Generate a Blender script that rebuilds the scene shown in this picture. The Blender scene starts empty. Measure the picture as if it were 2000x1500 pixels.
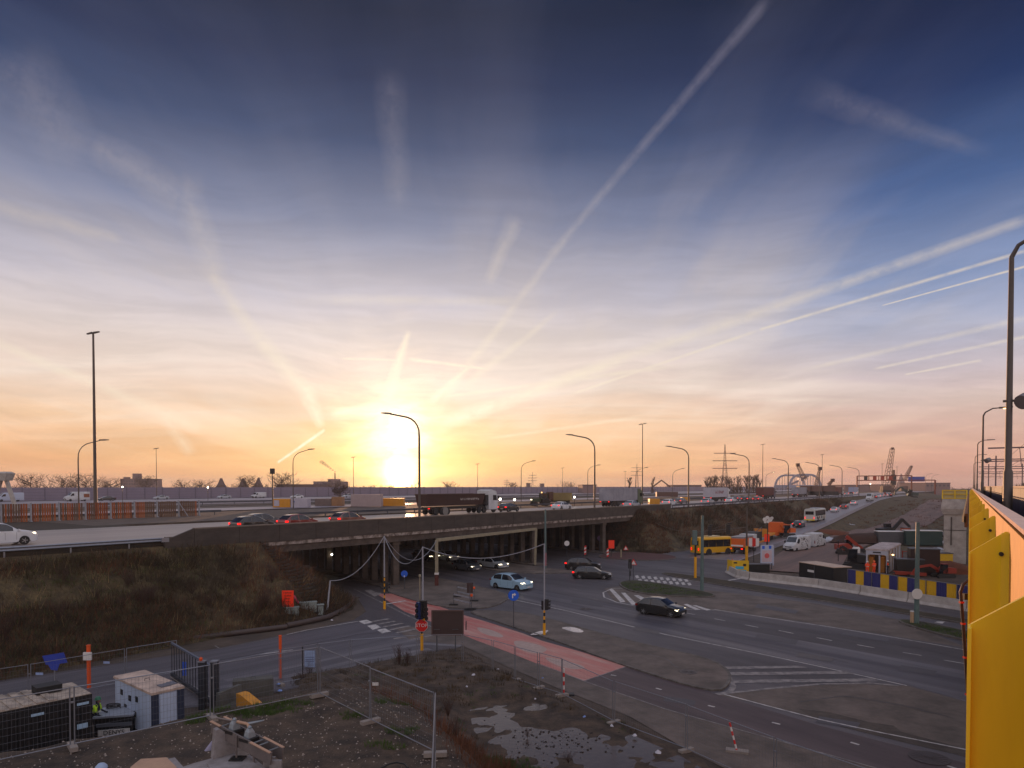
import bpy, math, random
from mathutils import Vector, Matrix, geometry, noise
R=math.radians; random.seed(7)
scn=bpy.context.scene
col=scn.collection
# ------------------------------------------------------------------ camera
F=1333.3; CH=11.0; TH=R(1.3); PY=950+F*math.tan(TH)
cam=bpy.data.objects.new('camera',bpy.data.cameras.new('camera')); col.objects.link(cam); scn.camera=cam
cam.data.sensor_width=36; cam.data.lens=24; cam.data.clip_start=0.1; cam.data.clip_end=9000
cam.data.shift_y=(PY-750)/2000
cam.location=(0,0,CH); cam.rotation_euler=(R(90)-TH,0,0)
def ray(u,v):
    x=(u-1000)/F; y=-(v-PY)/F
    return Vector((x, math.cos(TH)+y*math.sin(TH), -math.sin(TH)+y*math.cos(TH)))
def G(u,v,z=0.0):                       # where a sight line meets the level z
    d=ray(u,v); t=(z-CH)/d.z
    return Vector((d.x*t,d.y*t,z))
def V(u,v,Y):                           # the point of a sight line at distance Y
    d=ray(u,v); t=Y/d.y
    return Vector((d.x*t,Y,CH+d.z*t))
UX,UY=.59,.807
def HW(s,o,z=0.0):                      # along / across the elevated highway
    return Vector((-25.5+UX*s-UY*o,56.7+UY*s+UX*o,z))
HA=math.atan2(UY,UX)
# ------------------------------------------------------------------ sky, sun
SUNV=ray(782,938).normalized()
SUN_EL=R(1.3); SUN_AZ=math.atan2(SUNV.x,SUNV.y)
w=bpy.data.worlds.new('World'); scn.world=w; w.use_nodes=True
nt=w.node_tree; nt.nodes.clear()
def N(t,**k):
    n=nt.nodes.new(t)
    for a,b in k.items(): setattr(n,a,b)
    return n
def L(a,b): nt.links.new(a,b)
def setin(sock,v):
    if hasattr(v,'is_linked') or hasattr(v,'links'): L(v,sock)
    else: sock.default_value=v
def M(op,a,b=0.0,c=None,clamp=False):
    n=N('ShaderNodeMath',operation=op,use_clamp=clamp)
    setin(n.inputs[0],a); setin(n.inputs[1],b)
    if c is not None: setin(n.inputs[2],c)
    return n.outputs[0]
def VM(op,a,b=None,out=0):
    n=N('ShaderNodeVectorMath',operation=op)
    setin(n.inputs[0],a)
    if b is not None:
        if op=='SCALE': setin(n.inputs['Scale'],b)
        else: setin(n.inputs[1],b)
    return n.outputs['Value'] if op in('DOT_PRODUCT','LENGTH') else n.outputs[0]
def MIX(f,a,b,bt='MIX'):
    n=N('ShaderNodeMix',data_type='RGBA',blend_type=bt,clamp_factor=True)
    setin(n.inputs[0],f); setin(n.inputs[6],a); setin(n.inputs[7],b)
    return n.outputs[2]
def lin(c): 
    return tuple(((x/255)/12.92 if x/255<=.04045 else ((x/255+.055)/1.055)**2.4) for x in c)+(1,)
def RAMP(f,stops):
    n=N('ShaderNodeValToRGB'); e=n.color_ramp.elements
    while len(e)>1: e.remove(e[-1])
    e[0].position=stops[0][0]; e[0].color=lin(stops[0][1])
    for p,c in stops[1:]:
        q=e.new(p); q.color=lin(c)
    setin(n.inputs[0],f); return n.outputs[0]
def MR(f,a,b,c=0.0,d=1.0,it='SMOOTHSTEP'):
    n=N('ShaderNodeMapRange',interpolation_type=it)
    setin(n.inputs[0],f); n.inputs[1].default_value=a; n.inputs[2].default_value=b; n.inputs[3].default_value=c; n.inputs[4].default_value=d
    return n.outputs[0]
tc=N('ShaderNodeTexCoord').outputs['Generated']
dirn=VM('NORMALIZE',tc)
sep=N('ShaderNodeSeparateXYZ'); L(dirn,sep.inputs[0]); dx,dy,dz=sep.outputs
el=M('MAXIMUM',dz,0.0)
# gentle waviness so the gradient is not ruler-straight
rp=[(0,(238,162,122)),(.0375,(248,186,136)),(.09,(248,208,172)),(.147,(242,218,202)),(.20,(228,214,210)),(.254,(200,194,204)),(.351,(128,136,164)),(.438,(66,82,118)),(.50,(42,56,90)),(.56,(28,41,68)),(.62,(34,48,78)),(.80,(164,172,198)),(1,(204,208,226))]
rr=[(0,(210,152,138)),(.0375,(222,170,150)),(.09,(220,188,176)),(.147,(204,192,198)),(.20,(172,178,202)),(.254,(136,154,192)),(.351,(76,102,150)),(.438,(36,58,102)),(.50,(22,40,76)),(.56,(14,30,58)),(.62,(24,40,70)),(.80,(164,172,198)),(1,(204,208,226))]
rb=[(0,(244,220,208)),(.06,(248,226,214)),(.2,(240,222,220)),(.45,(222,214,224)),(1,(204,208,226))]  # unseen zenith and sky behind the camera brightened to light the ground
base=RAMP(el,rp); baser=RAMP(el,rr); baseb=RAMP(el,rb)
# horizontal bearing away from the sun
hz=VM('NORMALIZE',VM('MULTIPLY',dirn,(1,1,0)))
sd=VM('DOT_PRODUCT',hz,(math.sin(SUN_AZ),math.cos(SUN_AZ),0))
rt=VM('DOT_PRODUCT',hz,(1,0,0))
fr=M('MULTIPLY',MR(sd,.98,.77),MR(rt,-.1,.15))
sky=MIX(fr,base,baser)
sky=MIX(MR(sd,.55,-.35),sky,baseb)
# a physical sky shares in the colour
nish=N('ShaderNodeTexSky',sky_type='NISHITA',sun_disc=False); nish.sun_elevation=SUN_EL; nish.sun_rotation=SUN_AZ
nish.air_density=1.6; nish.dust_density=2.5; nish.ozone_density=1.2
nsc=VM('SCALE',nish.outputs[0],.012)
sky=MIX(.06,sky,nsc)
# cirrus
den=M('ADD',el,.10)
cp=N('ShaderNodeCombineXYZ'); L(M('DIVIDE',dx,den),cp.inputs[0]); L(M('DIVIDE',dy,den),cp.inputs[1])
def NOISE(vec,scale,detail=6,rough=.6,dist=0.0,out=0):
    n=N('ShaderNodeTexNoise'); L(vec,n.inputs['Vector']); n.inputs['Scale'].default_value=scale
    n.inputs['Detail'].default_value=detail; n.inputs['Roughness'].default_value=rough; n.inputs['Distortion'].default_value=dist
    return n.outputs[out]
def MAP(vec,rot,sc):
    n=N('ShaderNodeMapping'); L(vec,n.inputs[0]); n.inputs['Rotation'].default_value=rot; n.inputs['Scale'].default_value=sc; return n.outputs[0]
wob=VM('SCALE',VM('SUBTRACT',NOISE(cp.outputs[0],.55,3,.5,out=1),(.5,.5,.5)),.55)
cpw=VM('ADD',cp.outputs[0],wob)
c1=NOISE(MAP(cpw,(0,0,R(62)),(1.6,.26,1)),1.0,6,.56)
c2=NOISE(MAP(cpw,(0,0,R(8)),(.20,1.7,1)),1.0,5,.58)
c3=NOISE(MAP(cpw,(0,0,R(-35)),(5.0,.9,1)),.9,2,.5)
big=NOISE(cp.outputs[0],.45,2,.5)
cf=M('MULTIPLY',MR(c1,.42,.60),M('ADD',.72,M('MULTIPLY',c3,.4)))
cf=M('MULTIPLY',cf,MR(big,.35,.66,.25,1.0))
cf2=M('MULTIPLY',MR(c2,.42,.68),M('MULTIPLY',MR(el,.05,.40,1.0,.0),MR(el,.0,.09,.35,1.0)))
cf=M('ADD',cf,M('MULTIPLY',cf2,.9),clamp=True)
cf=M('MULTIPLY',cf,MR(sd,.72,.95,.38,1.0))
cw=MIX(MR(el,.02,.5),MIX(MR(el,.02,.13),lin((250,196,148)),lin((255,238,222))),lin((128,126,146)))
sky=MIX(M('MULTIPLY',cf,MR(el,.22,.52,.66,.2)),sky,cw)
fib=NOISE(MAP(VM('ADD',dirn,VM('SCALE',VM('SUBTRACT',NOISE(dirn,2.2,3,.5,out=1),(.5,.5,.5)),.16)),(0,0,0),(1.8,1.8,15)),2.4,6,.62)
sky=VM('SCALE',sky,M('ADD',1.0,M('MULTIPLY',MR(fib,.34,.66,-.07,.105),MR(el,.02,.5,1.0,.45))))
# contrails and streamers: arcs of great circles between two bearings
wv=VM('SUBTRACT',NOISE(dirn,9.0,4,.65,out=1),(.5,.5,.5))
wfine=NOISE(VM('ADD',MAP(dirn,(0,0,0),(1,1,1)),VM('SCALE',wv,.02)),55.0,4,.72)
def trail(u1,v1,u2,v2,wpx1,wpx2,strength,wave=0.0,cut=.12):
    a=ray(u1,v1).normalized(); b=ray(u2,v2).normalized()
    n=a.cross(b).normalized(); m=(a+b).normalized(); t=n.cross(m).normalized()
    half=math.acos(max(-1,min(1,a.dot(b))))/2
    if a.dot(t)>b.dot(t): t=-t
    d=dirn if wave==0 else VM('ADD',dirn,VM('SCALE',wv,wave))
    x=VM('DOT_PRODUCT',d,tuple(t)); y=M('ABSOLUTE',VM('DOT_PRODUCT',d,tuple(n)))
    u=M('DIVIDE',x,math.sin(half))           # -1..1 along
    wd=M('MULTIPLY_ADD',u,(wpx2-wpx1)/F/2,(wpx1+wpx2)/F/2)
    wd=M('MAXIMUM',wd,.0004)
    prof=M('SUBTRACT',1.0,M('DIVIDE',y,wd),clamp=True)
    prof=M('POWER',prof,.8)
    ends=MR(M('ABSOLUTE',u),1.0-cut,1.0,1.0,0.0)
    fwd=MR(VM('DOT_PRODUCT',dirn,tuple(m)),.3,.4)
    return M('MULTIPLY',M('MULTIPLY',prof,ends),M('MULTIPLY',fwd,strength))
trails=[(1512,-14,1060,515,12,8,.20,.007,.12),(1140,420,850,800,8,12,.26,.008,.25),
 (2040,416,1480,612,10,13,.36,.003,.2),(1640,558,1130,728,12,13,.36,.006,.2),(1250,690,830,840,12,20,.5,.008,.3),
 (2030,482,1480,645,3.5,3.5,.55,.001,.04),(1490,642,1110,772,4,3,.42,.002,.15),
 (2030,513,1722,597,2.5,1.2,.75,0,.02),(2040,614,1560,724,6,5,.26,.003,.25),
 (2040,650,1700,722,4,3,.34,.002,.15),(1920,703,1765,732,3,2,.4,0,.1),
 (-40,655,190,752,10,10,.34,.006,.1),(180,748,400,842,10,18,.28,.01,.3),(310,800,380,895,12,14,.25,.012,.4),
 (150,270,372,395,30,34,.20,.03,.35),(350,330,425,560,34,26,.22,.03,.35),(400,520,520,680,14,18,.32,.014,.3),(505,660,600,770,16,22,.36,.012,.2),(592,750,628,838,22,9,.5,.008,.25),
 (540,905,636,838,3,4,.75,.001,.1),(-30,395,240,470,16,10,.26,.012,.2),(0,80,160,330,60,50,.16,.03,.5),
 (760,120,782,430,30,26,.11,.03,.4),(1010,415,950,560,22,12,.26,.012,.3),(800,640,752,800,7,18,.6,.012,.2),(765,760,735,900,14,26,.55,.014,.3),(930,705,835,790,4,12,.55,.006,.3),(1100,600,900,760,6,12,.26,.008,.3),
 (560,585,1060,588,12,10,.22,.006,.4),(660,700,800,704,3,3,.5,.002,.3),(790,700,960,722,5,3,.6,.002,.3),(830,780,1340,712,5,6,.36,.004,.3),(930,860,1280,810,4,5,.26,.003,.4),
 (1550,170,1950,310,30,10,.12,.02,.5),(640,810,800,780,8,12,.5,.008,.3),
 ]
tf=None
for a in trails:
    q=trail(*a); tf=q if tf is None else M('MAXIMUM',tf,q)
tf=M('MINIMUM',M("MULTIPLY",tf,MR(wfine,.32,.62,.78,1.4)),.9)
tcol=MIX(MR(el,.03,.52),lin((255,240,214)),lin((146,140,158)))
# glow of the sun through the thin cloud
ang=M('ARCCOSINE',M('MINIMUM',VM('DOT_PRODUCT',dirn,tuple(SUNV)),.999999))
# taller than wide
side=M('ABSOLUTE',VM('DOT_PRODUCT',dirn,(math.cos(SUN_AZ),-math.sin(SUN_AZ),0)))
ang2=M('SUBTRACT',M('MULTIPLY',ang,1.0),M('MULTIPLY',M('SUBTRACT',M('MAXIMUM',ang,side),side),.22))
sky=MIX(M('MULTIPLY',M('POWER',2.71828,M('DIVIDE',ang,-R(11))),MR(el,.01,.16,.85,0.0)),sky,lin((255,206,104)))
def glow(colr,width,pw=1.0):
    e=M('POWER',2.71828,M('MULTIPLY',M('POWER',M('DIVIDE',ang2,R(width)),pw),-1.0))
    return VM('SCALE',colr,e)
cl=MR(NOISE(MAP(dirn,(0,0,0),(5,1,15)),2.6,5,.6,.5),.34,.66,.5,1.45)
g=VM('ADD',glow((.40,.33,.25),7.6,1.0),VM('SCALE',glow((.70,.36,.0),6.0,1.0),MR(el,.0,.13,1.0,0.0)))
g=VM('ADD',g,VM('SCALE',glow((1.15,.72,.26),3.3,1.1),cl))
ang3=M('ARCCOSINE',M('MINIMUM',VM('DOT_PRODUCT',dirn,tuple(ray(776,852).normalized())),.999999))
g=VM('ADD',g,VM('SCALE',(1.1,.95,.72),M('MULTIPLY',M('POWER',2.71828,M('MULTIPLY',M('POWER',M('DIVIDE',ang3,R(2.3)),1.6),-1.0)),cl)))
g=VM('ADD',g,glow((60,34,10),.45,1.0))
sky=VM('ADD',sky,g)
# thin cloud and trails brighten towards the sun and fan out from it
pxx=VM('DOT_PRODUCT',dirn,(math.cos(SUN_AZ),-math.sin(SUN_AZ),0)); pyy=M('SUBTRACT',dz,SUNV.z-.02)
th_=M('ARCTAN2',pxx,M('MAXIMUM',pyy,.002))
fc=N('ShaderNodeCombineXYZ'); L(M('MULTIPLY',th_,3.4),fc.inputs[0]); L(M('MULTIPLY',ang,1.6),fc.inputs[1])
fan=MR(NOISE(fc.outputs[0],1.1,3,.5,.2),.44,.74)
fanw=M('MULTIPLY',fan,M('MULTIPLY',M('POWER',2.71828,M('MULTIPLY',ang,-1/R(12))),.22))
sky=VM('ADD',sky,VM('SCALE',(.42,.35,.27),fanw))
sky=MIX(tf,sky,VM('ADD',tcol,glow((.9,.72,.46),9.0,1.0)))
# below the horizon the earth goes on
sky=MIX(MR(dz,-.004,-.02),sky,lin((70,58,56)))
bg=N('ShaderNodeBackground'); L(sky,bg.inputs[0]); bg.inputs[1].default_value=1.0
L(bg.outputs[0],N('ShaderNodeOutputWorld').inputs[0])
w.cycles.sampling_method='MANUAL'; w.cycles.sample_map_resolution=512
sl=bpy.data.lights.new('sun','SUN'); sl.energy=4.5; sl.angle=R(1.0); sl.color=(1,.52,.26)
so_=bpy.data.objects.new('sun',sl); col.objects.link(so_)
sdv=Vector((math.sin(SUN_AZ)*math.cos(SUN_EL),math.cos(SUN_AZ)*math.cos(SUN_EL),math.sin(SUN_EL)))
so_.rotation_euler=(-sdv).to_track_quat('-Z','Y').to_euler(); so_.location=(0,0,60)
vs=scn.view_settings; scn.display_settings.display_device='sRGB'
vs.view_transform='Standard'; vs.look='None'; vs.exposure=0; vs.gamma=1; vs.use_curve_mapping=False
scn.render.engine='CYCLES'
# ------------------------------------------------------------------ materials
MATS={}
def mat(name,c,rough=.7,var=0.0,scale=3.0,c2=None,bump=0.0,metal=0.0,emit=0.0,spec=.5,stretch=(1,1,1),detail=6,bscale=None,coat=0.0,rot=0.0,cut=(.35,.65),rvar=0.0,world=False):
    if name in MATS: return MATS[name]
    m=bpy.data.materials.new(name); m.use_nodes=True; t=m.node_tree; b=t.nodes['Principled BSDF']
    MATS[name]=m
    c=lin(c) if max(c)>1 else tuple(c)+(1,)
    b.inputs['Base Color'].default_value=c; b.inputs['Roughness'].default_value=rough; b.inputs['Metallic'].default_value=metal
    b.inputs['Specular IOR Level'].default_value=spec
    if coat: b.inputs['Coat Weight'].default_value=coat; b.inputs['Coat Roughness'].default_value=.08
    m.diffuse_color=c
    if emit:
        b.inputs['Emission Color'].default_value=c; b.inputs['Emission Strength'].default_value=emit
    if var or c2 or bump or rvar:
        co=t.nodes.new('ShaderNodeTexCoord'); mp=t.nodes.new('ShaderNodeMapping')
        t.links.new((t.nodes.new('ShaderNodeNewGeometry').outputs['Position'] if world else co.outputs['Object']),mp.inputs[0]); mp.vector_type='TEXTURE'; mp.inputs['Scale'].default_value=tuple(1/k for k in stretch); mp.inputs['Rotation'].default_value=(0,0,rot)
        no=t.nodes.new('ShaderNodeTexNoise'); t.links.new(mp.outputs[0],no.inputs['Vector']); no.inputs['Scale'].default_value=scale; no.inputs['Detail'].default_value=detail; no.inputs['Roughness'].default_value=.62
        if var or c2:
            k=lin(c2) if c2 else tuple(x*(1-var) for x in c[:3])+(1,)
            mr=t.nodes.new('ShaderNodeMapRange'); t.links.new(no.outputs[0],mr.inputs[0]); mr.inputs[1].default_value=cut[0]; mr.inputs[2].default_value=cut[1]
            mx=t.nodes.new('ShaderNodeMix'); mx.data_type='RGBA'; t.links.new(mr.outputs[0],mx.inputs[0]); mx.inputs[6].default_value=c; mx.inputs[7].default_value=k
            last=mx.outputs[2]
            if var:   # a second, finer grain
                n2=t.nodes.new('ShaderNodeTexNoise'); t.links.new(mp.outputs[0],n2.inputs['Vector']); n2.inputs['Scale'].default_value=scale*7.3; n2.inputs['Detail'].default_value=5
                m2=t.nodes.new('ShaderNodeMapRange'); t.links.new(n2.outputs[0],m2.inputs[0]); m2.inputs[1].default_value=.3; m2.inputs[2].default_value=.7; m2.inputs[3].default_value=1-var*.6; m2.inputs[4].default_value=1+var*.4
                vm=t.nodes.new('ShaderNodeVectorMath'); vm.operation='SCALE'; t.links.new(last,vm.inputs[0]); t.links.new(m2.outputs[0],vm.inputs['Scale']); last=vm.outputs[0]
            t.links.new(last,b.inputs['Base Color'])
        if rvar:
            m3=t.nodes.new('ShaderNodeMapRange'); t.links.new(no.outputs[0],m3.inputs[0]); m3.inputs[1].default_value=.35; m3.inputs[2].default_value=.65; m3.inputs[3].default_value=max(0.03,rough-rvar); m3.inputs[4].default_value=rough+rvar
            t.links.new(m3.outputs[0],b.inputs['Roughness'])
        if bump:
            bn=t.nodes.new('ShaderNodeTexNoise'); t.links.new(mp.outputs[0],bn.inputs['Vector']); bn.inputs['Scale'].default_value=bscale or scale*4; bn.inputs['Detail'].default_value=8
            bp=t.nodes.new('ShaderNodeBump'); bp.inputs['Strength'].default_value=min(1,bump); bp.inputs['Distance'].default_value=.05*max(1,bump); t.links.new(bn.outputs[0],bp.inputs['Height']); t.links.new(bp.outputs[0],b.inputs['Normal'])
    return m
# ------------------------------------------------------------------ mesh building
class MB:
    def __init__(s): s.v=[]; s.f=[]
    def add(s,vs,fs):
        k=len(s.v); s.v+= [tuple(p) for p in vs]; s.f+=[tuple(i+k for i in f) for f in fs]; return s
    def box(s,c,d,rz=0.0,m=None):
        x,y,z=d[0]/2,d[1]/2,d[2]/2; q=[(-x,-y,-z),(x,-y,-z),(x,y,-z),(-x,y,-z),(-x,-y,z),(x,-y,z),(x,y,z),(-x,y,z)]
        cs,sn=math.cos(rz),math.sin(rz)
        if m is not None: q=[m@Vector(p) for p in q]
        q=[(c[0]+p[0]*cs-p[1]*sn,c[1]+p[0]*sn+p[1]*cs,c[2]+p[2]) for p in q]
        return s.add(q,[(3,2,1,0),(4,5,6,7),(0,1,5,4),(1,2,6,5),(2,3,7,6),(3,0,4,7)])
    def bbox(s,x0,x1,y0,y1,z0,z1): return s.box(((x0+x1)/2,(y0+y1)/2,(z0+z1)/2),(x1-x0,y1-y0,z1-z0))
    def bar(s,a,b,w,h=None,up=(0,0,1)):
        a,b=Vector(a),Vector(b); h=h or w; d=(b-a).normalized(); u=Vector(up)
        if abs(d.dot(u))>.98: u=Vector((1,0,0))
        x=d.cross(u).normalized(); y=x.cross(d).normalized(); o=[(-1,-1),(1,-1),(1,1),(-1,1)]
        q=[p+x*(i*w/2)+y*(j*h/2) for p in (a,b) for i,j in o]
        return s.add(q,[(0,1,2,3),(7,6,5,4),(0,4,5,1),(1,5,6,2),(2,6,7,3),(3,7,4,0)])
    def tube(s,pts,r,n=8,cap=True):
        pts=[Vector(p) for p in pts]; rs=r if isinstance(r,(list,tuple)) else [r]*len(pts); rings=[]; px=None
        for i,p in enumerate(pts):
            d=(pts[min(i+1,len(pts)-1)]-pts[max(i-1,0)])
            d=d.normalized() if d.length>1e-9 else Vector((0,0,1))
            if px is None:
                u=Vector((0,0,1)) if abs(d.z)<.9 else Vector((1,0,0)); px=d.cross(u).normalized()
            else:
                px=(px-d*px.dot(d)); px=px.normalized() if px.length>1e-6 else d.orthogonal().normalized()
            y=d.cross(px)
            rings.append([p+px*(rs[i]*math.cos(2*math.pi*k/n))+y*(rs[i]*math.sin(2*math.pi*k/n)) for k in range(n)])
        return s.loft(rings,cap)
    def loft(s,rings,cap=True,closed=True):
        n=len(rings[0]); vs=[p for r in rings for p in r]; fs=[]
        for i in range(len(rings)-1):
            for k in range(n if closed else n-1):
                a=i*n+k; b=i*n+(k+1)%n; fs.append((a,b,b+n,a+n))
        if cap: fs.append(tuple(range(n-1,-1,-1))); m=(len(rings)-1)*n; fs.append(tuple(m+k for k in range(n)))
        return s.add(vs,fs)
    def cyl(s,a,b,r,r2=None,n=12): return s.tube([a,b],[r,r if r2 is None else r2],n)
    def lathe(s,prof,c=(0,0,0),n=16,axis='z'):
        rings=[]
        for r,h in prof:
            ring=[]
            for k in range(n):
                t=2*math.pi*k/n; a,b=r*math.cos(t),r*math.sin(t)
                ring.append({'z':(c[0]+a,c[1]+b,c[2]+h),'y':(c[0]+a,c[1]+h,c[2]+b),'x':(c[0]+h,c[1]+a,c[2]+b)}[axis])
            rings.append(ring)
        return s.loft(rings)
    def poly(s,pts,z=None):
        p=[Vector((q[0],q[1],q[2] if z is None else z)) for q in pts]
        tr=geometry.tessellate_polygon([[Vector((q.x,q.y,0)) for q in p]])
        fs=[]
        for a,b,c in tr:
            nz=(p[b]-p[a]).cross(p[c]-p[a]).z
            fs.append((a,b,c) if nz>0 else (c,b,a))
        return s.add(p,fs)
    def prism(s,pts,z0,z1):
        p=[(q[0],q[1]) for q in pts]; n=len(p)
        area=sum(p[i][0]*p[(i+1)%n][1]-p[(i+1)%n][0]*p[i][1] for i in range(n))
        if area<0: p=p[::-1]
        tr=geometry.tessellate_polygon([[Vector((q[0],q[1],0)) for q in p]])
        vs=[(x,y,z0) for x,y in p]+[(x,y,z1) for x,y in p]; fs=[]
        for a,b,c in tr:
            nz=(p[b][0]-p[a][0])*(p[c][1]-p[a][1])-(p[b][1]-p[a][1])*(p[c][0]-p[a][0])
            t=(a,b,c) if nz>0 else (c,b,a); fs.append(tuple(i+n for i in t)); fs.append(t[::-1])
        fs+=[(i,(i+1)%n,(i+1)%n+n,i+n) for i in range(n)]
        return s.add(vs,fs)
    def plate(s,pts2,o,ax,ay,th):          # an outline in the plane (ax,ay) at o, with thickness
        o,ax,ay=Vector(o),Vector(ax),Vector(ay); nn=ax.cross(ay).normalized(); n=len(pts2)
        tr=geometry.tessellate_polygon([[Vector((a,b,0)) for a,b in pts2]])
        f=[o+ax*a+ay*b+nn*(th/2) for a,b in pts2]; bk=[p-nn*th for p in f]; fs=[]
        ar=sum(pts2[i][0]*pts2[(i+1)%n][1]-pts2[(i+1)%n][0]*pts2[i][1] for i in range(n))
        for a,b,c in tr:
            z=(pts2[b][0]-pts2[a][0])*(pts2[c][1]-pts2[a][1])-(pts2[b][1]-pts2[a][1])*(pts2[c][0]-pts2[a][0])
            t=(a,b,c) if z>0 else (c,b,a); fs.append(t); fs.append(tuple(i+n for i in t[::-1]))
        for i in range(n):
            j=(i+1)%n; q=(i,i+n,j+n,j); fs.append(q if ar>0 else q[::-1])
        return s.add(f+bk,fs)
    def mesh(s,name,smooth=None):
        me=bpy.data.meshes.new(name); me.from_pydata(s.v,[],s.f)
        if smooth:
            me.polygons.foreach_set('use_smooth',[True]*len(me.polygons)); me.set_sharp_from_angle(angle=R(smooth))
        me.update(); return me
def T(name,label,cat,loc=(0,0,0),rz=0.0,group=None):
    o=bpy.data.objects.new(name,None); col.objects.link(o); o.location=loc; o.rotation_euler=(0,0,rz); o.empty_display_size=.3
    tag(o,label,cat,group); return o
def tag(o,label=None,cat=None,group=None,kind=None):
    if label: o['label']=label
    if cat: o['category']=cat
    if group: o['group']=group
    if kind: o['kind']=kind
    return o
def inv(par):
    return (Matrix.Translation(par.location)@par.rotation_euler.to_matrix().to_4x4()).inverted()
def P(name,mb,m,parent=None,smooth=None,world=False,kind=None,label=None):
    me=mb if isinstance(mb,bpy.types.Mesh) else None
    if me is None:
        if world and parent is not None:
            r=parent
            while r.parent: r=r.parent
            iv=inv(r); mb.v=[tuple(iv@Vector(p)) for p in mb.v]
        me=mb.mesh(name,smooth)
    if m is not None and not me.materials: me.materials.append(m)
    o=bpy.data.objects.new(name,me); col.objects.link(o)
    if m is not None and me.materials[0]!=m:
        o.material_slots[0].link='OBJECT'; o.material_slots[0].material=m
    if parent is not None: o.parent=parent
    if kind: o['kind']=kind
    if label: o['label']=label
    return o
def S(name,mb,m,smooth=None,parent=None): return P(name,mb,m,parent,smooth,kind='structure' if parent is None else None)
def kids(o): return [c for c in col.objects if c.parent==o]
CH_={}
def dup(o,loc,rz=None,label=None,group=None,mats=None):
    def cp(x,par):
        c=x.copy(); col.objects.link(c); c.parent=par
        if mats and x.name.split('.')[0] in mats and c.material_slots:
            c.material_slots[0].link='OBJECT'; c.material_slots[0].material=mats[x.name.split('.')[0]]
        for ch in x.children: cp(ch,c)
        return c
    c=cp(o,None); c.location=loc
    if rz is not None: c.rotation_euler=(c.rotation_euler[0],c.rotation_euler[1],rz)
    if label: c['label']=label
    if group: c['group']=group
    return c
FONT=None
def text(body,m,parent,size,mtx,name='lettering',th=.004,align='CENTER'):
    cu=bpy.data.curves.new(name,'FONT'); cu.body=body; cu.size=size; cu.extrude=th; cu.align_x=align; cu.align_y='CENTER'; cu.resolution_u=2
    tmp=bpy.data.objects.new('tmp',cu); dg=bpy.context.evaluated_depsgraph_get()
    me=bpy.data.meshes.new_from_object(tmp.evaluated_get(dg)) if False else tmp.to_mesh()
    me2=me.copy(); me2.name=name; tmp.to_mesh_clear(); bpy.data.objects.remove(tmp); bpy.data.curves.remove(cu)
    me2.transform(mtx); me2.materials.clear(); me2.materials.append(m)
    o=bpy.data.objects.new(name,me2); col.objects.link(o)
    if parent is not None: o.parent=parent
    return o
def strokes(parent,m,n,w,h,mtx,seed=1):      # print too small to read in the photograph: letter-sized marks
    r_=random.Random(seed); k=MB(); s=w/n
    for i in range(n):
        x=-w/2+i*s; hh=h*r_.uniform(.8,1)
        k.bbox(x+s*.1,x+s*.32,-h/2,-h/2+hh,-.004,.004); k.bbox(x+s*.32,x+s*.8,-h/2+hh*r_.choice((.0,.4,.75)),-h/2+hh*r_.choice((.2,.6,.95))+.01,-.004,.004)
    k.v=[tuple(mtx@Vector(p)) for p in k.v]
    return P('faint_print',k,m,parent,kind='stuff')
def facing(loc,ax,up=(0,0,1)):             # letters read along ax, standing along up
    ax=Vector(ax).normalized(); up=Vector(up).normalized(); n=ax.cross(up)
    m=Matrix((ax,up,n)).transposed().to_4x4(); m.translation=Vector(loc); return m
def pxs(l,z=0.0): return [G(a,b,z) for a,b in l]
# ================================================================== SETTING
def cl(x,a=0.0,b=1.0): return max(a,min(b,x))
def ss(x): x=cl(x); return x*x*(3-2*x)
def pdist(x,y,poly):                       # signed distance to a polygon, negative inside
    d=1e9; ins=False; n=len(poly)
    for i in range(n):
        ax,ay=poly[i]; bx,by=poly[(i+1)%n]
        ex,ey=bx-ax,by-ay; t=cl(((x-ax)*ex+(y-ay)*ey)/(ex*ex+ey*ey+1e-9))
        d=min(d,math.hypot(x-ax-ex*t,y-ay-ey*t))
        if (ay>y)!=(by>y) and x<(bx-ax)*(y-ay)/(by-ay)+ax: ins=not ins
    return -d if ins else d
def fbm(x,y,s,seed=0.0):
    return noise.fractal(Vector((x*s,y*s,seed)),1.0,2.0,4)
HZ=6.7; HT=6.35
soil=mat('soil',(89,75,64),.95,.35,.35,(64,54,46),bump=.8,bscale=9)
mud=mat('mud',(83,73,65),.8,.3,.6,(57,49,44),bump=.6,bscale=12)
asph=mat('asphalt',(83,77,80),.6,.16,.12,(67,62,64),bump=.25,bscale=60,rvar=.14,stretch=(.3,1.3,1),rot=R(129.3))
asph2=mat('asphalt_lane_worn',(94,89,93),.48,.14,.25,(64,60,67),bump=.2,bscale=60,rvar=.12,stretch=(.06,1.8,1),rot=R(127))
asph3=mat('asphalt_left_lane',(100,96,101),.5,.14,.35,(78,74,79),bump=.2,bscale=60,rvar=.12,stretch=(.08,1.6,1),rot=HA-R(4))
dusty=mat('dusty_pavement',(112,99,91),.8,.22,.5,(81,72,65),bump=.4,bscale=30)
redp=mat('red_cycle_surface',(176,94,86),.5,.22,1.6,(186,142,130),bump=.2,bscale=40,rvar=.15,stretch=(.12,.9,1),rot=R(127),cut=(.42,.62))
redd=mat('old_red_asphalt',(83,67,67),.62,.15,.3,(65,54,56),bump=.2,bscale=50,rvar=.1,stretch=(.2,1.2,1),rot=R(126))
kerbm=mat('kerb_concrete',(112,105,99),.85,.25,2,(78,72,67))
paint=mat('road_paint',(196,190,186),.6,.2,2.5,(120,114,112),cut=(.45,.7))
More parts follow.
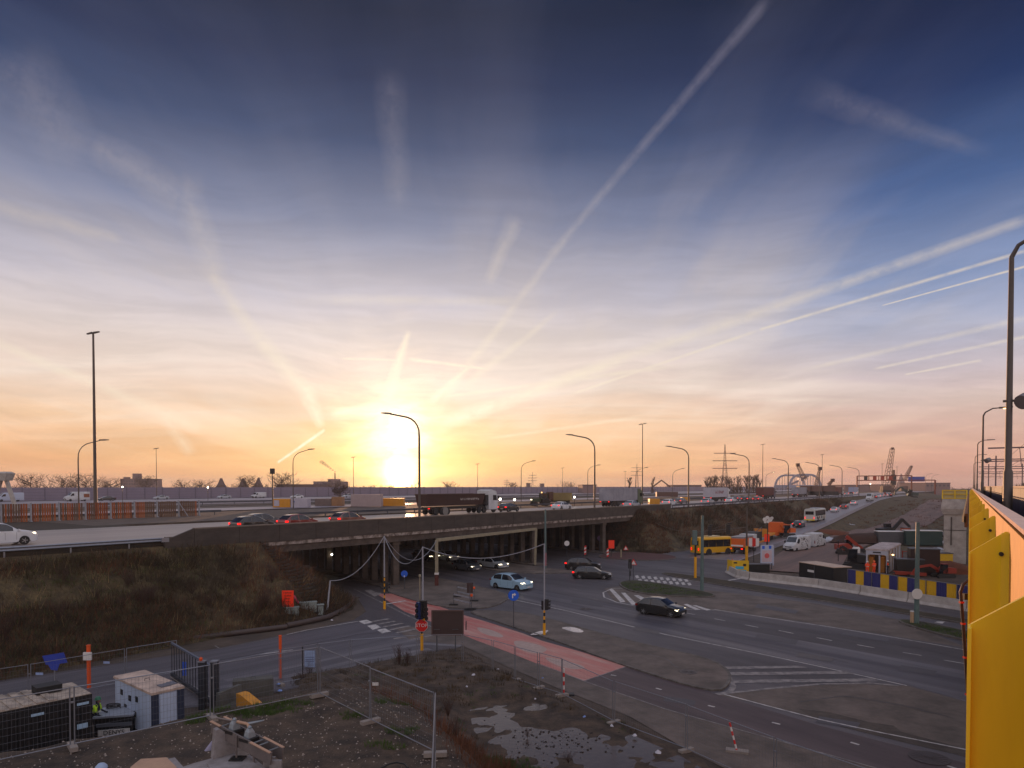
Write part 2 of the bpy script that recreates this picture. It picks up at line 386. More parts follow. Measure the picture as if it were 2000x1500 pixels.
paintw=mat('worn_road_paint',(146,138,134),.7,.25,2.2,(106,100,100),cut=(.4,.6))
grassm=mat('verge_grass',(64,68,40),.95,.5,.8,(41,35,25),bump=1,bscale=14)
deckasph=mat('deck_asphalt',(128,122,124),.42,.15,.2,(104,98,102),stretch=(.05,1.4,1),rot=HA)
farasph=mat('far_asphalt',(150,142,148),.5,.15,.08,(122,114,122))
S('ground',MB().poly([(-3200,-60,0),(3200,-60,0),(3200,3200,0),(-3200,3200,0)]),soil)
# ---- roads (each sheet 4 mm above the one below)
Z1,Z2,Z3,Z4,Z5=.020,.022,.024,.026,.028
def sheet(name,pp,z,m,world=False):
    return S(name,MB().poly([(p.x,p.y,z) for p in (pp if world else pxs(pp))]),m)
jn=[(-300,1378),(0,1330),(430,1266),(690,1212),(715,1195),(700,1170)]
jp=pxs(jn)+[HW(15,-2),HW(14,-1),HW(14,0),HW(26,60),HW(44,130),HW(118,130),HW(100,60),HW(84,0),HW(84,-3)]+pxs([(1330,1078),(1400,1068),(1440,1072),(1450,1100),(1425,1118),(1600,1148),(1870,1190),(2500,1290),(2900,1900),(1560,1570),(1350,1470),(1230,1400),(1090,1345),(985,1300),(905,1262),(800,1292),(620,1335),(430,1378),(0,1415),(-300,1440)])
sheet('junction_road',jp,Z1,asph,True)
# worn lane of the main road, left lane of the side road
sheet('worn_lane',[(640,1095),(800,1122),(1005,1168),(1300,1236),(1771,1337),(1890,1372),(2400,1510),(2400,1395),(1890,1312),(1600,1258),(1400,1222),(1100,1162),(900,1118),(700,1084)],Z2,asph2)
sheet('side_road',[(-300,1380),(0,1333),(430,1268),(700,1214),(745,1222),(830,1262),(800,1290),(620,1333),(430,1374),(0,1410),(-300,1436)],Z2,asph3)
# dusty forecourt along the fence and beyond the red path
sheet('dusty_forecourt',[(905,1262),(800,1250),(770,1225),(900,1225),(1050,1297),(1140,1332),(1300,1385),(1500,1440),(1900,1555),(2400,1700),(1900,1650),(1560,1570),(1350,1470),(1230,1400),(1090,1345),(985,1300)],Z3,dusty)
sheet('old_cycle_road',[(1223,1303),(1400,1357),(1600,1418),(1880,1490),(2400,1610),(2400,1720),(1880,1548),(1500,1440),(1300,1384),(1140,1331)],Z4,redd)
sheet('cycle_path',[(735,1160),(770,1160),(840,1178),(899,1200),(944,1213),(1022,1238),(1058,1252),(1139,1275),(1223,1303),(1140,1331),(1049,1297),(992,1274),(929,1251),(860,1222),(790,1195)],Z5,redp)
sheet('dusty_bay',[(1400,1358),(1500,1345),(1650,1336),(1771,1340),(1890,1372),(2400,1500),(2400,1600),(1880,1478),(1600,1408),(1480,1375)],Z3,dusty)
sheet('brown_spill',[(1560,1385),(1620,1392),(1700,1412),(1745,1418),(1760,1430),(1880,1462),(1890,1480),(1760,1450),(1600,1410)],Z4,mud)
sheet('centre_lane_dust',[(1180,1150),(1230,1142),(1400,1155),(1600,1180),(1760,1212),(1850,1250),(1890,1266),(1750,1244),(1560,1214),(1395,1192),(1200,1175)],Z2,dusty)
def ribbon(pts,wd,z0,z1,closed=False):
    n=len(pts); mb=MB(); Lr=[]; 
    for i in range(n):
        p=pts[i]; q0=pts[(i-1)%n] if (closed or i>0) else None; q1=pts[(i+1)%n] if (closed or i<n-1) else None
        d=Vector((0,0))
        if q0 is not None: d+=(Vector((p.x,p.y))-Vector((q0.x,q0.y))).normalized()
        if q1 is not None: d+=(Vector((q1.x,q1.y))-Vector((p.x,p.y))).normalized()
        d=d.normalized(); nn=Vector((-d.y,d.x))*wd/2; Lr.append((p.x-nn.x,p.y-nn.y,p.x+nn.x,p.y+nn.y))
    if z0 is None:
        for x0,y0,x1,y1 in Lr: mb.v+=[(x0,y0,z1),(x1,y1,z1)]
        for i in range(n if closed else n-1): j=(i+1)%n; mb.f.append((2*i,2*j,2*j+1,2*i+1))
    else:
        mb.loft([[(x0,y0,z0),(x1,y1,z0),(x1,y1,z1),(x0,y0,z1)] for x0,y0,x1,y1 in (Lr+Lr[:1] if closed else Lr)],cap=not closed)
    return mb
# raised islands with kerbs
def island(name,pp,h,m,kerb=True,z0=0.0):
    pts=pxs(pp); pts=smooth_loop(pts)
    o=S(name,MB().prism([(p.x,p.y) for p in pts],z0,h),m)
    if kerb:
        P('kerb',ribbon(pts,.16,z0,h+.012,True),kerbm,o)
    return o
def smooth_loop(p,it=2):
    for _ in range(it):
        q=[]
        for i in range(len(p)):
            a,b=p[i],p[(i+1)%len(p)]; q+=[a*.75+b*.25,a*.25+b*.75]
        p=q
    return p
island('traffic_island',[(905,1193),(1010,1196),(1080,1212),(1165,1237),(1290,1268),(1385,1288),(1425,1312),(1425,1338),(1395,1357),(1222,1303),(1090,1254),(960,1212)],.10,dusty)
island('pavement_corner',[(735,1130),(775,1140),(830,1128),(870,1132),(960,1152),(1000,1166),(960,1190),(880,1190),(800,1172),(745,1152)],.10,dusty)
island('grass_island',[(1205,1140),(1232,1134),(1290,1141),(1370,1156),(1400,1164),(1385,1168),(1290,1165),(1228,1156)],.13,grassm)
island('grass_island',[(1745,1212),(1790,1214),(1900,1238),(2100,1275),(2100,1305),(1900,1256),(1800,1232)],.13,grassm)
island('side_island',[(1160,1088),(1200,1078),(1290,1082),(1330,1090),(1290,1096),(1200,1094)],.12,mat('red_paving',(89,56,52),.8,.3,.6))
island('brown_verge',[(1290,1119),(1330,1122),(1500,1147),(1700,1180),(1890,1212),(2200,1262),(2200,1270),(1890,1220),(1650,1181),(1450,1152),(1300,1124)],.10,mat('dry_verge',(67,56,38),.95,.4,.9,(46,41,30)))
island('pavement_strip',[(905,1100),(1010,1102),(1075,1112),(1150,1118),(1050,1122),(960,1116)],.10,dusty)
wp=mat('worn_pale_patch',(176,150,140),.5,.2,3)
for k_,pp in enumerate([[(1000,1250),(1040,1256),(1075,1268),(1050,1280),(1010,1268)],[(1060,1282),(1110,1292),(1150,1305),(1120,1310),(1075,1296)],[(930,1224),(965,1232),(990,1246),(960,1244),(935,1234)]]):
    S('worn_patch',MB().poly([(p.x,p.y,.0292+.0002*k_) for p in smooth_loop(pxs(pp))]),wp)
tt_=mat('pale_tyre_track',(118,114,118),.42,.3,2,(92,88,92),stretch=(.08,1.4,1),rot=HA-R(6))
for k_,q in enumerate([[(440,1330),(560,1305),(700,1275),(830,1258),(900,1262)],[(420,1345),(560,1322),(700,1290),(840,1268)],[(600,1298),(720,1268),(820,1248)]]):
    S('tyre_track',ribbon([G(*p) for p in q],.55,None,.0262+.0003*k_),tt_)
# ---- painted markings
mk=0
def mark(pp,z=.0305,m=None,name='road_marking'):
    global mk; mk+=1
    return S(name,MB().poly([(p.x,p.y,z+.00003*mk) for p in pxs(pp)]),m or paint)
def line(a,b,wd=.12,z=.0305,m=None,name='road_marking'):
    pts=[G(*p) for p in ([a,b] if not isinstance(a,list) else a)]
    global mk; mk+=1
    mb=ribbon(pts,wd,None,z+.00003*mk)
    return S(name,mb,m or paint)
for a,b in [((1325,1195),(1357,1201)),((1395,1209),(1416,1213)),((1455,1221),(1481,1226)),((1521,1232),(1550,1238)),((1595,1246),(1625,1252)),((1674,1260),(1708,1266)),((1763,1275),(1800,1281)),((1843,1290),(1890,1298))]: line(a,b,.13)
line([(985,1168),(1100,1192),(1300,1240),(1500,1281),(1640,1311),(1771,1340)],None,.13)
line([(1395,1191),(1500,1207),(1620,1225),(1760,1248),(1890,1271)],None,.14)
line([(860,1120),(960,1142),(985,1148)],None,.12,m=paintw)
line([(1310,1128),(1400,1142),(1560,1166),(1700,1187),(1890,1220)],None,.12)
line([(1360,1130),(1480,1149),(1640,1172),(1890,1206)],None,.1,m=paintw)
line([(1345,1142),(1500,1160),(1650,1182),(1890,1222)],None,.1,m=paintw)
line((1417,1135),(1465,1127),.4)
for a,b in [((1076,1143),(1094,1144)),((1112,1149),(1135,1154)),((1150,1168),(1168,1172)),((1060,1150),(1080,1153))]: line(a,b,.12,m=paintw)
# hatched splitter
line([(1228,1149),(1195,1150),(1178,1158),(1180,1167),(1205,1177),(1240,1184)],None,.14)
line([(1330,1190),(1395,1192)],None,.12)
for q in [[(1190,1152),(1197,1151),(1222,1176),(1212,1177)],[(1213,1158),(1221,1158),(1244,1181),(1234,1182)],[(1238,1163),(1247,1163),(1262,1170),(1252,1172)],[(1335,1181),(1342,1180),(1368,1191),(1358,1192)],[(1352,1183),(1360,1183),(1390,1192),(1380,1193)]]: mark(q)
# chequered crossing at the far slip
for i in range(9):
    for j in range(2):
        x=1240+i*12+j*6; y=1125+j*7+i*.9
        mark([(x,y),(x+6,y-1),(x+9,y+4),(x+3,y+5)],m=paint)
line([(1215,1117),(1260,1122),(1330,1130)],None,.12,m=paintw)
# painted triangle ahead of the right-turn bay
line([(1400,1357),(1424,1353),(1432,1343),(1424,1325),(1402,1306)],None,.35,m=paintw)
line([(1400,1357),(1500,1346),(1600,1337),(1700,1335),(1755,1340)],None,.25,m=paintw)
for q in [[(1402,1303),(1560,1301),(1580,1305),(1414,1308)],[(1418,1314),(1650,1312),(1672,1317),(1424,1320)],[(1428,1329),(1700,1326),(1725,1332),(1430,1335)]]: mark(q,m=paintw)
# zebra, give-way blocks, stop lines at the left
for p_,q_ in [((727,1215),(760,1209)),((737,1220),(772,1214)),((750,1225),(786,1218)),((761,1231),(800,1223)),((775,1237),(812,1229))]: line(p_,q_,.42,m=paintw)
for q in [[(700,1214),(716,1211),(728,1216),(712,1220)],[(717,1223),(734,1220),(744,1226),(728,1231)],[(736,1231),(752,1228),(764,1234),(746,1238)]]: mark(q)
line([(560,1240),(600,1231),(700,1214)],None,.12)
line([(500,1280),(572,1270)],None,.18); line([(420,1262),(430,1268),(560,1242)],None,.10,m=paintw)
line([(755,1180),(792,1174)],None,.35); line([(690,1150),(735,1172),(790,1200),(850,1228)],None,.12,m=paintw)
mark([(712,1154),(724,1152),(741,1161),(732,1166)],m=paintw); mark([(728,1156),(745,1159),(740,1164)],m=paintw)
line([(768,1248),(792,1246)],None,.4,m=paintw)
line([(800,1250),(852,1240)],None,.3,m=paintw)
for a,b in [((1193,1319),(1204,1321)),((1281,1345),(1292,1348)),((1383,1379),(1396,1382)),((1508,1412),(1524,1416)),((1661,1451),(1678,1456)),((1850,1497),(1875,1505))]: line(a,b,.14)
line([(1414,1357),(1500,1380),(1600,1406),(1720,1432),(1890,1466)],None,.12)
line([(1049,1296),(1140,1331),(1300,1386),(1500,1442),(1880,1549)],None,.10,m=paintw)
line([(1223,1303),(1140,1331)],None,.10,m=paintw)
for q in [[(1790,1225),(1804,1226),(1798,1229),(1785,1228)],[(1830,1214),(1846,1215),(1840,1219),(1825,1217)]]: mark(q)
def disc(u,v,r,m,name='manhole_cover',z=.05):
    c=G(u,v); o=S(name,MB().lathe([(0,0),(r,0),(r,.012),(0,.012)],(c.x,c.y,z-.012),20),m)
    if name=='manhole_cover':
        k=MB()
        for i in range(8): k.box((c.x,c.y,z+.003),(r*1.7,.02,.006),i*math.pi/8)
        P('rib_pattern',k,m,o)
castiron=mat('cast_iron',(96,88,86),.5,.2,8,metal=.6)
disc(1144,1190,.55,castiron); disc(1815,1482,.75,mat('worn_cover',(70,60,60),.6,.2,5)); disc(1345,1316,.5,castiron,z=.115)
for q in [[(1325,1313),(1350,1308),(1364,1313),(1338,1321)]]: line(q+[q[0]],None,.12,.112,kerbm,'drain_surround')
for pp,z in [([(1094,1228),(1118,1226),(1145,1236),(1128,1239),(1105,1233)],.106),([(1050,1236),(1075,1232),(1062,1242),(1030,1244)],.106)]:
    S('wet_patch',MB().poly([(p.x,p.y,z) for p in smooth_loop(pxs(pp))]),mat('wet_concrete',(196,186,186),.25,.15,1.5,(150,140,140),rvar=.15))
rp_r=random.Random(4)
pm1=mat('asphalt_patch',(76,72,76),.6,.15,2,bump=.2,bscale=50); pm2=mat('asphalt_patch_light',(96,90,90),.7,.2,2,bump=.2,bscale=50)
for (u,v,w_,h_,m_) in [(1120,1170,60,7,pm1),(1480,1238,80,9,pm1),(1560,1275,70,8,pm2),(1240,1225,50,7,pm2),(1650,1232,90,8,pm1),(1020,1126,40,5,pm1),(1600,1400,80,12,pm1),(1300,1360,60,10,pm1),(1760,1300,70,10,pm1),(1480,1180,80,7,pm1)]:
    mark([(u,v),(u+w_,v+w_*.16),(u+w_*.92,v+w_*.16+h_),(u-w_*.08,v+h_)],.0295,m_,'asphalt_patch')
tar=mat('tar_seam',(42,40,42),.45)
for q in [[(1010,1160),(1100,1178),(1240,1207),(1320,1222),(1500,1260),(1700,1304)],[(430,1290),(560,1268),(700,1240),(790,1232)],[(1120,1240),(1200,1262),(1300,1290),(1330,1312)],[(980,1215),(1060,1222),(1140,1252)],[(1450,1210),(1600,1233),(1750,1258),(1880,1284)],[(180,1335),(330,1316),(430,1300)],[(1560,1372),(1650,1360),(1760,1378),(1880,1408)]]:
    q2=[]
    for (x0,y0),(x1,y1) in zip(q,q[1:]):
        for k in range(5): q2.append((x0+(x1-x0)*k/5+rp_r.uniform(-2,2),y0+(y1-y0)*k/5+rp_r.uniform(-.7,.7)))
    line(q2,None,.07,.030 if q[0][0]<1100 or q[0][0]>1400 else .101,tar,'tar_seam')
# ---- embankments
scrub=mat('dry_scrub_ground',(96,82,54),.97,.5,.9,(54,44,33),bump=1,bscale=5)
def quad_d(s,o,side):                     # distance outside the highway platform
    a=max(0,-o+.2); b=max(0,(s-5) if side<0 else (81-s)); return math.hypot(a,b)
RAMP_=[(40,-20,0),(85,-17,.0),(110,-17,1.0),(140,-16.8,2.5),(194,-12.8,3.6),(266,-9.2,5.6),(320,-7,6.15),(420,-6,6.25),(900,-6,6.25)]
def rampat(s):
    for (a,b,c),(d,e,f) in zip(RAMP_,RAMP_[1:]):
        if s<=d: t=cl((s-a)/(d-a)); return b+(e-b)*t,c+(f-c)*t
    return RAMP_[-1][1:]
def terr(s,o,smoothz=False):
    if s<50: return HT*(1-cl(quad_d(s,o,-1)/8.2))
    z=HZ*(1-cl(quad_d(s,o,1)/8.5))
    if s>70:
        ro,rz=rampat(s); dd=abs(o-ro)
        if o>ro-4.5: z=max(z,rz-.05-max(0,dd-4.3)*.5)  if dd>4.3 else rz-.05
        site=ss((s-96)/230)*5.2
        z2=rz-.05-max(0,(ro-o)-4.3)*.35 if o<ro-4.3 else -9
        base=site
        hill=ss((s-150)/120)*ss((o+92)/14)*ss((-46-o)/14)*4.6+ss((s-110)/60)*ss((o+75)/14)*ss((-47-o)/10)*1.6
        if o<ro-4.3: z=max(z2,base+hill)
        if dd>4.3: z+=fbm(s,o,.09)*.25*ss((s-90)/40)
    return z
def grid(s0,s1,ds,o0,o1,do,f,amp=0.0):
    mb=MB(); ns=int((s1-s0)/ds)+1; no=int((o1-o0)/do)+1
    for i in range(ns):
        for j in range(no):
            s=s0+i*ds;o=o0+j*do; p=HW(s,o,f(s,o)+amp*fbm(s,o,.4,3)); mb.v.append(tuple(p))
    for i in range(ns-1):
        for j in range(no-1):
            a=i*no+j; mb.f.append((a,a+no,a+no+1,a+1))
    return mb
def lt(s,o):
    z=terr(s,o); d=quad_d(s,o,-1)
    return z+(.35*fbm(s,o,.25)*ss(d/2)*ss((8.8-d)/2))-.03-(.2 if d>8.1 else 0)
S('left_embankment',grid(-90,14,.8,-9.6,.4,.5,lt),scrub,40)
S('left_end_slope',grid(4.4,15,.6,.4,140,1.2,lambda s,o:terr(s,max(o,.4))-.02),mat('slope_soil',(46,38,33),.95,.4,1),40)
S('right_embankment',grid(71,520,1.5,-96,.3,1.5,lambda s,o:terr(s,o)-.02),scrub,40)
S('right_end_slope',grid(71,82,.6,.3,140,1.5,lambda s,o:terr(s,max(o,.3))-.03),mat('slope_soil',(46,38,33),.95,.4,1),40)
def slab(name,s0,s1,o0,o1,z0,z1,m,par=None):
    q=[HW(s0,o0),HW(s1,o0),HW(s1,o1),HW(s0,o1)]
    mb=MB().prism([(p.x,p.y) for p in q],z0,z1)
    return S(name,mb,m) if par is None else P(name,mb,m,par,world=True)
plat=mat('platform_soil',(52,44,35),.95,.4,.3,(38,33,27))
slab('highway_platform',-160,5.2,.25,250,0,HZ-.02,plat); slab('highway_platform',80.8,1500,.25,250,0,HZ-.02,plat)
def strip(name,pts,wd,m,dz,seg=1.0):
    mb=MB(); 
    for i,(s,o,z) in enumerate(pts):
        mb.v+= [tuple(HW(s,o-wd/2,z+dz)),tuple(HW(s,o+wd/2,z+dz))]
    for i in range(len(pts)-1): mb.f.append((2*i,2*i+2,2*i+3,2*i+1))
    return S(name,mb,m)
rp_=[]
for s in range(70,421,6): o,z=rampat(s); rp_.append((s,o,z))
strip('slip_road',rp_,7.6,deckasph,.03)
strip('slip_road_line',[(s,o-3.6,z) for s,o,z in rp_],.15,paint,.05); strip('slip_road_line',[(s,o+3.6,z) for s,o,z in rp_],.15,paintw,.05)
strip('near_carriageway',[(s,11.6,HZ) for s in range(-150,1000,50)],21,deckasph,.02)
strip('road_marking',[(s,1.6,HZ) for s in range(-150,1000,50)],.2,paint,.03); strip('road_marking',[(s,20.6,HZ) for s in range(-150,1000,50)],.2,paint,.03)
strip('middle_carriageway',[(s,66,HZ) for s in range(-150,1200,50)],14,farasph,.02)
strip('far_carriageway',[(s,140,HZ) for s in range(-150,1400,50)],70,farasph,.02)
# ---- highway bridge
conc=mat('bridge_concrete',(92,81,73),.85,.28,.7,(67,57,51),bump=.3)
drip=mat('drip_stain',(40,36,34),.9)
concd=mat('parapet_concrete',(76,68,62),.8,.22,.5,(59,52,48),bump=.3,stretch=(1,1,3))
concl=mat('chipped_white_edge',(170,158,150),.8,.3,1.2,(96,84,76),cut=(.42,.58))
hb=T('highway_bridge','long grey concrete highway bridge with a solid parapet carrying traffic over the junction','bridge',tuple(HW(6,0,0)),HA)
def hbp(name,mb,m,sm=None): return P(name,mb,m,hb,sm,world=True)
for i,(o0,o1) in enumerate([(.5,23.5),(27,56),(60,86),(90,132),(136,190)]):
    slab('deck',2.5,85.5,o0,o1,5.72,HZ-.01,conc,hb)
slab('fascia_edge',-1,86.5,-.05,.5,5.62,5.95,concl,hb)
slab('edge_girder',2.5,85.5,.12,.48,4.95,5.62,conc,hb)
for k in range(9):
    for o in (.48,):pass
for o in (3,5.5,8,10.5,13,15.5,18,20.5,23):
    slab('girder',2.5,85.5,o-.22,o+.22,5.0,5.72,conc,hb)
for k in range(24): slab('parapet_panel',-1.0+k*4.04,-1.0+k*4.04+4.0,-.12,.16,5.95,7.5,concd,hb)
slab('parapet_core',-.9,95.9,-.08,.12,5.96,7.48,mat('joint_dark',(34,30,28),.9),hb); P('parapet_ramp',MB().plate([(0,0),(2.4,0),(2.4,1.6),(0,.75)],tuple(HW(-3.42,.02,5.95)),(UX,UY,0),(0,0,1),.26),concd,hb,world=True); slab('parapet_coping',-1.0,96,-.16,.2,7.5,7.6,mat('coping',(128,116,106),.8,.2,2),hb)
colmesh={}
rx,ry=.25,.968
def colpos(s0,k,sp,o0): d=k*sp; return s0+rx*d,o0+ry*d
cm=MB(); 
cm.loft([[(-.36,-.30,0),(.36,-.30,0),(.36,.30,0),(-.36,.30,0)],[(-.36,-.30,4.6),(.36,-.30,4.6),(.36,.30,4.6),(-.36,.30,4.6)]])
cm=cm.mesh('column'); cm.materials.append(conc)
for s0,n in ((22.3,46),(49.2,46),(69.8,46)):
    for k in range(n):
        s,o=colpos(s0,k,2.45 if k<24 else 2.9,.7)
        p=P('column',cm,conc,hb); lp=inv(hb)@HW(s,o,0); p.location=lp; p.rotation_euler=(0,0,math.atan2(ry,rx)-math.pi/2)
    a=HW(s0-.1,.3,0); b=HW(s0+rx*120,.3+ry*120,0)
    P('pier_cap',MB().bar(tuple(a+Vector((0,0,4.76))),tuple(b+Vector((0,0,4.76))),.9,.34),conc,hb,world=True)
    c=HW(s0-1.0,-1.5,0); d=HW(s0+rx*110,ry*110,0)
    S('pier_island',MB().bar((c.x,c.y,.08),(d.x,d.y,.08),2.4,.16),dusty)
for s0 in (5.4,82.6):
    slab('abutment',s0-1.3,s0+1.3 if s0<50 else s0+2,.3,130,3.2,5.72,conc,hb)
# wire guard rail on the left approach and steel beam rails
galv=mat('galvanised_steel',(150,152,160),.4,.15,4,metal=.8)
galvd=mat('weathered_steel',(96,98,104),.5,.2,4,metal=.7)
def guardrail(s0,s1,o,z,label,step=4.0,dark=False,h=.75):
    g=T('guard_rail',label,'guard rail',tuple(HW((s0+s1)/2,o,z)),HA,'steel guard rails of the highway')
    m=galvd if dark else galv
    prof=[(-.02,-.16),(.04,-.10),(-.02,-.02),(-.02,.02),(.04,.10),(-.02,.16),(-.035,.16),(.02,.10),(-.035,.02),(-.035,-.02),(.02,-.10),(-.035,-.16)]
    rings=[[tuple(HW(s,o-a,z+h-.16+b)) for a,b in prof] for s in (s0,s1)]
    P('rail_beam',MB().loft(rings),m,g,world=True)
    pm=MB().box((0,0,h/2-.05),(.1,.14,h)).mesh('post'); pm.materials.append(m)
    k=int((s1-s0)/step)
    for i in range(k+1):
        q=P('post',pm,m,g); q.location=inv(g)@HW(s0+i*step,o+.12,z)
    return g
guardrail(-70,-3.4,.15,HZ-.5,'pale steel guard rail on top of the grassy bank in front of the white car')
b=T('concrete_block','pale block where the left guard rail ends before the bridge parapet','concrete block',tuple(HW(-2.6,.1,HZ-.45)),HA)
P('block',MB().bbox(-.7,.6,-.18,.18,0,.72),kerbm,b); P('bracket',MB().bbox(-1.1,-.5,-.24,-.18,.35,.68),galv,b)
guardrail(-70,27,43,HZ,'dark steel guard rail at the foot of the wooden screen',4,True)
guardrail(26,230,24.6,HZ,'dark steel guard rail behind the tanker lorry in the median',6,True)
guardrail(30,330,96,HZ,'grey guard rail beside the middle carriageway beyond the site containers',8,True,.85)
guardrail(98,290,.3,HZ-.05,'steel guard rail on the right bank above the slip road',6,True)
# paved end slope (pitched stones too small to pick apart)
st=MB()
for i in range(46):
    for j in range(26):
        a=R(-92+i*2.0); d=.5+j*.31
        s=5.2+math.sin(a+R(90))*d*1.0 if False else 5.0+d*math.cos(a); o=.2+d*math.sin(a)
        if random.random()<.06 or a<R(-88): continue
        z=HT*(1-cl(d/8.2))+.05+random.uniform(-.03,.04)
        w_=d*R(2.0)*.78; p=HW(s,o,z)
        st.box(tuple(p),(max(.12,w_),.24,.14),HA+a+R(90)+random.uniform(-.06,.06))
for i in range(60):
    for j in range(25):
        s=5.2+j*.32; o=.3+i*.34
        st.box(tuple(HW(s,o,HT*(1-cl((s-5)/8.2))+.05)),(.26,.28,.12),HA+random.uniform(-.05,.05))
tag(S('slope_paving',st,mat('pitched_stone',(78,72,64),.9,.35,1.2,(51,46,40))),kind='stuff')
# ---- foreground mound
MC=[(p.x,p.y) for p in [G(-260,1520,2.6),G(0,1474,2.6),G(140,1452,2.6),G(413,1396,2.6),G(560,1362,2.6),G(640,1346,2.6),G(700,1345,2.6),G(790,1385,2.6),G(850,1440,2.6),G(880,1500,2.6),G(905,1640,2.6)]]+[(-.5,8),(-30,8)]
PUD=[(p.x,p.y) for p in pxs([(915,1388),(985,1378),(1065,1376),(1075,1392),(1180,1420),(1240,1440),(1330,1480),(1400,1520),(1200,1600),(1040,1520),(960,1465),(925,1430)])]
ISL=G(1120,1408)
def mz(x,y):
    d=pdist(x,y,MC)
    h=2.6*(1-ss(max(0,d)/3.4))
    if d<0: h+=.10*fbm(x,y,.5)+ss(-d/8)*1.3*ss((19.5-y)/6)
    else: h+=.12*fbm(x,y,.7)*ss((3.4-d)/1)
    bank=0.0
    bd=pdist(x,y,BANK)
    h2=.35*ss((-bd)/1.2)+.07*fbm(x,y,1.1)*ss(-bd/.5)
    if d>0 and d<4: 
        pass
    pd=pdist(x,y,PUD)
    h=max(h,h2 if bd<0 else 0)
    if pd<0: h=.066+.032*fbm(x,y,1.0,5)+.06*ss(1.3-math.hypot((x-ISL.x)/2.6,(y-ISL.y)/1.3))-.05*ss(-pd/2)*ss((fbm(x,y,.3,9)+.1)*3)
    elif pd<1.2: h=h*ss(pd/1.2)+.06*(1-ss(pd/1.2))
    return h
BANK=[(p.x,p.y) for p in pxs([(560,1322),(640,1312),(800,1282),(880,1268),(905,1270),(985,1310),(1090,1362),(1140,1385),(1230,1415),(1350,1488),(1450,1530),(1560,1600),(1300,1800),(800,1500),(600,1380)])]
pebb=mat('pebbly_earth',(89,73,59),.95,.4,1.3,(49,40,34),bump=1,bscale=16)
mb=MB(); nx,ny=170,120; X0,X1_,Y0,Y1_=-31,14,8.5,48
for i in range(nx+1):
    for j in range(ny+1):
        x=X0+(X1_-X0)*i/nx; y=Y0+(Y1_-Y0)*j/ny; h=mz(x,y)
        mb.v.append((x,y,h if h>.0 and (pdist(x,y,MC)<3.3 or pdist(x,y,BANK)<0 or pdist(x,y,PUD)<.6) else -.15))
for i in range(nx):
    for j in range(ny):
        a=i*(ny+1)+j; mb.f.append((a,a+ny+1,a+ny+2,a+1))
S('foreground_earth',mb,pebb,50)
water=mat('puddle_water',(70,58,52),.16,.0,1,spec=.5,bump=.12,bscale=4)
S('puddle',MB().poly([(x,y,.062) for x,y in PUD]),water)
# ================================================================== VEHICLES
rubber=mat('tyre_rubber',(34,33,34),.85)
rimm=mat('alloy_rim',(150,152,156),.35,metal=.8)
glass=mat('car_glass',(24,30,38),.06,spec=.9)
busglass=mat('bus_glass',(20,22,26),.08,spec=.8)
blackp=mat('black_plastic',(30,30,32),.6)
platem=mat('number_plate',(200,196,190),.5)
headon=mat('headlight_lit',(255,236,196),.3,emit=5.0)
headoff=mat('headlight_lens',(190,196,204),.15,spec=.8)
tailon=mat('tail_light_lit',(255,24,20),.3,emit=2.2)
tailoff=mat('tail_light_lens',(120,14,14),.25)
def paintm(n,c): return mat('car_paint_'+n,c,.28,spec=.6,coat=.6)
PAINT=dict(black=paintm('black',(10,10,12)),blue=paintm('light_blue',(146,178,198)),white=paintm('white',(206,208,212)),red=paintm('dark_red',(120,22,22)),silver=paintm('silver',(160,166,172)),grey=paintm('grey',(78,82,88)),navy=paintm('navy',(26,34,56)),brown=paintm('brown',(110,60,50)))
def interp(tb,x):
    for (a,b),(c,d) in zip(tb,tb[1:]):
        if x<=c: return b+(d-b)*((x-a)/(c-a) if c>a else 0)
    return tb[-1][1]
CARS=dict(
 hatch=dict(L=4.05,W=1.76,H=1.50,top=[(0,.50),(.012,.62),(.05,.70),(.17,.925),(.28,.985),(.42,1.0),(.55,.955),(.735,.665),(.80,.64),(.93,.56),(.985,.46),(1,.40)],belt=[(0,.50),(.012,.60),(.05,.645),(.5,.615),(.735,.60),(.93,.53),(.985,.44),(1,.39)],g0=.07,w=(.19,.82)),
 suv=dict(L=4.65,W=1.88,H=1.66,top=[(0,.52),(.012,.64),(.045,.70),(.145,.93),(.25,.985),(.44,1.0),(.58,.955),(.735,.67),(.80,.65),(.94,.585),(.985,.50),(1,.42)],belt=[(0,.52),(.012,.62),(.05,.655),(.5,.63),(.735,.62),(.94,.56),(.985,.48),(1,.41)],g0=.06,w=(.18,.81)),
 estate=dict(L=4.6,W=1.82,H=1.45,top=[(0,.52),(.012,.64),(.04,.70),(.11,.93),(.2,.985),(.45,1.0),(.58,.95),(.73,.665),(.80,.64),(.94,.54),(.985,.44),(1,.38)],belt=[(0,.52),(.012,.62),(.05,.645),(.5,.62),(.73,.61),(.94,.52),(.985,.42),(1,.37)],g0=.07,w=(.19,.82)),
 sedan=dict(L=4.7,W=1.84,H=1.43,top=[(0,.54),(.012,.66),(.13,.70),(.19,.74),(.30,.955),(.40,1.0),(.50,.995),(.60,.94),(.74,.665),(.80,.64),(.94,.55),(.985,.45),(1,.39)],belt=[(0,.52),(.012,.62),(.16,.66),(.5,.62),(.74,.61),(.94,.53),(.985,.43),(1,.38)],g0=.19,w=(.20,.82)))
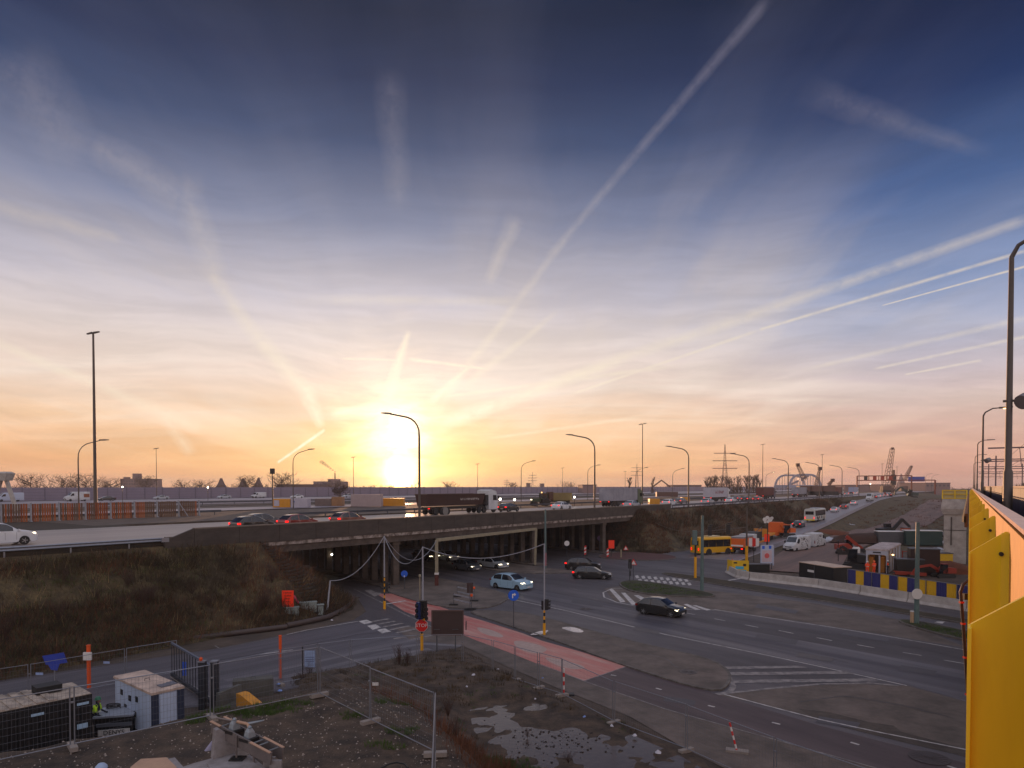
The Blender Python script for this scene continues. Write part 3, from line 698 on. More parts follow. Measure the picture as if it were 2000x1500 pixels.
def car_mesh(kind):
    c=CARS[kind]; Lc,W,H=c['L'],c['W'],c['H']; ra=.36; wz=.32; wx=[c['w'][0]*Lc,c['w'][1]*Lc]
    xs={0,.012,.035,.07,.10,.13,.155,.19,.24,.29,.345,.37,.43,.5,.56,.60,.66,.70,.735,.78,.84,.90,.95,.985,1.0,c['g0']}
    for x in wx:
        for k in (-1,-.82,-.55,-.25,0,.25,.55,.82,1): xs.add(min(1,max(0,(x+k*ra)/Lc)))
    xs=sorted(xs); out=[xs[0]]
    for x in xs[1:]:
        if x-out[-1]>.008: out.append(x)
    xs=out; rings=[]; info=[]
    for x in xs:
        X=(x-.5)*Lc; t=interp(c['top'],x)*H; b=min(interp(c['belt'],x)*H,t); 
        ws=interp([(0,.84),(.03,.93),(.10,.985),(.2,1),(.78,1),(.90,.975),(.965,.91),(1,.78)],x); w=W/2*ws
        arch=0
        for q in wx:
            d=abs(x*Lc-q)
            if d<ra+.001: arch=wz+math.sqrt(max(0,ra*ra-d*d))-.02
        zb=.20 if .04<x<.96 else .27
        k=cl((t-b)/(H-b*1.0)) if t>b+.02 else 0
        gw=1-.20*cl((t-b)/(H*.38)); 
        z2=max(zb+.02,arch); z3=max(H*.33,arch+.05)
        half=[(0,zb),(w-(.34 if arch else .12),zb if not arch else zb),(w-(.30 if arch else .05),max(zb,arch)),(w-.012,z2),(w,max(z3,min(H*.42,b-.04))),(w*.985,max(b,z3+.02)),(w*gw*.975,max(b+.012,t-.055,z3+.03)),(w*gw*.86,max(b+.016,t-.008,z3+.035)),(w*gw*.45,max(b+.018,t+.008)),(0,max(b+.02,t+.012))]
        ring=[(X,-y,z) for y,z in half[::-1]]+[(X,y,z) for y,z in half[1:]]
        rings.append(ring); info.append((x,t,b,k))
    n=len(rings[0]); vs=[p for r in rings for p in r]
    groups={'body':[],'windscreen':[],'rear_window':[],'left':[],'right':[]}
    g0=c['g0']; hb_=kind!='sedan'
    ctop=c['top']
    # index order: 0..9 left (top->bottom), 9..18 right (bottom->top)
    for i in range(len(xs)-1):
        x0,x1=xs[i],xs[i+1]; xm=(x0+x1)/2
        for k_ in range(n-1):
            a=i*n+k_; f=(a,a+1,a+1+n,a+n); key='body'
            top=k_<=2 or k_>=n-4
            dt=(interp(ctop,x1)-interp(ctop,x0))/(x1-x0)
            if k_ in(0,1,n-2,n-3):
                if .575<=xm<.735: key='windscreen'
                elif dt>1.15 and g0-.035<=xm<.30 and interp(ctop,xm)>.70: key='rear_window'
            if k_==3 or k_==n-5:
                if (g0+.05<xm<.695) and not(.345<=xm<=.372) and interp(ctop,xm)>.78: key='left' if k_==3 else 'right'
            groups[key].append(f)
    groups['body'].append(tuple(range(n))); m0=(len(xs)-1)*n; groups['body'].append(tuple(m0+k_ for k_ in range(n-1,-1,-1)))
    for r_ in range(len(xs)-1):            # close the underside seam at the roof centre line is shared: first==last
        a=r_*n; groups['body'].append((a+n-1,a,a+n,a+2*n-1))
    res={}
    for k_,fs in groups.items():
        if not fs: continue
        used=sorted({i for f in fs for i in f}); mp={u:i for i,u in enumerate(used)}
        mb=MB(); mb.v=[vs[u] for u in used]; mb.f=[tuple(mp[i] for i in f) for f in fs]
        if k_!='body': 
            pass
        res[k_]=mb.mesh(k_ if k_!='body' else 'body',35)
    ww=MB(); ww.lathe([(.20,-.10),(.315,-.10),(.325,-.06),(.325,.06),(.315,.10),(.20,.10)],n=20,axis='y'); res['tyre']=ww.mesh('tyre',40)
    rm=MB(); rm.lathe([(0,-.06),(.20,-.06),(.205,.05),(0,.05)],n=18,axis='y')
    for k_ in range(5):
        a=k_*2*math.pi/5; 
        for sd_ in (1,-1): rm.bar((0,sd_*.085,0),(.195*math.cos(a),sd_*.09,.195*math.sin(a)),.05,.03,up=(0,1,0))
    res['rim']=rm.mesh('rim',40)
    hl=MB(); res['hl']={}
    for s_ in (1,-1):
        zf=interp(c['belt'],.955)*H
        m_=MB(); w=W/2*.93
        m_.loft([[(Lc*.5-.13,s_*w*.98,zf-.10),(Lc*.5-.16,s_*w*1.005,zf-.01),(Lc*.5-.14,s_*w*.66,zf+.02),(Lc*.5-.03,s_*w*.60,zf-.10)],[(Lc*.5-.34,s_*w*1.05,zf-.05),(Lc*.5-.36,s_*w*1.055,zf+.0),(Lc*.5-.3,s_*w*.72,zf+.035),(Lc*.5-.2,s_*w*.70,zf-.02)]])
        res['hl'][s_]=m_.mesh('headlight')
        m_=MB(); zt=interp(c['belt'],.03)*H; w=W/2
        m_.bbox(-Lc*.5-.012,-Lc*.5+.22,*sorted((s_*w*.70,s_*w*.955)),zt-.19,zt-.04)
        res.setdefault('tl',{})[s_]=m_.mesh('tail_light')
        m_=MB(); m_.loft([[(Lc*.215,s_*(W/2-.02),H*.62),(Lc*.215,s_*(W/2+.18),H*.625),(Lc*.215,s_*(W/2+.17),H*.72),(Lc*.215,s_*(W/2),H*.70)],[(Lc*.245,s_*(W/2-.02),H*.62),(Lc*.245,s_*(W/2+.14),H*.63),(Lc*.245,s_*(W/2+.13),H*.70),(Lc*.245,s_*(W/2),H*.69)]])
        res.setdefault('mir',{})[s_]=m_.mesh('wing_mirror')
    m_=MB().loft([[(Lc*.5-.03,-W*.30,H*.24),(Lc*.5-.03,W*.30,H*.24),(Lc*.5+.005,W*.27,H*.38),(Lc*.5+.005,-W*.27,H*.38)],[(Lc*.5-.2,-W*.30,H*.24),(Lc*.5-.2,W*.30,H*.24),(Lc*.5-.2,W*.27,H*.38),(Lc*.5-.2,-W*.27,H*.38)]]); res['grille']=m_.mesh('grille')
    res['pf']=MB().box((Lc*.5+.012,0,H*.24),(.02,.5,.11)).mesh('number_plate'); res['pr']=MB().box((-Lc*.5-.012,0,H*.36),(.02,.5,.11)).mesh('number_plate')
    # door gaps as thin recess-coloured strips standing 2 mm proud
    dm=MB()
    for s_ in (1,-1):
        for fx in (.33,.55,.70): dm.box(((fx-.5)*Lc,s_*(W/2-.004),H*.40),(.012,.014,H*.32))
    res['door_seam']=dm.mesh('door_seam')
    return res
CM={}
for k in CARS: CM[k]=car_mesh(k)
def car(kind,colr,label,loc,rz,head=False,tail=False,group=None,name='car',detail=True,rail=False):
    c=CARS[kind]; m=CM[kind]; t=T(name,label,'car',tuple(loc),rz,group); pm=PAINT[colr]
    P('body',m['body'],pm,t)
    for k,nm in (('windscreen','windscreen'),('rear_window','rear_window'),('left','side_window'),('right','side_window')):
        if k in m: P(nm,m[k],glass,t)
    for x in c['w']:
        for s_ in (1,-1):
            wp=P('wheel',m['tyre'],rubber,t); wp.location=((x-.5)*c['L'],s_*(c['W']/2-.115),.325); P('rim',m['rim'],rimm,wp)
    for s_ in (1,-1):
        P('headlight',m['hl'][s_],headon if head else headoff,t); P('tail_light',m['tl'][s_],tailon if tail else tailoff,t)
        if detail: P('wing_mirror',m['mir'][s_],pm,t)
    if detail:
        P('grille',m['grille'],blackp,t); P('number_plate',m['pf'],platem,t); P('number_plate',m['pr'],platem,t); P('door_seam',m['door_seam'],blackp,t)
    return t
RD=math.atan2(-.774,.633)                 # heading of the main road towards the viewer's right
car('suv','blue','light blue crossover with dark glass roof coming out from under the bridge',G(999,1150),RD+R(-2)+R(14),head=True)
bc=car('hatch','black','black hatchback with lit headlights driving past the hatched splitter',G(1291,1201),RD+R(12),head=True)
car('suv','black','larger dark crossover with chrome window frames, behind the other dark car at the junction',G(1139,1113),R(-11),tail=True,group=None)
car('estate','black','black hatchback with its brake light on waiting at the junction next to the chrome-trimmed crossover',G(1157,1130),R(-13),tail=True)
car('sedan','silver','silver saloon with lit headlights leaving the shade under the bridge',G(962,1109),RD+R(8),head=True)
car('hatch','grey','dark car under the bridge just left of the silver saloon, its headlights lit',G(912,1114),RD+R(8),head=True)
car('hatch','silver','pale car farther back under the bridge beside the white portal post',G(872,1095),RD+R(6),head=True)
car('suv','black','dark car deepest under the bridge, showing little but its warm headlights',G(832,1095),RD+R(6),head=True)
car('suv','white','white car behind the guard rail, cut off by the left edge',V(-6,1077,49.5),HA,head=True).location.z=HZ+.02
def hcar(kind,colr,label,u,off,head=False,tail=True,flip=False,dv=0,dz=HZ+.03):
    # stand on the near carriageway at lateral offset `off`, in the sight line of column u
    k=(u-1000)/F; s=(k*(56.7+UX*off)+25.5+UY*off)/(UX-k*UY); p=HW(s,off,dz)
    return car(kind,colr,label,p,HA+(math.pi if flip else 0)+R(dv),head=head,tail=tail)
hcar('hatch','grey','dark car half hidden by the leftmost car on the bridge',513,8.4)
hcar('hatch','black','black hatchback with red tail lights, leftmost of the row of cars on the bridge',494,4.0)
hcar('hatch','red','dark red hatchback second in the row of cars on the bridge',583,4.0)
hcar('hatch','brown','reddish hatchback ahead of the dark red one on the bridge',681,4.6)
hcar('hatch','black','black car just ahead of the white lorry cab on the bridge',994,14.5)
hcar('sedan','white','pale rounded car with a red tail light alone in the middle of the bridge lane',1097,13.5)
hcar('sedan','silver','pale blue saloon tucked beside the grey box lorry with its brake lights lit',1234,8)
hcar('estate','white','white estate car just past the end of the bridge parapet',1308,8)
hcar('estate','grey','dark grey car overlapping the white estate past the bridge',1330,12)
hcar('estate','silver','silver car with tail lights beside the lorry with faded lettering',1383,4)
hcar('sedan','white','white car close behind the red-striped lorry, lights on',1428,5)
hcar('suv','black','black car with two bright tail lights left of the street lamp on the highway',1459,5)
hcar('hatch','red','red car queuing at the edge of the highway beside the maroon container',1480,4)
hcar('hatch','grey','grey car between the maroon container and the grey trailer',1440,12)
hcar('hatch','silver','small pale car far along the highway before the gantry',1655,9); hcar('suv','white','small white car far along the highway right before the gantry legs',1672,12)
# cars on the slip road
def rcar(kind,colr,label,s,do=0,tail=True,flip=False,head=False):
    o,z=rampat(s); o2,z2=rampat(s+6); return car(kind,colr,label,HW(s,o+do,z+.05),HA+(math.pi if flip else 0),tail=tail,head=head)
def s_at(u,do=0):
    best=None
    for i in range(90*4,420*4):
        s=i/4; o,z=rampat(s); p=HW(s,o+do); e=abs(p.x/p.y*F-(u-1000))
        if best is None or e<best[0]: best=(e,s)
    return best[1]
rcar('sedan','black','black saloon with red brake lights behind the white bus on the slip road',s_at(1568),0.8)
rcar('hatch','white','white hatchback braking on the slip road beyond the bus',s_at(1638),1)
rcar('sedan','brown','dull copper saloon braking on the slip road ahead of the white hatchback',s_at(1655),.8)
rcar('hatch','white','white car braking just before the white van on the slip road',s_at(1673),.8)
for i,(u,c_,lb) in enumerate([(1709,'red','dark red car queuing beyond the white van on the slip road'),(1717,'white','white car following the dark red one in the slip road queue'),(1724,'silver','silver car in the slip road queue below the blue gantry sign'),(1731,'white','white car near the far end of the slip road queue'),(1738,'grey','grey car at the far end of the slip road queue')]):
    rcar('hatch',c_,lb,s_at(u,.5),.5)
for (u,v,z,c_,lb,a) in [(1750,974,4.2,'white','white car parked on the dirt track beyond the slip road',.2),(1759,974,4.2,'silver','pale blue car parked next to the white one on the dirt track',.3)]:
    car('hatch',c_,lb,G(u,v,z),a)
car('suv','black','dark van-like car parked under the teal container on the site',G(1815,1058,.1),R(8)); car('estate','silver','silver estate car at the top of the dirt track',G(1768,976,4.2),R(15))
car('estate','black','dark pickup-like car parked on the site behind the office cabin',G(1838,1052,.0),R(5)); car('hatch','grey','grey car parked on the site near the bridge pier',G(1862,1050,.0),R(20))
# --- big vehicles: wheels helper
bigt=MB().lathe([(.28,-.15),(.48,-.15),(.50,-.10),(.50,.10),(.48,.15),(.28,.15)],n=18,axis='y').mesh('tyre',40)
bigr=MB().lathe([(0,-.10),(.14,-.14),(.28,-.10),(.28,.10),(.14,.14),(0,.10)],n=14,axis='y').mesh('rim',40)
def wheels(t,xs,hw,r=.5,m=rimm):
    for x in xs:
        for s_ in (1,-1):
            w_=P('wheel',bigt,rubber,t); w_.location=(x,s_*(hw-.16),r); w_.scale=(r/.5,1,r/.5); P('rim',bigr,m,w_)
whitep=mat('white_vehicle_paint',(202,204,206),.4,.06,.8,(176,176,178)); 
def box_lorry(label,loc,rz,cabm,boxm,L_=13.4,H_=3.95,ribs=True,tail=True,head=False,name='box_lorry',flat=None):
    t=T(name,label,'lorry',tuple(loc),rz)
    if flat is None:
        P('cargo_box',MB().bbox(-L_/2-1,L_/2-1,-1.26,1.26,1.2,H_),boxm,t)
        if ribs:
            k=MB(); n=int(L_/.75)
            for i in range(n+1):
                x=-L_/2-1+i*L_/n
                for s_ in (1,-1): k.box((x,s_*1.275,(1.2+H_)/2),(.07,.03,H_-1.3))
            P('side_ribs',k,boxm,t)
        P('rear_door',MB().bbox(-L_/2-1.03,-L_/2-1,-1.2,1.2,1.25,H_-.08),boxm,t)
    P('chassis',MB().bbox(-L_/2-1,L_/2+1,-.5,.5,.75,1.17),blackp,t)
    P('side_guard',MB().bbox(-L_/2+2.5,L_/2-3,-1.22,-1.18,.6,1.0).bbox(-L_/2+2.5,L_/2-3,1.18,1.22,.6,1.0),blackp,t)
    x0=L_/2-.6
    prof=[(x0,.55),(x0+2.25,.55),(x0+2.33,1.3),(x0+2.2,2.4),(x0+1.95,3.35),(x0+.6,3.75),(x0,3.7)]
    P('cab',MB().plate(prof,(0,0,0),(1,0,0),(0,0,1),2.45),cabm,t)
    P('windscreen',MB().bar((x0+2.265,0,2.0),(x0+2.06,0,2.95),2.2,.03,up=(0,1,0)) if False else MB().add([(x0+2.285,-1.1,1.95),(x0+2.285,1.1,1.95),(x0+2.08,1.1,2.95),(x0+2.08,-1.1,2.95),(x0+2.2,-1.1,1.95),(x0+2.2,1.1,1.95),(x0+2.0,1.1,2.95),(x0+2.0,-1.1,2.95)],[(0,1,2,3),(7,6,5,4),(0,4,5,1),(3,2,6,7),(0,3,7,4),(1,5,6,2)]),glass,t)
    for s_ in (1,-1):
        P('side_window',MB().plate([(x0+1.0,2.0),(x0+2.05,2.0),(x0+1.9,2.8),(x0+1.0,2.8)],(0,s_*1.235,0),(1,0,0),(0,0,1),.02),glass,t)
        P('headlight',MB().box((x0+2.33,s_*.95,.95),(.04,.3,.16)),headon if head else headoff,t)
        P('tail_light',MB().box((-L_/2-1.04,s_*1.0,1.05),(.04,.3,.12)),tailon if tail else tailoff,t)
        P('wing_mirror',MB().box((x0+2.2,s_*1.42,2.45),(.12,.22,.5)),blackp,t)
    wheels(t,(-L_/2+.4,-L_/2+1.7,-L_/2+3.0,L_/2-3.0,x0+1.3),1.22)
    return t
def hpos(u,off,dz=HZ+.03):
    k=(u-1000)/F; s=(k*(56.7+UX*off)+25.5+UY*off)/(UX-k*UY); return HW(s,off,dz)
greyb=mat('grey_box_body',(150,150,160),.5,.12,.5,(126,126,136)); maroon=mat('maroon_container',(92,40,38),.6,.2,.6); ochre=mat('ochre_container',(122,104,60),.6,.2,.6)
lg=box_lorry('long grey box lorry with a green cab beside the end of the bridge',hpos(1213,15),HA,mat('green_cab',(64,84,60),.4),greyb,13.0,3.9)
tl=box_lorry('lorry with a pale curtain side and faded red lettering on the highway',hpos(1400,15),HA,whitep,mat('pale_curtain_side',(176,174,184),.55,.1,.4),13,3.95,False)
strokes(tl,mat('faded_red_print',(124,70,76),.6),9,7.0,1.0,facing((-1.2,-1.268,2.7),(1,0,0)))
box_lorry('lorry with a maroon ribbed container on the highway, left of the green cab',hpos(1496,15),HA,mat('blue_cab',(60,64,84),.4),maroon,12,3.9)
box_lorry('lorry with a dark-ended grey trailer below the white arch bridge',hpos(1562,15),HA,mat('dark_cab',(52,40,40),.4),greyb,13,3.95)
box_lorry('lorry with an ochre container under the crane on the highway',hpos(1606,15),HA,whitep,ochre,12,3.9)
box_lorry('lorry with a dull red container right of the ochre one',hpos(1636,15),HA,whitep,mat('dull_red_container',(104,54,46),.6,.2,.6),12,3.9)
box_lorry('pale blue box lorry farthest along the highway before the gantry',hpos(1667,16),HA,whitep,mat('pale_blue_box',(140,150,178),.5),13,3.9,False)
# the tipper / tanker lorry with a white cab
tk=T('tipper_lorry','white-cabbed lorry pulling a dark brown tipper trailer with faint white lettering on the bridge','lorry',tuple(hpos(905,16)),HA)
dkb=mat('dark_brown_tipper',(60,34,28),.5,.2,.6)
prof=[(-9.2,1.5),(3.6,1.5),(4.0,3.0),(-9.5,3.0),(-9.7,2.6)]
P('tipper_body',MB().loft([[(-9.6,-1.25,3.05),(-9.6,1.25,3.05),(-9.4,.95,1.35),(-9.4,-.95,1.35)],[(4.0,-1.25,3.05),(4.0,1.25,3.05),(3.6,.95,1.35),(3.6,-.95,1.35)]]),dkb,tk)
P('top_rim',MB().bar((-9.6,-1.27,3.08),(4.0,-1.27,3.08),.1).bar((-9.6,1.27,3.08),(4.0,1.27,3.08),.1),dkb,tk)
P('chassis',MB().bbox(-9,8,-.5,.5,.8,1.2),blackp,tk)
x0=5.0
P('cab',MB().plate([(x0,.5),(x0+2.3,.5),(x0+2.4,1.3),(x0+2.3,2.4),(x0+2.0,3.45),(x0+.9,3.75),(x0,3.6)],(0,0,0),(1,0,0),(0,0,1),2.45),whitep,tk)
P('cab_rear',MB().bbox(x0-.7,x0-.02,-1.1,1.1,1.2,2.9),blackp,tk)
P('windscreen',MB().add([(x0+2.345,-1.1,2.0),(x0+2.345,1.1,2.0),(x0+2.14,1.1,3.05),(x0+2.14,-1.1,3.05),(x0+2.2,-1.1,2.0),(x0+2.2,1.1,2.0),(x0+2.05,1.1,3.05),(x0+2.05,-1.1,3.05)],[(0,1,2,3),(7,6,5,4),(0,4,5,1),(3,2,6,7),(0,3,7,4),(1,5,6,2)]),glass,tk)
for s_ in (1,-1):
    P('side_window',MB().plate([(x0+1.1,2.0),(x0+2.1,2.0),(x0+1.95,2.85),(x0+1.1,2.85)],(0,s_*1.235,0),(1,0,0),(0,0,1),.02),glass,tk)
    P('wing_mirror',MB().box((x0+2.3,s_*1.42,2.5),(.12,.22,.5)),blackp,tk); P('tail_light',MB().box((-9.0,s_*1.0,1.0),(.04,.3,.12)),tailon,tk)
    P('mudguard',MB().lathe([(.60,-.2),(.62,-.2),(.62,.2),(.60,.2)],(-5.6,s_*1.05,.55),12,'y'),mat('grey_mudguard',(120,116,112),.6),tk)
strokes(tk,mat('faint_white_print',(150,140,134),.6),11,4.6,.42,facing((.2,-1.17,2.35),(1,0,0),(0,.2,1)))
wheels(tk,(-7.6,-6.3,-5.0,2.6,3.9,x0+1.4),1.22)
# tractor with trailer in the median
tr=T('farm_tractor','green farm tractor with a lit roof beacon towing a trailer across the median','tractor',tuple(V(1058,990,150).xy)+(HZ,),math.pi+HA-R(36))
grn=mat('tractor_green',(52,66,46),.5)
P('bonnet',MB().bbox(.4,2.4,-.45,.45,.9,1.7),grn,tr); P('cab_frame',MB().bbox(-1.2,.4,-.75,.75,1.5,1.62).bbox(-1.2,.4,-.8,.8,2.7,2.85).bar((-1.15,-.75,1.5),(-1.1,-.7,2.75),.09).bar((-1.15,.75,1.5),(-1.1,.7,2.75),.09).bar((.35,-.75,1.5),(.3,-.7,2.75),.09).bar((.35,.75,1.5),(.3,.7,2.75),.09),grn,tr)
P('cab_glass',MB().bbox(-1.08,.28,-.66,.66,1.62,2.7),glass,tr); P('beacon',MB().lathe([(.12,0),(.12,.2),(.05,.26)],(0,0,2.85),8),mat('amber_beacon',(255,190,110),.4,emit=3),tr)
for s_ in (1,-1):
    w_=P('wheel',bigt,rubber,tr); w_.location=(-.7,s_*1.0,.85); w_.scale=(1.7,1.7,1.7); P('rim',bigr,rimm,w_); w_=P('wheel',bigt,rubber,tr); w_.location=(1.8,s_*.9,.55); w_.scale=(1.1,1.2,1.1); P('rim',bigr,rimm,w_)
    P('headlight',MB().box((2.42,s_*.3,1.4),(.05,.22,.18)),headon,tr)
tt=T('farm_trailer','tall ochre tipping trailer hitched behind the farm tractor','trailer',tuple(V(1087,990,151).xy)+(HZ,),math.pi+HA-R(36))
P('trailer_body',MB().bbox(-3.2,1.2,-1.2,1.2,1.2,2.9),ochre,tt); P('front_wall',MB().bbox(1.2,2.0,-1.1,1.1,1.4,3.1),mat('rust_brown',(80,50,38),.7),tt); P('drawbar',MB().bar((1.4,0,.9),(4.0,0,.7),.16),blackp,tt); P('chassis',MB().bbox(-3,1.6,-.5,.5,.9,1.18),blackp,tt); wheels(tt,(-2.2,-.9),1.15,.55)
# ---- buses
def bus(label,loc,rz,L_,W_,H_,bodym,roofm,skirt=None,tail=True,name='bus',dest=False,glassf=.45):
    t=T(name,label,'bus',tuple(loc),rz)
    h=W_/2
    sec=[(-h+.04,.35),(-h,.6),(-h,H_*.55),(-h+.07,H_-.22),(-h+.3,H_-.04),(0,H_),(h-.3,H_-.04),(h-.07,H_-.22),(h,H_*.55),(h,.6),(h-.04,.35)]
    rings=[]
    for x,k,dz in ((-L_/2,.94,0),(-L_/2+.1,1,0),(L_/2-.5,1,0),(L_/2-.12,.97,-.05),(L_/2,.9,-.14)):
        rings.append([(x,y*k,z+(dz if z>H_*.5 else 0)) for y,z in sec])
    P('body',MB().loft(rings),bodym,t,35)
    z0,z1=H_*glassf,H_-.42
    for s_ in (1,-1):
        n=max(3,int(L_/1.5)); w_=(L_-1.3)/n
        for i in range(n):
            x=-L_/2+.35+i*w_
            P('side_window',MB().box((x+w_/2,s_*(h-.005),(z0+z1)/2),(w_-.05,.05,z1-z0)),busglass,t)
        P('tail_light',MB().box((-L_/2-.005,s_*(h-.28),.95),(.05,.16,.42)),tailon if tail else tailoff,t)
        P('headlight',MB().box((L_/2-.0,s_*(h-.4),.7),(.05,.3,.16)),headoff,t)
        P('wing_mirror',MB().bar((L_/2-.2,s_*h,H_-.5),(L_/2+.25,s_*(h+.22),H_-.55),.06).box((L_/2+.25,s_*(h+.22),H_-.75),(.1,.2,.35)),blackp,t)
    P('rear_window',MB().box((-L_/2+.0,0,H_*.68),(.04,W_*.74,H_*.26)),busglass,t)
    P('windscreen',MB().add([(L_/2+.02,-h*.84,H_*.40),(L_/2+.02,h*.84,H_*.40),(L_/2-.04,h*.82,H_*.86),(L_/2-.04,-h*.82,H_*.86),(L_/2-.1,-h*.84,H_*.40),(L_/2-.1,h*.84,H_*.40),(L_/2-.2,h*.82,H_*.86),(L_/2-.2,-h*.82,H_*.86)],[(0,1,2,3),(7,6,5,4),(0,4,5,1),(3,2,6,7),(0,3,7,4),(1,5,6,2)]),busglass,t)
    P('roof_unit',MB().bbox(-L_*.18,L_*.12,-h*.62,h*.62,H_-.02,H_+.16),roofm,t)
    P('number_plate',MB().box((-L_/2-.02,0,.62),(.03,.5,.12)),platem,t); P('bumper',MB().bbox(-L_/2-.06,-L_/2+.2,-h+.06,h-.06,.34,.58),skirt or bodym,t)
    wheels(t,(-L_*.24,L_*.30),h+.01,.45)
    for x in (-L_*.24,L_*.30):
        for s_ in (1,-1): P('wheel_arch',MB().lathe([(.50,-.01),(.58,-.01),(.58,.01),(.50,.01)],(x,s_*(h+.006),.45),14,'y'),blackp,t)
    return t
yel=mat('bus_yellow',(214,160,14),.4,.06,.5)
bus('small yellow coach with a cream roof unit waiting at the signals','' or G(1392,1082),R(24),7.2,2.3,2.85,yel,mat('cream_roof',(206,190,150),.5))
wb=bus('white city bus with a yellow bumper and advert pictures climbing the slip road',HW(s_at(1597),rampat(s_at(1597))[0]+.5,rampat(s_at(1597))[1]+.05),HA,11.8,2.5,3.05,mat('bus_white',(190,188,182),.45,.05,.5),mat('grey_roof_unit',(150,152,160),.5),mat('bus_yellow_bumper',(230,200,20),.5))
for s_ in (1,-1):
    for k,(x,w_) in enumerate(((-3.6,1.0),(-1.6,1.3),(1.0,1.1),(3.4,1.0))):
        P('advert_panel',MB().box((x,s_*1.262,.95),(w_,.02,.6)),mat('advert_print_%s'%('warm' if k%2 else 'dark'),(150,120,90) if k%2 else (60,62,70),.6,.3,1.5),wb)
# ---- vans
def van(label,loc,rz,pm,tail=False,L_=6.6,H_=2.6,name='van',cat='van',art=False,group=None):
    t=T(name,label,cat,tuple(loc),rz,group); W_=2.05; h=W_/2
    pr=[(-.5,.95),(-.495,1),(.12,1.0),(.22,.965),(.345,.60),(.455,.50),(.49,.40),(.5,.22)]
    rings=[]
    for fx,ft in pr:
        tp=ft*H_; k=.97 if fx in(-.5,) else (1 if fx<.3 else .97-(fx-.3)*.35)
        b=min(tp-.1,H_*.5)
        rings.append([(fx*L_,y*k,z) for y,z in ((-h+.06,.32),(-h,.5),(-h,b),(-h*.93,max(b+.05,tp-.12)),(-h*.80,tp),(h*.80,tp),(h*.93,max(b+.05,tp-.12)),(h,b),(h,.5),(h-.06,.32))])
    P('body',MB().loft(rings),pm,t,35)
    a,b_=.228,.338
    za,zb=.955*H_-.03,.625*H_
    P('windscreen',MB().add([(b_*L_+.03,-h*.80,zb),(b_*L_+.03,h*.80,zb),(a*L_+.05,h*.74,za),(a*L_+.05,-h*.74,za),(b_*L_-.05,-h*.80,zb-.03),(b_*L_-.05,h*.80,zb-.03),(a*L_-.03,h*.74,za-.03),(a*L_-.03,-h*.74,za-.03)],[(0,1,2,3),(7,6,5,4),(0,4,5,1),(3,2,6,7),(0,3,7,4),(1,5,6,2)]),glass,t)
    for s_ in (1,-1):
        P('side_window',MB().plate([(.17*L_,H_*.60),(.315*L_,H_*.60),(.24*L_,H_*.84),(.17*L_,H_*.84)],(0,s_*(h*.985),0),(1,0,0),(0,0,1),.06),glass,t)
        P('headlight',MB().box((.484*L_,s_*h*.74,H_*.39),(.1,.34,.18)),headoff,t); P('tail_light',MB().box((-.5*L_-.01,s_*h*.90,H_*.42),(.04,.14,.5)),tailon if tail else tailoff,t)
        P('wing_mirror',MB().box((.30*L_,s_*(h+.16),H_*.62),(.1,.22,.36)),blackp,t)
        if art:
            k=MB(); rnd=random.Random(3)
            for i in range(26):
                x=rnd.uniform(-.46,.12)*L_; z=rnd.uniform(.25,.86)*H_; r=rnd.uniform(.05,.17)
                if x/L_+ (1-z/H_)*.5 < -.22+rnd.uniform(0,.25) or True:
                    pts=[(x+r*rnd.uniform(.5,1.5)*math.cos(q),z+r*rnd.uniform(.5,1.6)*math.sin(q)) for q in [j*1.05 for j in range(6)]]
                    k.plate(pts,(0,s_*(h*(1.0 if z<H_*.5 else .985)+.004),0),(1,0,0),(0,0,1),.012)
            P('dark_graphics',k,mat('van_graphics',(52,44,44),.5),t)
    P('bumper',MB().bbox(.49*L_,.515*L_,-h*.9,h*.9,.32,.62),blackp,t); P('number_plate',MB().box((.518*L_,0,.5),(.02,.5,.12)),platem,t)
    P('rear_door',MB().bbox(-.5*L_-.02,-.5*L_,-h*.88,h*.88,.5,H_*.93),pm,t); P('grille',MB().box((.492*L_,0,H_*.33),(.06,h*1.1,.16)),blackp,t)
    wheels(t,(-.27*L_,.32*L_),h,.36); return t
v1=van('white panel van with dark side graphics parked facing the viewer on the dirt yard',G(1556,1076),R(-138),whitep,art=True,L_=6.2)
strokes(v1,mat('van_print',(40,50,70),.5),9,1.2,.14,facing((.205*6.2,0,2.62),(0,1,0),(-.5,0,1)))
van('white panel van parked behind the other one on the dirt yard',G(1592,1068),R(48),whitep,art=True,L_=6.0)
van('white van on the slip road seen from the front',HW(s_at(1692),rampat(s_at(1692))[0]-1.2,rampat(s_at(1692))[1]+.05),HA+math.pi,whitep,L_=6.0,H_=3.0)
for (u,Y,lb,pm,L_,H_) in [(150,196,'white delivery van with an orange side mark on the far carriageway',whitep,6.2,2.7),(18,190,'white van with a sloping nose at the far left of the far carriageway',mat('pale_van',(170,178,196),.4),6.5,2.5),(505,250,'small white van on the far carriageway below the pointed towers',whitep,5.2,2.1)]:
    p=V(u,977,Y); v=van(lb,(p.x,p.y,HZ+.05),HA+math.pi,pm,L_=L_,H_=H_)
    if u==150:
        for s_ in (1,-1): P('orange_mark',MB().box((-2.2,s_*1.03,1.6),(1.5,.03,1.0)),mat('orange_mark',(150,84,50),.6,.4,3),v)
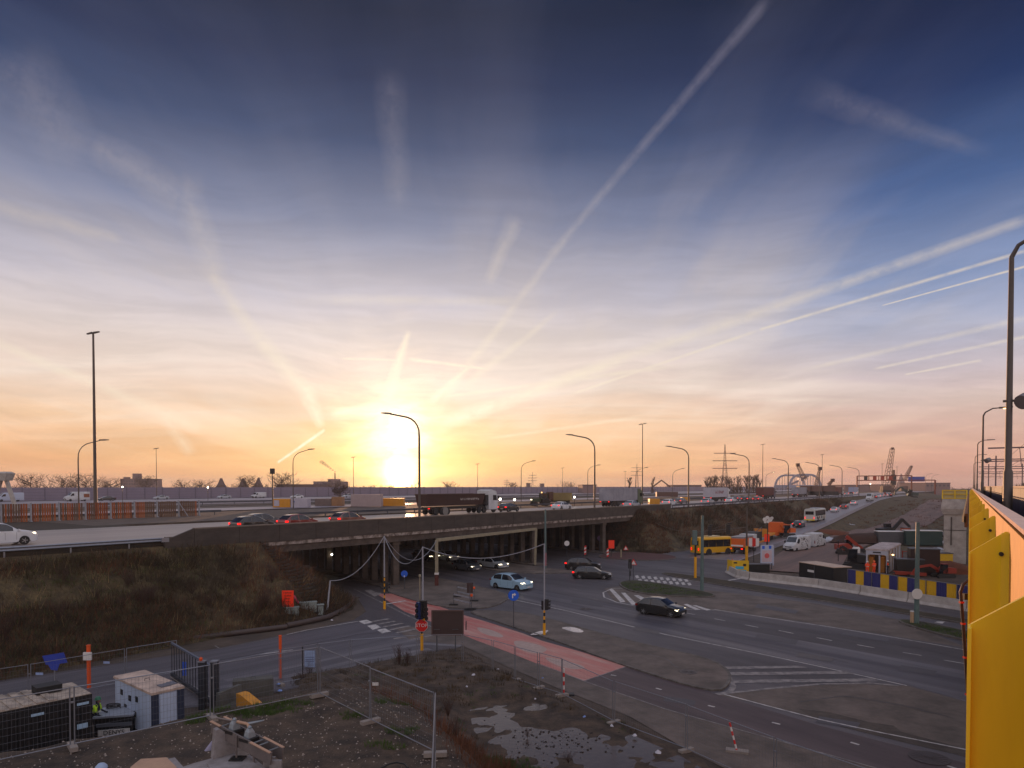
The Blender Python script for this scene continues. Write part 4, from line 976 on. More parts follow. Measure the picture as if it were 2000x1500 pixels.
for (u,Y,c_,lb) in [(315,222,'silver','low pale car on the far carriageway below the left spire'),(438,240,'silver','low car on the far carriageway below the flat-roofed buildings'),(580,246,'white','pale car on the far carriageway behind the lamp with the curved neck'),(680,262,'silver','pale car on the far carriageway left of the sun'),(208,200,'black','dark car following the delivery van on the far carriageway'),(1210,160,'grey','grey car on the median track left of the grey box lorry')]:
    p=V(u,977,Y); car('sedan',c_,lb,(p.x,p.y,HZ+.05),HA+math.pi,detail=False)
# ================================================================== HIGHWAY FURNITURE
polem=mat('lamp_pole_steel',(92,84,80),.5,.1,1,metal=.5); whitegrey=mat('white_post',(150,152,160),.6,.15,1)
orange=mat('orange_plastic',(226,84,20),.5,.1,3); concm=mat('cast_concrete',(186,180,174),.85,.1,1.2,(160,152,146),bump=.2)
def curved_lamp(label,loc,h,arm,rz,r=.11,lit=False,cat='street lamp',group='street lamps with curved necks along the highway'):
    t=T('street_lamp',label,cat,tuple(loc),rz,group)
    k=2.0
    pts=[(0,0,0),(0,0,h*.5),(0,0,h-k-.9)]+[(arm*.0+ (k*(1-math.cos(a))),0,h-k-.5+ (k)*math.sin(a)) for a in [R(x) for x in (12,28,44,60,75)]]+[(arm,0,h-.1)]
    P('pole',MB().tube(pts,[r,r*.9,r*.8]+[r*.62]*(len(pts)-4)+[r*.55],8),polem,t,40)
    P('lamp_head',MB().loft([[(arm-.15,-.12,h-.16),(arm-.15,.12,h-.16),(arm-.15,.10,h+.02),(arm-.15,-.10,h+.02)],[(arm+.5,-.17,h-.12),(arm+.5,.17,h-.12),(arm+.5,.12,h+.08),(arm+.5,-.12,h+.08)],[(arm+1.1,-.12,h-.02),(arm+1.1,.12,h-.02),(arm+1.1,.08,h+.08),(arm+1.1,-.08,h+.08)]]),polem,t)
    if lit: P('bulb',MB().lathe([(.16,0),(.12,-.08),(0,-.1)],(arm+.4,0,h-.12),8),mat('lamp_glow',(255,232,190),.3,emit=5),t)
    return t
LG='street lamps with curved necks along the highway'
for i,(s,lb) in enumerate([(26.5,'tall curved street lamp rising in front of the tipper lorry beside the sun'),(67.5,'curved street lamp in front of the rear of the grey box lorry'),(107.8,'curved street lamp right after the bridge end'),(149,'curved street lamp just right of the lattice pylon'),(187.8,'curved street lamp on the left edge of the white arch bridge'),(230,'curved street lamp on the right edge of the white arch bridge'),(270,'curved street lamp between the arch bridge and the red gantry'),(308,'curved street lamp just left of the red gantry')]):
    curved_lamp(lb,HW(s,1.0,HZ),12.85,3.7,HA+math.pi/2+R(20),r=.16)
for (u,vt,Y,lb,fl) in [(572,877,128,'curved street lamp standing alone left of the sun',0),(1018,900,190,'slim curved lamp far behind the bridge between the two nearest tall lamps',0),(1148,908,215,'faint curved lamp left of the grey box lorry',0),(1242,913,225,'faint curved lamp behind the grey box lorry',0),(1314,915,235,'slim curved lamp behind the white estate car',0),(152,856,92,'slender lamp beside the thick mast on the left',0),(1496,922,300,'small curved lamp with a lit head left of the arch bridge',1),(1528,924,330,'small curved lamp next to the lit one',0),(1808,925,420,'tiny curved lamp behind the blue gantry sign',0),(1820,927,430,'tiny curved lamp at the right leg of the gantry',0)]:
    p=V(u,vt,Y); curved_lamp(lb,(p.x,p.y,HZ),p.z-HZ,3.0,R(0) if u not in(152,) else R(60),.10,lit=bool(fl),group='distant street lamps')
def mast(label,u,vt,Y,r,zb=HZ,heads=True):
    p=V(u,vt,Y); h=p.z-zb; t=T('light_mast',label,'light mast',(p.x,p.y,zb),0)
    P('pole',MB().tube([(0,0,0),(0,0,h*.5),(0,0,h)],[r,r*.75,r*.5],10),polem,t,40)
    if heads:
        for s_ in (1,-1): P('lamp_head',MB().loft([[(s_*.1,-.2,h-.1),(s_*.1,.2,h-.1),(s_*.1,.2,h+.12),(s_*.1,-.2,h+.12)],[(s_*.9,-.15,h+(.1 if s_>0 else -.25)),(s_*.9,.15,h+(.1 if s_>0 else -.25)),(s_*.9,.15,h+(.22 if s_>0 else -.1)),(s_*.9,-.15,h+(.22 if s_>0 else -.1))]]),polem,t)
    return t
mast('thick tall mast with two lamp heads standing in front of the wooden screen',182,650,100,.27)
for a in [('tall thin mast crossing the grey box lorry',1255,828,165,.17),('tall thin mast between two curved lamps right of the pylon',1490,868,260,.2),('tall thin mast in front of the right side of the arch bridge',1606,888,330,.2),('distant thin mast near the crane on the right',1723,906,420,.2),('faint mast in front of the trees on the left',305,876,230,.14),('faint mast left of the sun above the factory',690,893,300,.16),('faint mast in the orange sky right of the sun',933,906,300,.14),('faint mast over the middle of the bridge',1099,914,330,.14),('faint mast left of the poplars',1221,921,330,.14),('distant thin mast to the right of the crane',1752,912,460,.2)]: mast(*a)
# mast with a box on top
p=V(532,915,150); t=T('camera_mast','short mast with a dark box on top in front of the spires','mast',(p.x,p.y,HZ)); h=p.z-HZ
P('pole',MB().cyl((0,0,0),(0,0,h-.5),.14),polem,t); P('box',MB().box((0,0,h-.6),(.9,.6,1.2)),blackp,t)
# wooden screen with white posts
bays=[(-30,24),(-18,22.5)]
A=G(-60,1028,HZ-.3); B=G(388,1011,HZ-.3)
ws=T('wooden_screen','reddish brown board screen with pale posts on the left side of the highway','noise screen',(A.x,A.y,HZ-.2),math.atan2(B.y-A.y,B.x-A.x))
Lw=(B-A).length; nb=9; bw=Lw/nb
post=MB().box((0,-.16,1.25),(.15,.2,2.5)).mesh('post'); pb=MB().box((0,-.22,.05),(.24,.3,.5)).mesh('post_base')
bd=MB().box((0,0,1.25),(.19,.05,2.25)).mesh('plank'); rl=MB().box((bw/2,-.02,.08),(bw-.1,.14,.16)).mesh('bottom_rail')
woods=[mat('plank_red_brown',(142,72,36),.8,.35,1.5),mat('plank_orange_brown',(166,90,44),.8,.3,1.5),mat('plank_grey_brown',(112,84,66),.8,.3,1.5)]
for i in range(nb+1):
    for me,nm in((post,'post'),(pb,'post_base')):
        q=P(nm,me,whitegrey,ws); q.location=(i*bw,0,0)
    if i<nb:
        q=P('bottom_rail',rl,whitegrey,ws); q.location=(i*bw,0,0)
        n=int((bw-.3)/.27)
        for j in range(n):
            q=P('plank',bd,woods[2] if i>=nb-2 and random.random()<.85 else random.choice(woods),ws); q.location=(i*bw+.25+j*(bw-.4)/n,random.uniform(-.02,.02),random.uniform(-.03,.03))
P('brace',MB().bar((bw*8-.1,-.3,2.3),(bw*8+.9,-1.3,0),.09),whitegrey,ws)
# far noise wall
wallm=mat('noise_wall_panel',(138,128,146),.75,.12,.08,(122,114,132)); walltop=mat('noise_wall_rib',(110,104,120),.7)
nw=T('noise_wall','long mauve grey noise wall behind the far carriageway below the skyline','noise wall',tuple(HW(0,186,HZ-.3)),HA)
pm_=MB().bbox(0,5.86,-.1,.1,0,4.25).mesh('panel'); pp_=MB().box((0,-.08,2.2),(.24,.36,4.5)).mesh('post'); bb_=MB().bbox(0,5.86,-.16,.16,0,.0).v
rb_=MB()
for z in (.9,1.8,2.7,3.6): rb_.bbox(0,5.86,-.14,-.1,z,z+.06)
rbm=rb_.mesh('rib')
for i in range(-14,96):
    q=P('panel',pm_,wallm,nw); q.location=(i*6+.14,0,0); q=P('post',pp_,walltop,nw); q.location=(i*6,0,0)
    if i<50: q=P('panel_rib',rbm,walltop,nw); q.location=(i*6+.14,0,0); q['kind']='stuff'
P('far_wall',MB().bbox(96*6,1200,-.1,.1,0,4.2),wallm,nw)
def jersey(mb,a,b,h=.85,w=.6):
    a,b=Vector(a),Vector(b); d=(b-a).normalized(); n=Vector((-d.y,d.x,0))
    pr=[(-w/2,0),(-w/2,.08),(-.16,.30),(-.10,h),(.10,h),(.16,.30),(w/2,.08),(w/2,0)]
    return mb.loft([[tuple(p+n*x+Vector((0,0,z))) for x,z in pr] for p in (a,b)])
def jersey_row(label,pts,seg,m,h=.85,w=.6,group=None,name='concrete_barrier'):
    t=T(name,label,'barrier',tuple(pts[0]),0,group)
    for a,b in zip(pts,pts[1:]):
        n=max(1,round((b-a).length/seg))
        for i in range(n):
            p=a+(b-a)*(i/n); q=a+(b-a)*((i+1)/n); d=(q-p).normalized()*.04
            P('segment',jersey(MB(),p+d,q-d,h,w),m,t,world=True)
    return t
jersey_row('long pale concrete barrier along the near edge of the far carriageway',[HW(s,103,HZ) for s in (-60,60,170,300)],6,mat('pale_barrier',(150,144,150),.8,.15,1))
p0=G(1424,1122);
jersey_row('row of grey concrete barriers with dark joints separating the road from the work yard',[G(1421,1118),G(1440,1128),G(1465,1133),G(1600,1148),G(1775,1176),G(1890,1194),G(2250,1258)],5.6,concm,.95,.7)
# gantry over the highway
gm=mat('gantry_red_steel',(120,50,34),.6); 
gs=400; g=T('sign_gantry','long dark red sign gantry spanning the highway with red sign backs','gantry',tuple(HW(gs,0,HZ)),HA)
def gp(o,z): return HW(gs,o,z)
za,zb=14.4,16.9
bm=MB().bar(gp(17,zb),gp(-16,zb),.45).bar(gp(17,za),gp(-21,za),.45); P('beam',MB().bar(gp(17,zb),gp(-10,zb),.5),gm,g,world=True); P('beam',MB().bar(gp(17,za),gp(-21,za),.5),gm,g,world=True)
for o,zt in ((17,zb),(-10,zb),(-21,za),(2,zb)): P('leg',MB().bar(gp(o,HZ if o!=2 else za),gp(o,zt),.6),gm,g,world=True)
for o in (11,6,-1,): P('web_bar',MB().bar(gp(o,za),gp(o,zb),.35),gm,g,world=True)
for o,c_ in ((12.5,blackp),(8,mat('sign_back_red',(170,60,36),.6)),(4.2,mat('sign_back_red',(170,60,36),.6)),(.2,mat('sign_back_red',(170,60,36),.6))): P('sign_back',MB().bar(gp(o-.9,(za+zb)/2),gp(o+.9,(za+zb)/2),.3,2.2),c_,g,world=True)
P('blue_sign',MB().bar(gp(-8.4,za+.6),gp(-16.2,za+.6),.35,2.6),mat('blue_sign',(56,76,160),.5),g,world=True)
# containers and huts of the site behind the highway
def boxthing(name,label,cat,u0,u1,v1,Y,h,m,z0=HZ,dep=2.4,rz=None,parts=None):
    a=V(u0,v1,Y); b=V(u1,v1,Y); wd=(b.x-a.x); t=T(name,label,cat,((a.x+b.x)/2,Y,z0),rz or 0)
    P('body',MB().bbox(-wd/2,wd/2,-dep/2,dep/2,0.05,h),m,t)
    n=max(3,int(wd/.5)); k=MB()
    for i in range(n+1): k.box((-wd/2+i*wd/n,-dep/2-.02,h/2),(.09,.06,h-.12))
    q=P('wall_ribs',k,m,t); q['kind']='stuff'
    return t,wd
yc=mat('yellow_container',(206,140,16),.55,.1,1); wc=mat('white_container',(176,170,182),.55,.12,1)
t,w_=boxthing('site_container','yellow container with a white end panel on the site behind the bridge','container',530,563,0,140,1.75,yc); P('white_panel',MB().box((-w_*.3,-1.26,.9),(w_*.32,.05,1.2)),wc,t)
t,w_=boxthing('site_container','white container beside the yellow one behind the bridge','container',565,597,0,140,1.8,wc); P('blue_logo',MB().box((-w_*.32,-1.27,1.2),(.3,.04,.3)),mat('blue_logo',(70,90,150),.6),t)
boxthing('site_container','long pale ribbed container left of the sun glare on the site','container',683,742,0,145,2.6,mat('pale_pink_container',(168,150,150),.6,.1,1))
boxthing('site_container','low beige container between the white and the pale ribbed one','container',645,665,0,150,2.0,mat('beige_container',(150,110,74),.6,.2,1))
boxthing('site_container','low grey flat container left of the beige one','container',612,643,0,150,1.6,mat('grey_flat',(110,96,92),.6,.2,1))
boxthing('site_container','yellow container right behind the pale ribbed one beneath the sun','container',743,786,0,150,1.7,yc)
boxthing('yellow_skip','low yellow skip right of the green cab','skip',1272,1291,0,165,1.3,yc); boxthing('yellow_skip','low yellow skip left of the third curved lamp','skip',1336,1350,0,190,1.3,yc)
# concrete tripod frame at far left
t=T('concrete_trestle','grey A-shaped concrete trestle with a block on top at the far left edge','trestle',tuple(V(8,985,120).xy)+(HZ,),0)
P('head_block',MB().loft([[(-.9,-.9,5.3),(.9,-.9,5.3),(.9,.9,5.3),(-.9,.9,5.3)],[(-1.3,-1.1,6.6),(1.3,-1.1,6.6),(1.3,1.1,6.6),(-1.3,1.1,6.6)],[(-.9,-.7,6.9),(.9,-.7,6.9),(.9,.7,6.9),(-.9,.7,6.9)]]),concm,t)
for x in (-1,1): P('leg',MB().bar((x*.5,0,5.4),(x*2.2,0,0),.5),concm,t)
# ------------------------------------------------------------------ skyline
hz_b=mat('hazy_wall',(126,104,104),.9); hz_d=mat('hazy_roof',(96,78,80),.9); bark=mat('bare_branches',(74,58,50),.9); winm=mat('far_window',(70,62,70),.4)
def building(name,label,u0,u1,vt,Y,dep,m,win=(0,0),roof=None,z0=0):
    a=V(u0,vt,Y); b=V(u1,vt,Y); wd=b.x-a.x; h=a.z-z0; t=T(name,label,'building',((a.x+b.x)/2,Y+dep/2,z0))
    P('wall',MB().bbox(-wd/2,wd/2,-dep/2,dep/2,0,h),m,t); P('roof',MB().bbox(-wd/2-.3,wd/2+.3,-dep/2-.3,dep/2+.3,h,h+.5),hz_d,t)
    nx,nz=win
    if nx:
        wm=MB().box((0,-.05,0),(wd/nx*.5,.2,1.4)).mesh('window')
        for i in range(nx):
            for j in range(nz):
                q=P('window',wm,winm,t); q.location=(-wd/2+(i+.5)*wd/nx,-dep/2,h-2.0-j*3.0)
    return t,wd,h
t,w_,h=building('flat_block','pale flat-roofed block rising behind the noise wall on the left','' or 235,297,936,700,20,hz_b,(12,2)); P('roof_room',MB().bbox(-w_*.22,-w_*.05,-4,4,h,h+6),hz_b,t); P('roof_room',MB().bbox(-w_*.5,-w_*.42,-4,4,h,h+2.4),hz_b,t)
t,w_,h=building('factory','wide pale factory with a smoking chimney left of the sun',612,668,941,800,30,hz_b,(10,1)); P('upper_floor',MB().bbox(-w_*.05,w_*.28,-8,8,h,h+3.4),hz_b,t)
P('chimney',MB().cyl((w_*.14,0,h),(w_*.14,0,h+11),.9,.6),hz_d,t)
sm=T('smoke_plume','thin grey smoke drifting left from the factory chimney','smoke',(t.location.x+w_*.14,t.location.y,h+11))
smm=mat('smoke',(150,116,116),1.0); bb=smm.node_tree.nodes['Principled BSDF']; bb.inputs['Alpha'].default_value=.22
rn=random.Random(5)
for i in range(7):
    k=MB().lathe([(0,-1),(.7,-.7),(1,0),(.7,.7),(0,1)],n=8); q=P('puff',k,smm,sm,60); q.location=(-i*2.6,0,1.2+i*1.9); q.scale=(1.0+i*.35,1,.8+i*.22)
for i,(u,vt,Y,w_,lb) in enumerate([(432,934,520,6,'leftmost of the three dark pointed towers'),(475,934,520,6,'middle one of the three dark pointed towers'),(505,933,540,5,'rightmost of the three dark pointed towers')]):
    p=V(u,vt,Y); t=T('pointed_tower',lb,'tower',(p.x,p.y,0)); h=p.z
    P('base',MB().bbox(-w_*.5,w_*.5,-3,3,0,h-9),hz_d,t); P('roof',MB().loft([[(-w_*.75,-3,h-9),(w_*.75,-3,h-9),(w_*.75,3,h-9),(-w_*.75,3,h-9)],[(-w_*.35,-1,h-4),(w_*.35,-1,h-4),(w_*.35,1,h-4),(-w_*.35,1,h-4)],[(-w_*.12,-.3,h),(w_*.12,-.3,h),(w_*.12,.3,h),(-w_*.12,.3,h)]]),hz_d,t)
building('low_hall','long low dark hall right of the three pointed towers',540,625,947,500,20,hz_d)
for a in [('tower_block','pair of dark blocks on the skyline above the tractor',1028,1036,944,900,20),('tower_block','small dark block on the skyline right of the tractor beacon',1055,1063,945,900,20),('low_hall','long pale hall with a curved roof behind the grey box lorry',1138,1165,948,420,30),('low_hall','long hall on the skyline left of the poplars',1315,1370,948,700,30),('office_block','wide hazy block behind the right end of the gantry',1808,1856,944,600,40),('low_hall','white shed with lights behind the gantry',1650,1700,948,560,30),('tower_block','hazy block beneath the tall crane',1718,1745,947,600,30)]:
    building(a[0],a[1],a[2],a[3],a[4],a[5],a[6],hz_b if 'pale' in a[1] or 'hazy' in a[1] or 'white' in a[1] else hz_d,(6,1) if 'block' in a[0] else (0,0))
def tree(label,u,vt,Y,wf=.5,name='bare_tree',n1=9,seed=0,upright=False,group=None,z0=0):
    p=V(u,vt,Y); h=p.z-z0; rn=random.Random(seed); t=T(name,label,'tree',(p.x,p.y,z0),0,group)
    th=max(.10,h*.012)*(Y/300)**.3
    P('trunk',MB().tube([(0,0,0),(rn.uniform(-.2,.2),0,h*.5),(0,0,h*.97)],[th*2.2,th*1.4,th*.4],6),bark,t)
    k=MB()
    for i in range(n1*(3 if upright else 1)):
        z=h*(.18+.75*rn.random()) if upright else h*(.35+.5*rn.random()); a=rn.uniform(0,2*math.pi)
        L_=h*wf*(rn.uniform(.10,.2) if upright else rn.uniform(.35,.6)*(1-.4*(z/h))); up=.85 if upright else rn.uniform(.25,.6)
        e=Vector((L_*math.cos(a),L_*math.sin(a),z+L_*up*(2.2 if upright else 1)))
        if e.z>h: e.z=h
        k.tube([(0,0,z),tuple(e)],[th*.8,th*.35],3,False)
        for j in range(6):
            f=rn.uniform(.3,1); b=Vector((0,0,z)).lerp(e,f); c=b+Vector((rn.uniform(-1,1),rn.uniform(-1,1),rn.uniform(.2,1.2)))*L_*.42
            c.z=min(c.z,h*1.02); k.tube([tuple(b),tuple(c)],[th*.45,th*.2],3,False)
            for l in range(2):
                d=c+Vector((rn.uniform(-1,1),rn.uniform(-1,1),rn.uniform(0,1.1)))*L_*.25; k.tube([tuple(c),tuple(d)],[th*.28,th*.15],3,False)
    P('crown',k,bark,t,kind='stuff')
    return t
pw=['tall bare poplar left of the lattice pylon','bare poplar right beneath the lattice pylon','bare poplar right of the lattice pylon','bare poplar beside the lamp next to the arch bridge']
ORD='first second third fourth fifth sixth seventh eighth ninth tenth eleventh twelfth thirteenth fourteenth fifteenth'.split()
for i,(u,vt) in enumerate([(1382,934),(1388,931),(1394,929),(1400,932),(1410,930),(1420,931),(1425,935),(1434,932),(1441,930),(1447,935),(1459,930),(1464,932),(1472,931),(1478,928),(1484,937)]):
    tree(ORD[i]+' bare poplar from the left in the row '+('left of' if u<1405 else 'beneath' if u<1422 else 'right of')+' the lattice pylon',u,vt,420,.7,'poplar',9,i,True,'row of bare poplars on the skyline')
for i,(u,vt,lb) in enumerate([(1230,934,'lone bare poplar left of the tall mast on the bridge'),(1275,933,'lone bare poplar left of the folded crane arm')]): tree(lb,u,vt,420,.6,'poplar',9,40+i,True)
for i,(u,vt,Y,lb) in enumerate([(60,930,330,'broad bare tree above the noise wall at the left, right of the trestle'),(120,932,340,'bare tree left of the slender lamp'),(168,931,330,'bare tree behind the thick mast'),(215,937,360,'low bare tree left of the flat-roofed block'),(285,932,500,'bare tree in front of the right end of the flat-roofed block'),(360,940,420,'low bare tree right of the faint mast'),(400,940,420,'low bare tree left of the pointed towers'),(480,932,400,'bare tree at the middle pointed tower'),(550,928,380,'bare tree with thin crown right of the dark box mast'),(655,938,420,'bare tree by the factory'),(880,943,600,'low tree on the skyline right of the sun'),(1000,944,600,'low tree left of the skyline blocks'),(1110,942,600,'low tree clump on the skyline above the bridge middle')]):
    tree(lb,u,vt,Y,1.1,'bare_tree',22,100+i)
# a near bare shrub tree in front of the far carriageway
tree('thin bare tree standing before the far carriageway left of the sun',665,948,170,1.2,'bare_tree',26,321,z0=HZ)
# far wood on the left horizon
wd_=MB(); rn=random.Random(11)
def woodmass(x0,x1,Y,h0,h1,n):
    for i in range(n):
        x=rn.uniform(x0,x1); y=Y+rn.uniform(0,40); h=rn.uniform(h0,h1)*(.8+.4*noise.noise(Vector((x*.02,0,0))))
        wd_.tube([(x,y,0),(x+rn.uniform(-1.5,1.5),y,h)],[.35,.08],3,False)
        for j in range(5):
            z=h*rn.uniform(.4,.95); a=rn.uniform(-1,1)*3.4; wd_.tube([(x,y,z),(x+a,y,z+abs(a)*rn.uniform(.3,1))],[.16,.05],3,False)
woodmass(-430,-60,430,9,14.5,900); woodmass(-90,420,760,8,12.5,500); woodmass(300,640,700,8,13,500)
tag(S('far_wood',wd_,bark),'bare woodland along the horizon behind the noise wall',None,kind='stuff')
# lattice pylon and lesser pylons
def lattice(mb,a,b,w0,w1,n,r=.12):
    a,b=Vector(a),Vector(b); d=(b-a).normalized(); x=d.cross(Vector((0,1,0))).normalized(); y=Vector((0,1,0)) if abs(d.y)<.5 else Vector((1,0,0))
    P_=[]
    for i in range(n+1):
        f=i/n; c=a+(b-a)*f; w=(w0+(w1-w0)*f)/2; P_.append([c+x*w+y*w,c-x*w+y*w,c-x*w-y*w,c+x*w-y*w])
    for i in range(n):
        for k in range(4):
            mb.bar(P_[i][k],P_[i+1][k],r); mb.bar(P_[i][k],P_[i+1][(k+1)%4],r*.6); mb.bar(P_[i+1][k],P_[i+1][(k+1)%4],r*.6)
    return mb
def pylon(label,u,vt,Y,arms=((.62,9),(.74,9),(.86,8))):
    p=V(u,vt,Y); t=T('electricity_pylon',label,'pylon',(p.x,p.y,0)); h=p.z; r=.14*(Y/350)**.5
    P('tower',lattice(MB(),(0,0,0),(0,0,h*.7),h*.14,h*.035,9,r),hz_d,t,kind='stuff'); P('top',lattice(MB(),(0,0,h*.7),(0,0,h),h*.035,.2,6,r*.7),hz_d,t,kind='stuff')
    for f,w_ in arms: P('cross_arm',MB().bar((-w_*h/46,0,h*f),(w_*h/46,0,h*f),r*2.2),hz_d,t)
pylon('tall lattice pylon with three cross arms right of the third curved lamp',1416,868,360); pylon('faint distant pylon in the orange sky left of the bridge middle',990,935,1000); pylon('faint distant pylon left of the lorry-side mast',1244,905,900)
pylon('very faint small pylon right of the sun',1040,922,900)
# cranes
crm=mat('crane_steel',(92,66,60),.6)
def crane(label,u0,v0,u1,v1,Y,w=1.8,cab=True,z0=5.0):
    a=V(u0,v0,Y); zc=min(a.z,11.0); b=V(u1,v1,Y); t=T('crawler_crane',label,'crane',(a.x,a.y,0)); q=Vector(t.location)
    P('boom',lattice(MB(),a-q,b-q,w,w*.6,10,.16*(Y/350)),crm,t,kind='stuff')
    P('boom_tip',MB().box(tuple(b-q),(1.6,.8,1.4)),crm,t)
    P('machine_house',MB().bbox(-3.0,2.2,-1.8,1.8,max(z0,zc-2.2),zc+.3),crm,t); P('crawler_tracks',MB().bbox(-3.4,3.4,-2.2,2.2,max(z0,zc-2.2)-1.6,max(z0,zc-2.2)-.02),blackp,t)
    return t
crane('tallest lattice crane boom on the right above the gantry',1731,950,1743,876,430,3.2); crane('lattice crane boom leaning right behind the blue gantry sign',1766,938,1780,911,560,2.4); crane('dark crane boom with a folded tip on the left of the arch bridge',1572,938,1558,908,300,1.6); crane('red boom leaning right in front of the arch bridge',1593,950,1601,915,300,1.2); crane('short crane arm with a hooked tip above the dull red container',1618,947,1626,938,300,1.2)
t=T('vertical_drill_rig','dark slim drill rig mast just right of the tallest crane','drill rig',tuple(V(1745,940,400).xy)+(0,)); zt=V(1745,918,400).z
P('mast',lattice(MB(),(0,0,4),(0,0,zt),1.6,.8,8,.3),crm,t,kind='stuff'); P('drill_head',MB().box((0,0,zt*.72),(2.4,1.5,6)),blackp,t)
t=T('church_spire','pale blue church spire between the two cranes','church',tuple(V(1760,940,900).xy)+(0,)); zt=V(1760,925,900).z
P('tower',MB().bbox(-6,6,-6,6,0,zt-20),hz_b,t); P('spire',MB().loft([[(-5,-5,zt-20),(5,-5,zt-20),(5,5,zt-20),(-5,5,zt-20)],[(-.3,-.3,zt),(.3,-.3,zt),(.3,.3,zt),(-.3,.3,zt)]]),hz_b,t)
# concrete pump arm
t=T('concrete_pump','folded concrete pump arm making a peak right of the grey box lorry','pump arm',tuple(V(1292,950,260).xy)+(HZ,)); q=Vector(t.location)
P('arm',MB().bar(V(1276,950,260)-q,V(1292,938,260)-q,.45),crm,t); P('arm',MB().bar(V(1292,938,260)-q,V(1309,951,260)-q,.4),crm,t); P('base',MB().bbox(-2,6,-1.2,1.2,.4,2.2),crm,t)
# arch bridge
abm=mat('arch_white_steel',(150,150,166),.6)
Yb=480; zb0=V(1570,950,Yb).z-1
ab=T('arch_bridge','white tied-arch bridge beyond the highway lorries','bridge',tuple(V(1572,950,Yb).xy)+(zb0,),0); q=Vector(ab.location)
for side in (0,26):
    x0,x1=V(1540,950,Yb).x-q.x,V(1604,950,Yb).x-q.x; ht=V(1570,927,Yb).z-zb0
    pts=[(x0+(x1-x0)*f,side,ht*(1-(2*f-1)**4)**.8) for f in [i/24 for i in range(25)]]
    k=MB()
    for a,b in zip(pts,pts[1:]): k.bar(a,b,1.1,1.3)
    P('arch',k,abm,ab)
    for i in range(2,23):
        if i%2==0: P('hanger',MB().bar(pts[i],(pts[i][0],side,0),.28),abm,ab)
    P('tie_beam',MB().bar((x0,side,1),(x1,side,1),1.2,2),abm,ab)
P('portal_beam',MB().bar((x0+9,0,ht*.62),(x1-6,26,ht*.62),1.2,2.2),abm,ab); P('upper_brace',MB().bar((x0+12,0,ht*.97),(x1-9,26,ht*.97),1.0,1.2),abm,ab); P('diagonal_brace',MB().bar((x0+14,0,ht*.9),(x1-14,26,ht*.1),.9,1.2),abm,ab)
# floodlights seen as bright points
fl=mat('floodlight_glow',(255,244,220),.3,emit=9)
for u,v,Y,zb,lb in [(239,951,188,HZ,'bright white floodlight right of the thick mast before the noise wall'),(406,952,190,HZ,'bright white floodlight left of the pointed towers'),(977,975,118,HZ,'bright lamp on a short post right of the white lorry cab'),(1005,976,125,HZ,'second bright lamp on a short post behind the bridge'),(1122,971,150,HZ,'warm lamp on a short post right of the tractor'),(1700,945,330,5,'bright white work light near the gantry'),(648,1083,88,0,'white lamp under the left end of the bridge')]:
    p=V(u,v,Y); t=T('work_light',lb,'light',(p.x,p.y,zb)); h=p.z-zb
    if u==648:
        t.location.z=p.z; P('bulb',MB().lathe([(0,-.16),(.16,0),(0,.16)],n=10),fl,t); P('hanger_rod',MB().bar((0,0,.1),(0,0,4.9-p.z),.04),blackp,t); continue
    P('post',MB().cyl((0,0,0),(0,0,h-.2),.06),polem,t); P('lamp_head',MB().lathe([(0,-.22),(.2,-.1),(.2,.1),(0,.22)],(0,0,h),10),fl,t)
# ================================================================== STREET LEVEL
yelp=mat('yellow_post',(226,160,10),.5,.08,3); blk=mat('black_post',(26,26,28),.5); red=mat('sign_red',(206,24,22),.45); wht=mat('sign_white',(214,210,206),.5); blu=mat('sign_blue',(20,90,200),.45); fluor=mat('fluorescent_red_board',(255,58,24),.35); greenpole=mat('green_pole',(92,116,114),.5,.15,1,(78,96,96)); darkback=mat('sign_back_dark',(62,44,42),.6,.2,3)
def wrect(u,v,z=0): return G(u,v,z)
def hgt(u,vb,vt,zb=0): p=G(u,vb,zb); return V(u,vt,p.y).z-zb
def signal(t,z,d=(0,-1),s=1.0,n=3,m=blk):
    a=math.atan2(d[1],d[0]); hd=P('signal_head',MB().box((d[0]*.2,d[1]*.2,z),(.26*s,.34*s,.98*s),a),m,t)
    for i in range(n):
        c=(d[0]*.36,d[1]*.36,z+(.30-.30*i)*s); k=MB(); q=Vector((d[0],d[1],0))
        k.tube([Vector(c)+q*-.02,Vector(c)+q*.12],[.11*s,.12*s],10); P('lens',k,mat('signal_lens',(30,28,30),.3),hd)
def banded(t,h,r=.06,yb=1.0,m1=yelp,m2=blk,step=.26,top=None):
    P('pole_base',MB().cyl((0,0,0),(0,0,yb),r*1.5,n=10),m1,t)
    z=yb; i=0
    while z<h-.01:
        z2=min(h,z+step); P('pole_band',MB().cyl((0,0,z),(0,0,z2-.002),r,n=10),m2 if i%2==0 else m1,t); z=z2; i+=1
# left tall signal/wire pole
p=G(751,1190); t=T('wire_pole','slim pole with a yellow foot and dashes carrying cables left of the bridge pillar','pole',tuple(p)); hh=hgt(751,1190,1047)
P('pole_base',MB().cyl((0,0,0),(0,0,.75),.12),yelp,t); banded(t,2.9,.06,.75); P('pole',MB().cyl((0,0,2.9),(0,0,hh),.07,.05),whitegrey,t,40); wp1=Vector((p.x,p.y,hh)); 
signal(t,2.0,(1,.2),.8,2)
p=G(826,1215); hh=hgt(826,1215,1068); t=T('cable_pole','thin pale cable pole rising behind the STOP sign','pole',tuple(p)); P('pole',MB().tube([(0,0,0),(0,0,hh)],[.09,.06],8),whitegrey,t,40); wp2=Vector((p.x,p.y,hh))
p=G(638,1203); t=T('leaning_pole','pale pole leaning at the foot of the stone slope holding a cable','pole',tuple(p)); tp=V(645,1134,p.y+.3); P('pole',MB().tube([(0,0,0),tuple(tp-p)],[.09,.06],8),whitegrey,t,40); wp0=tp
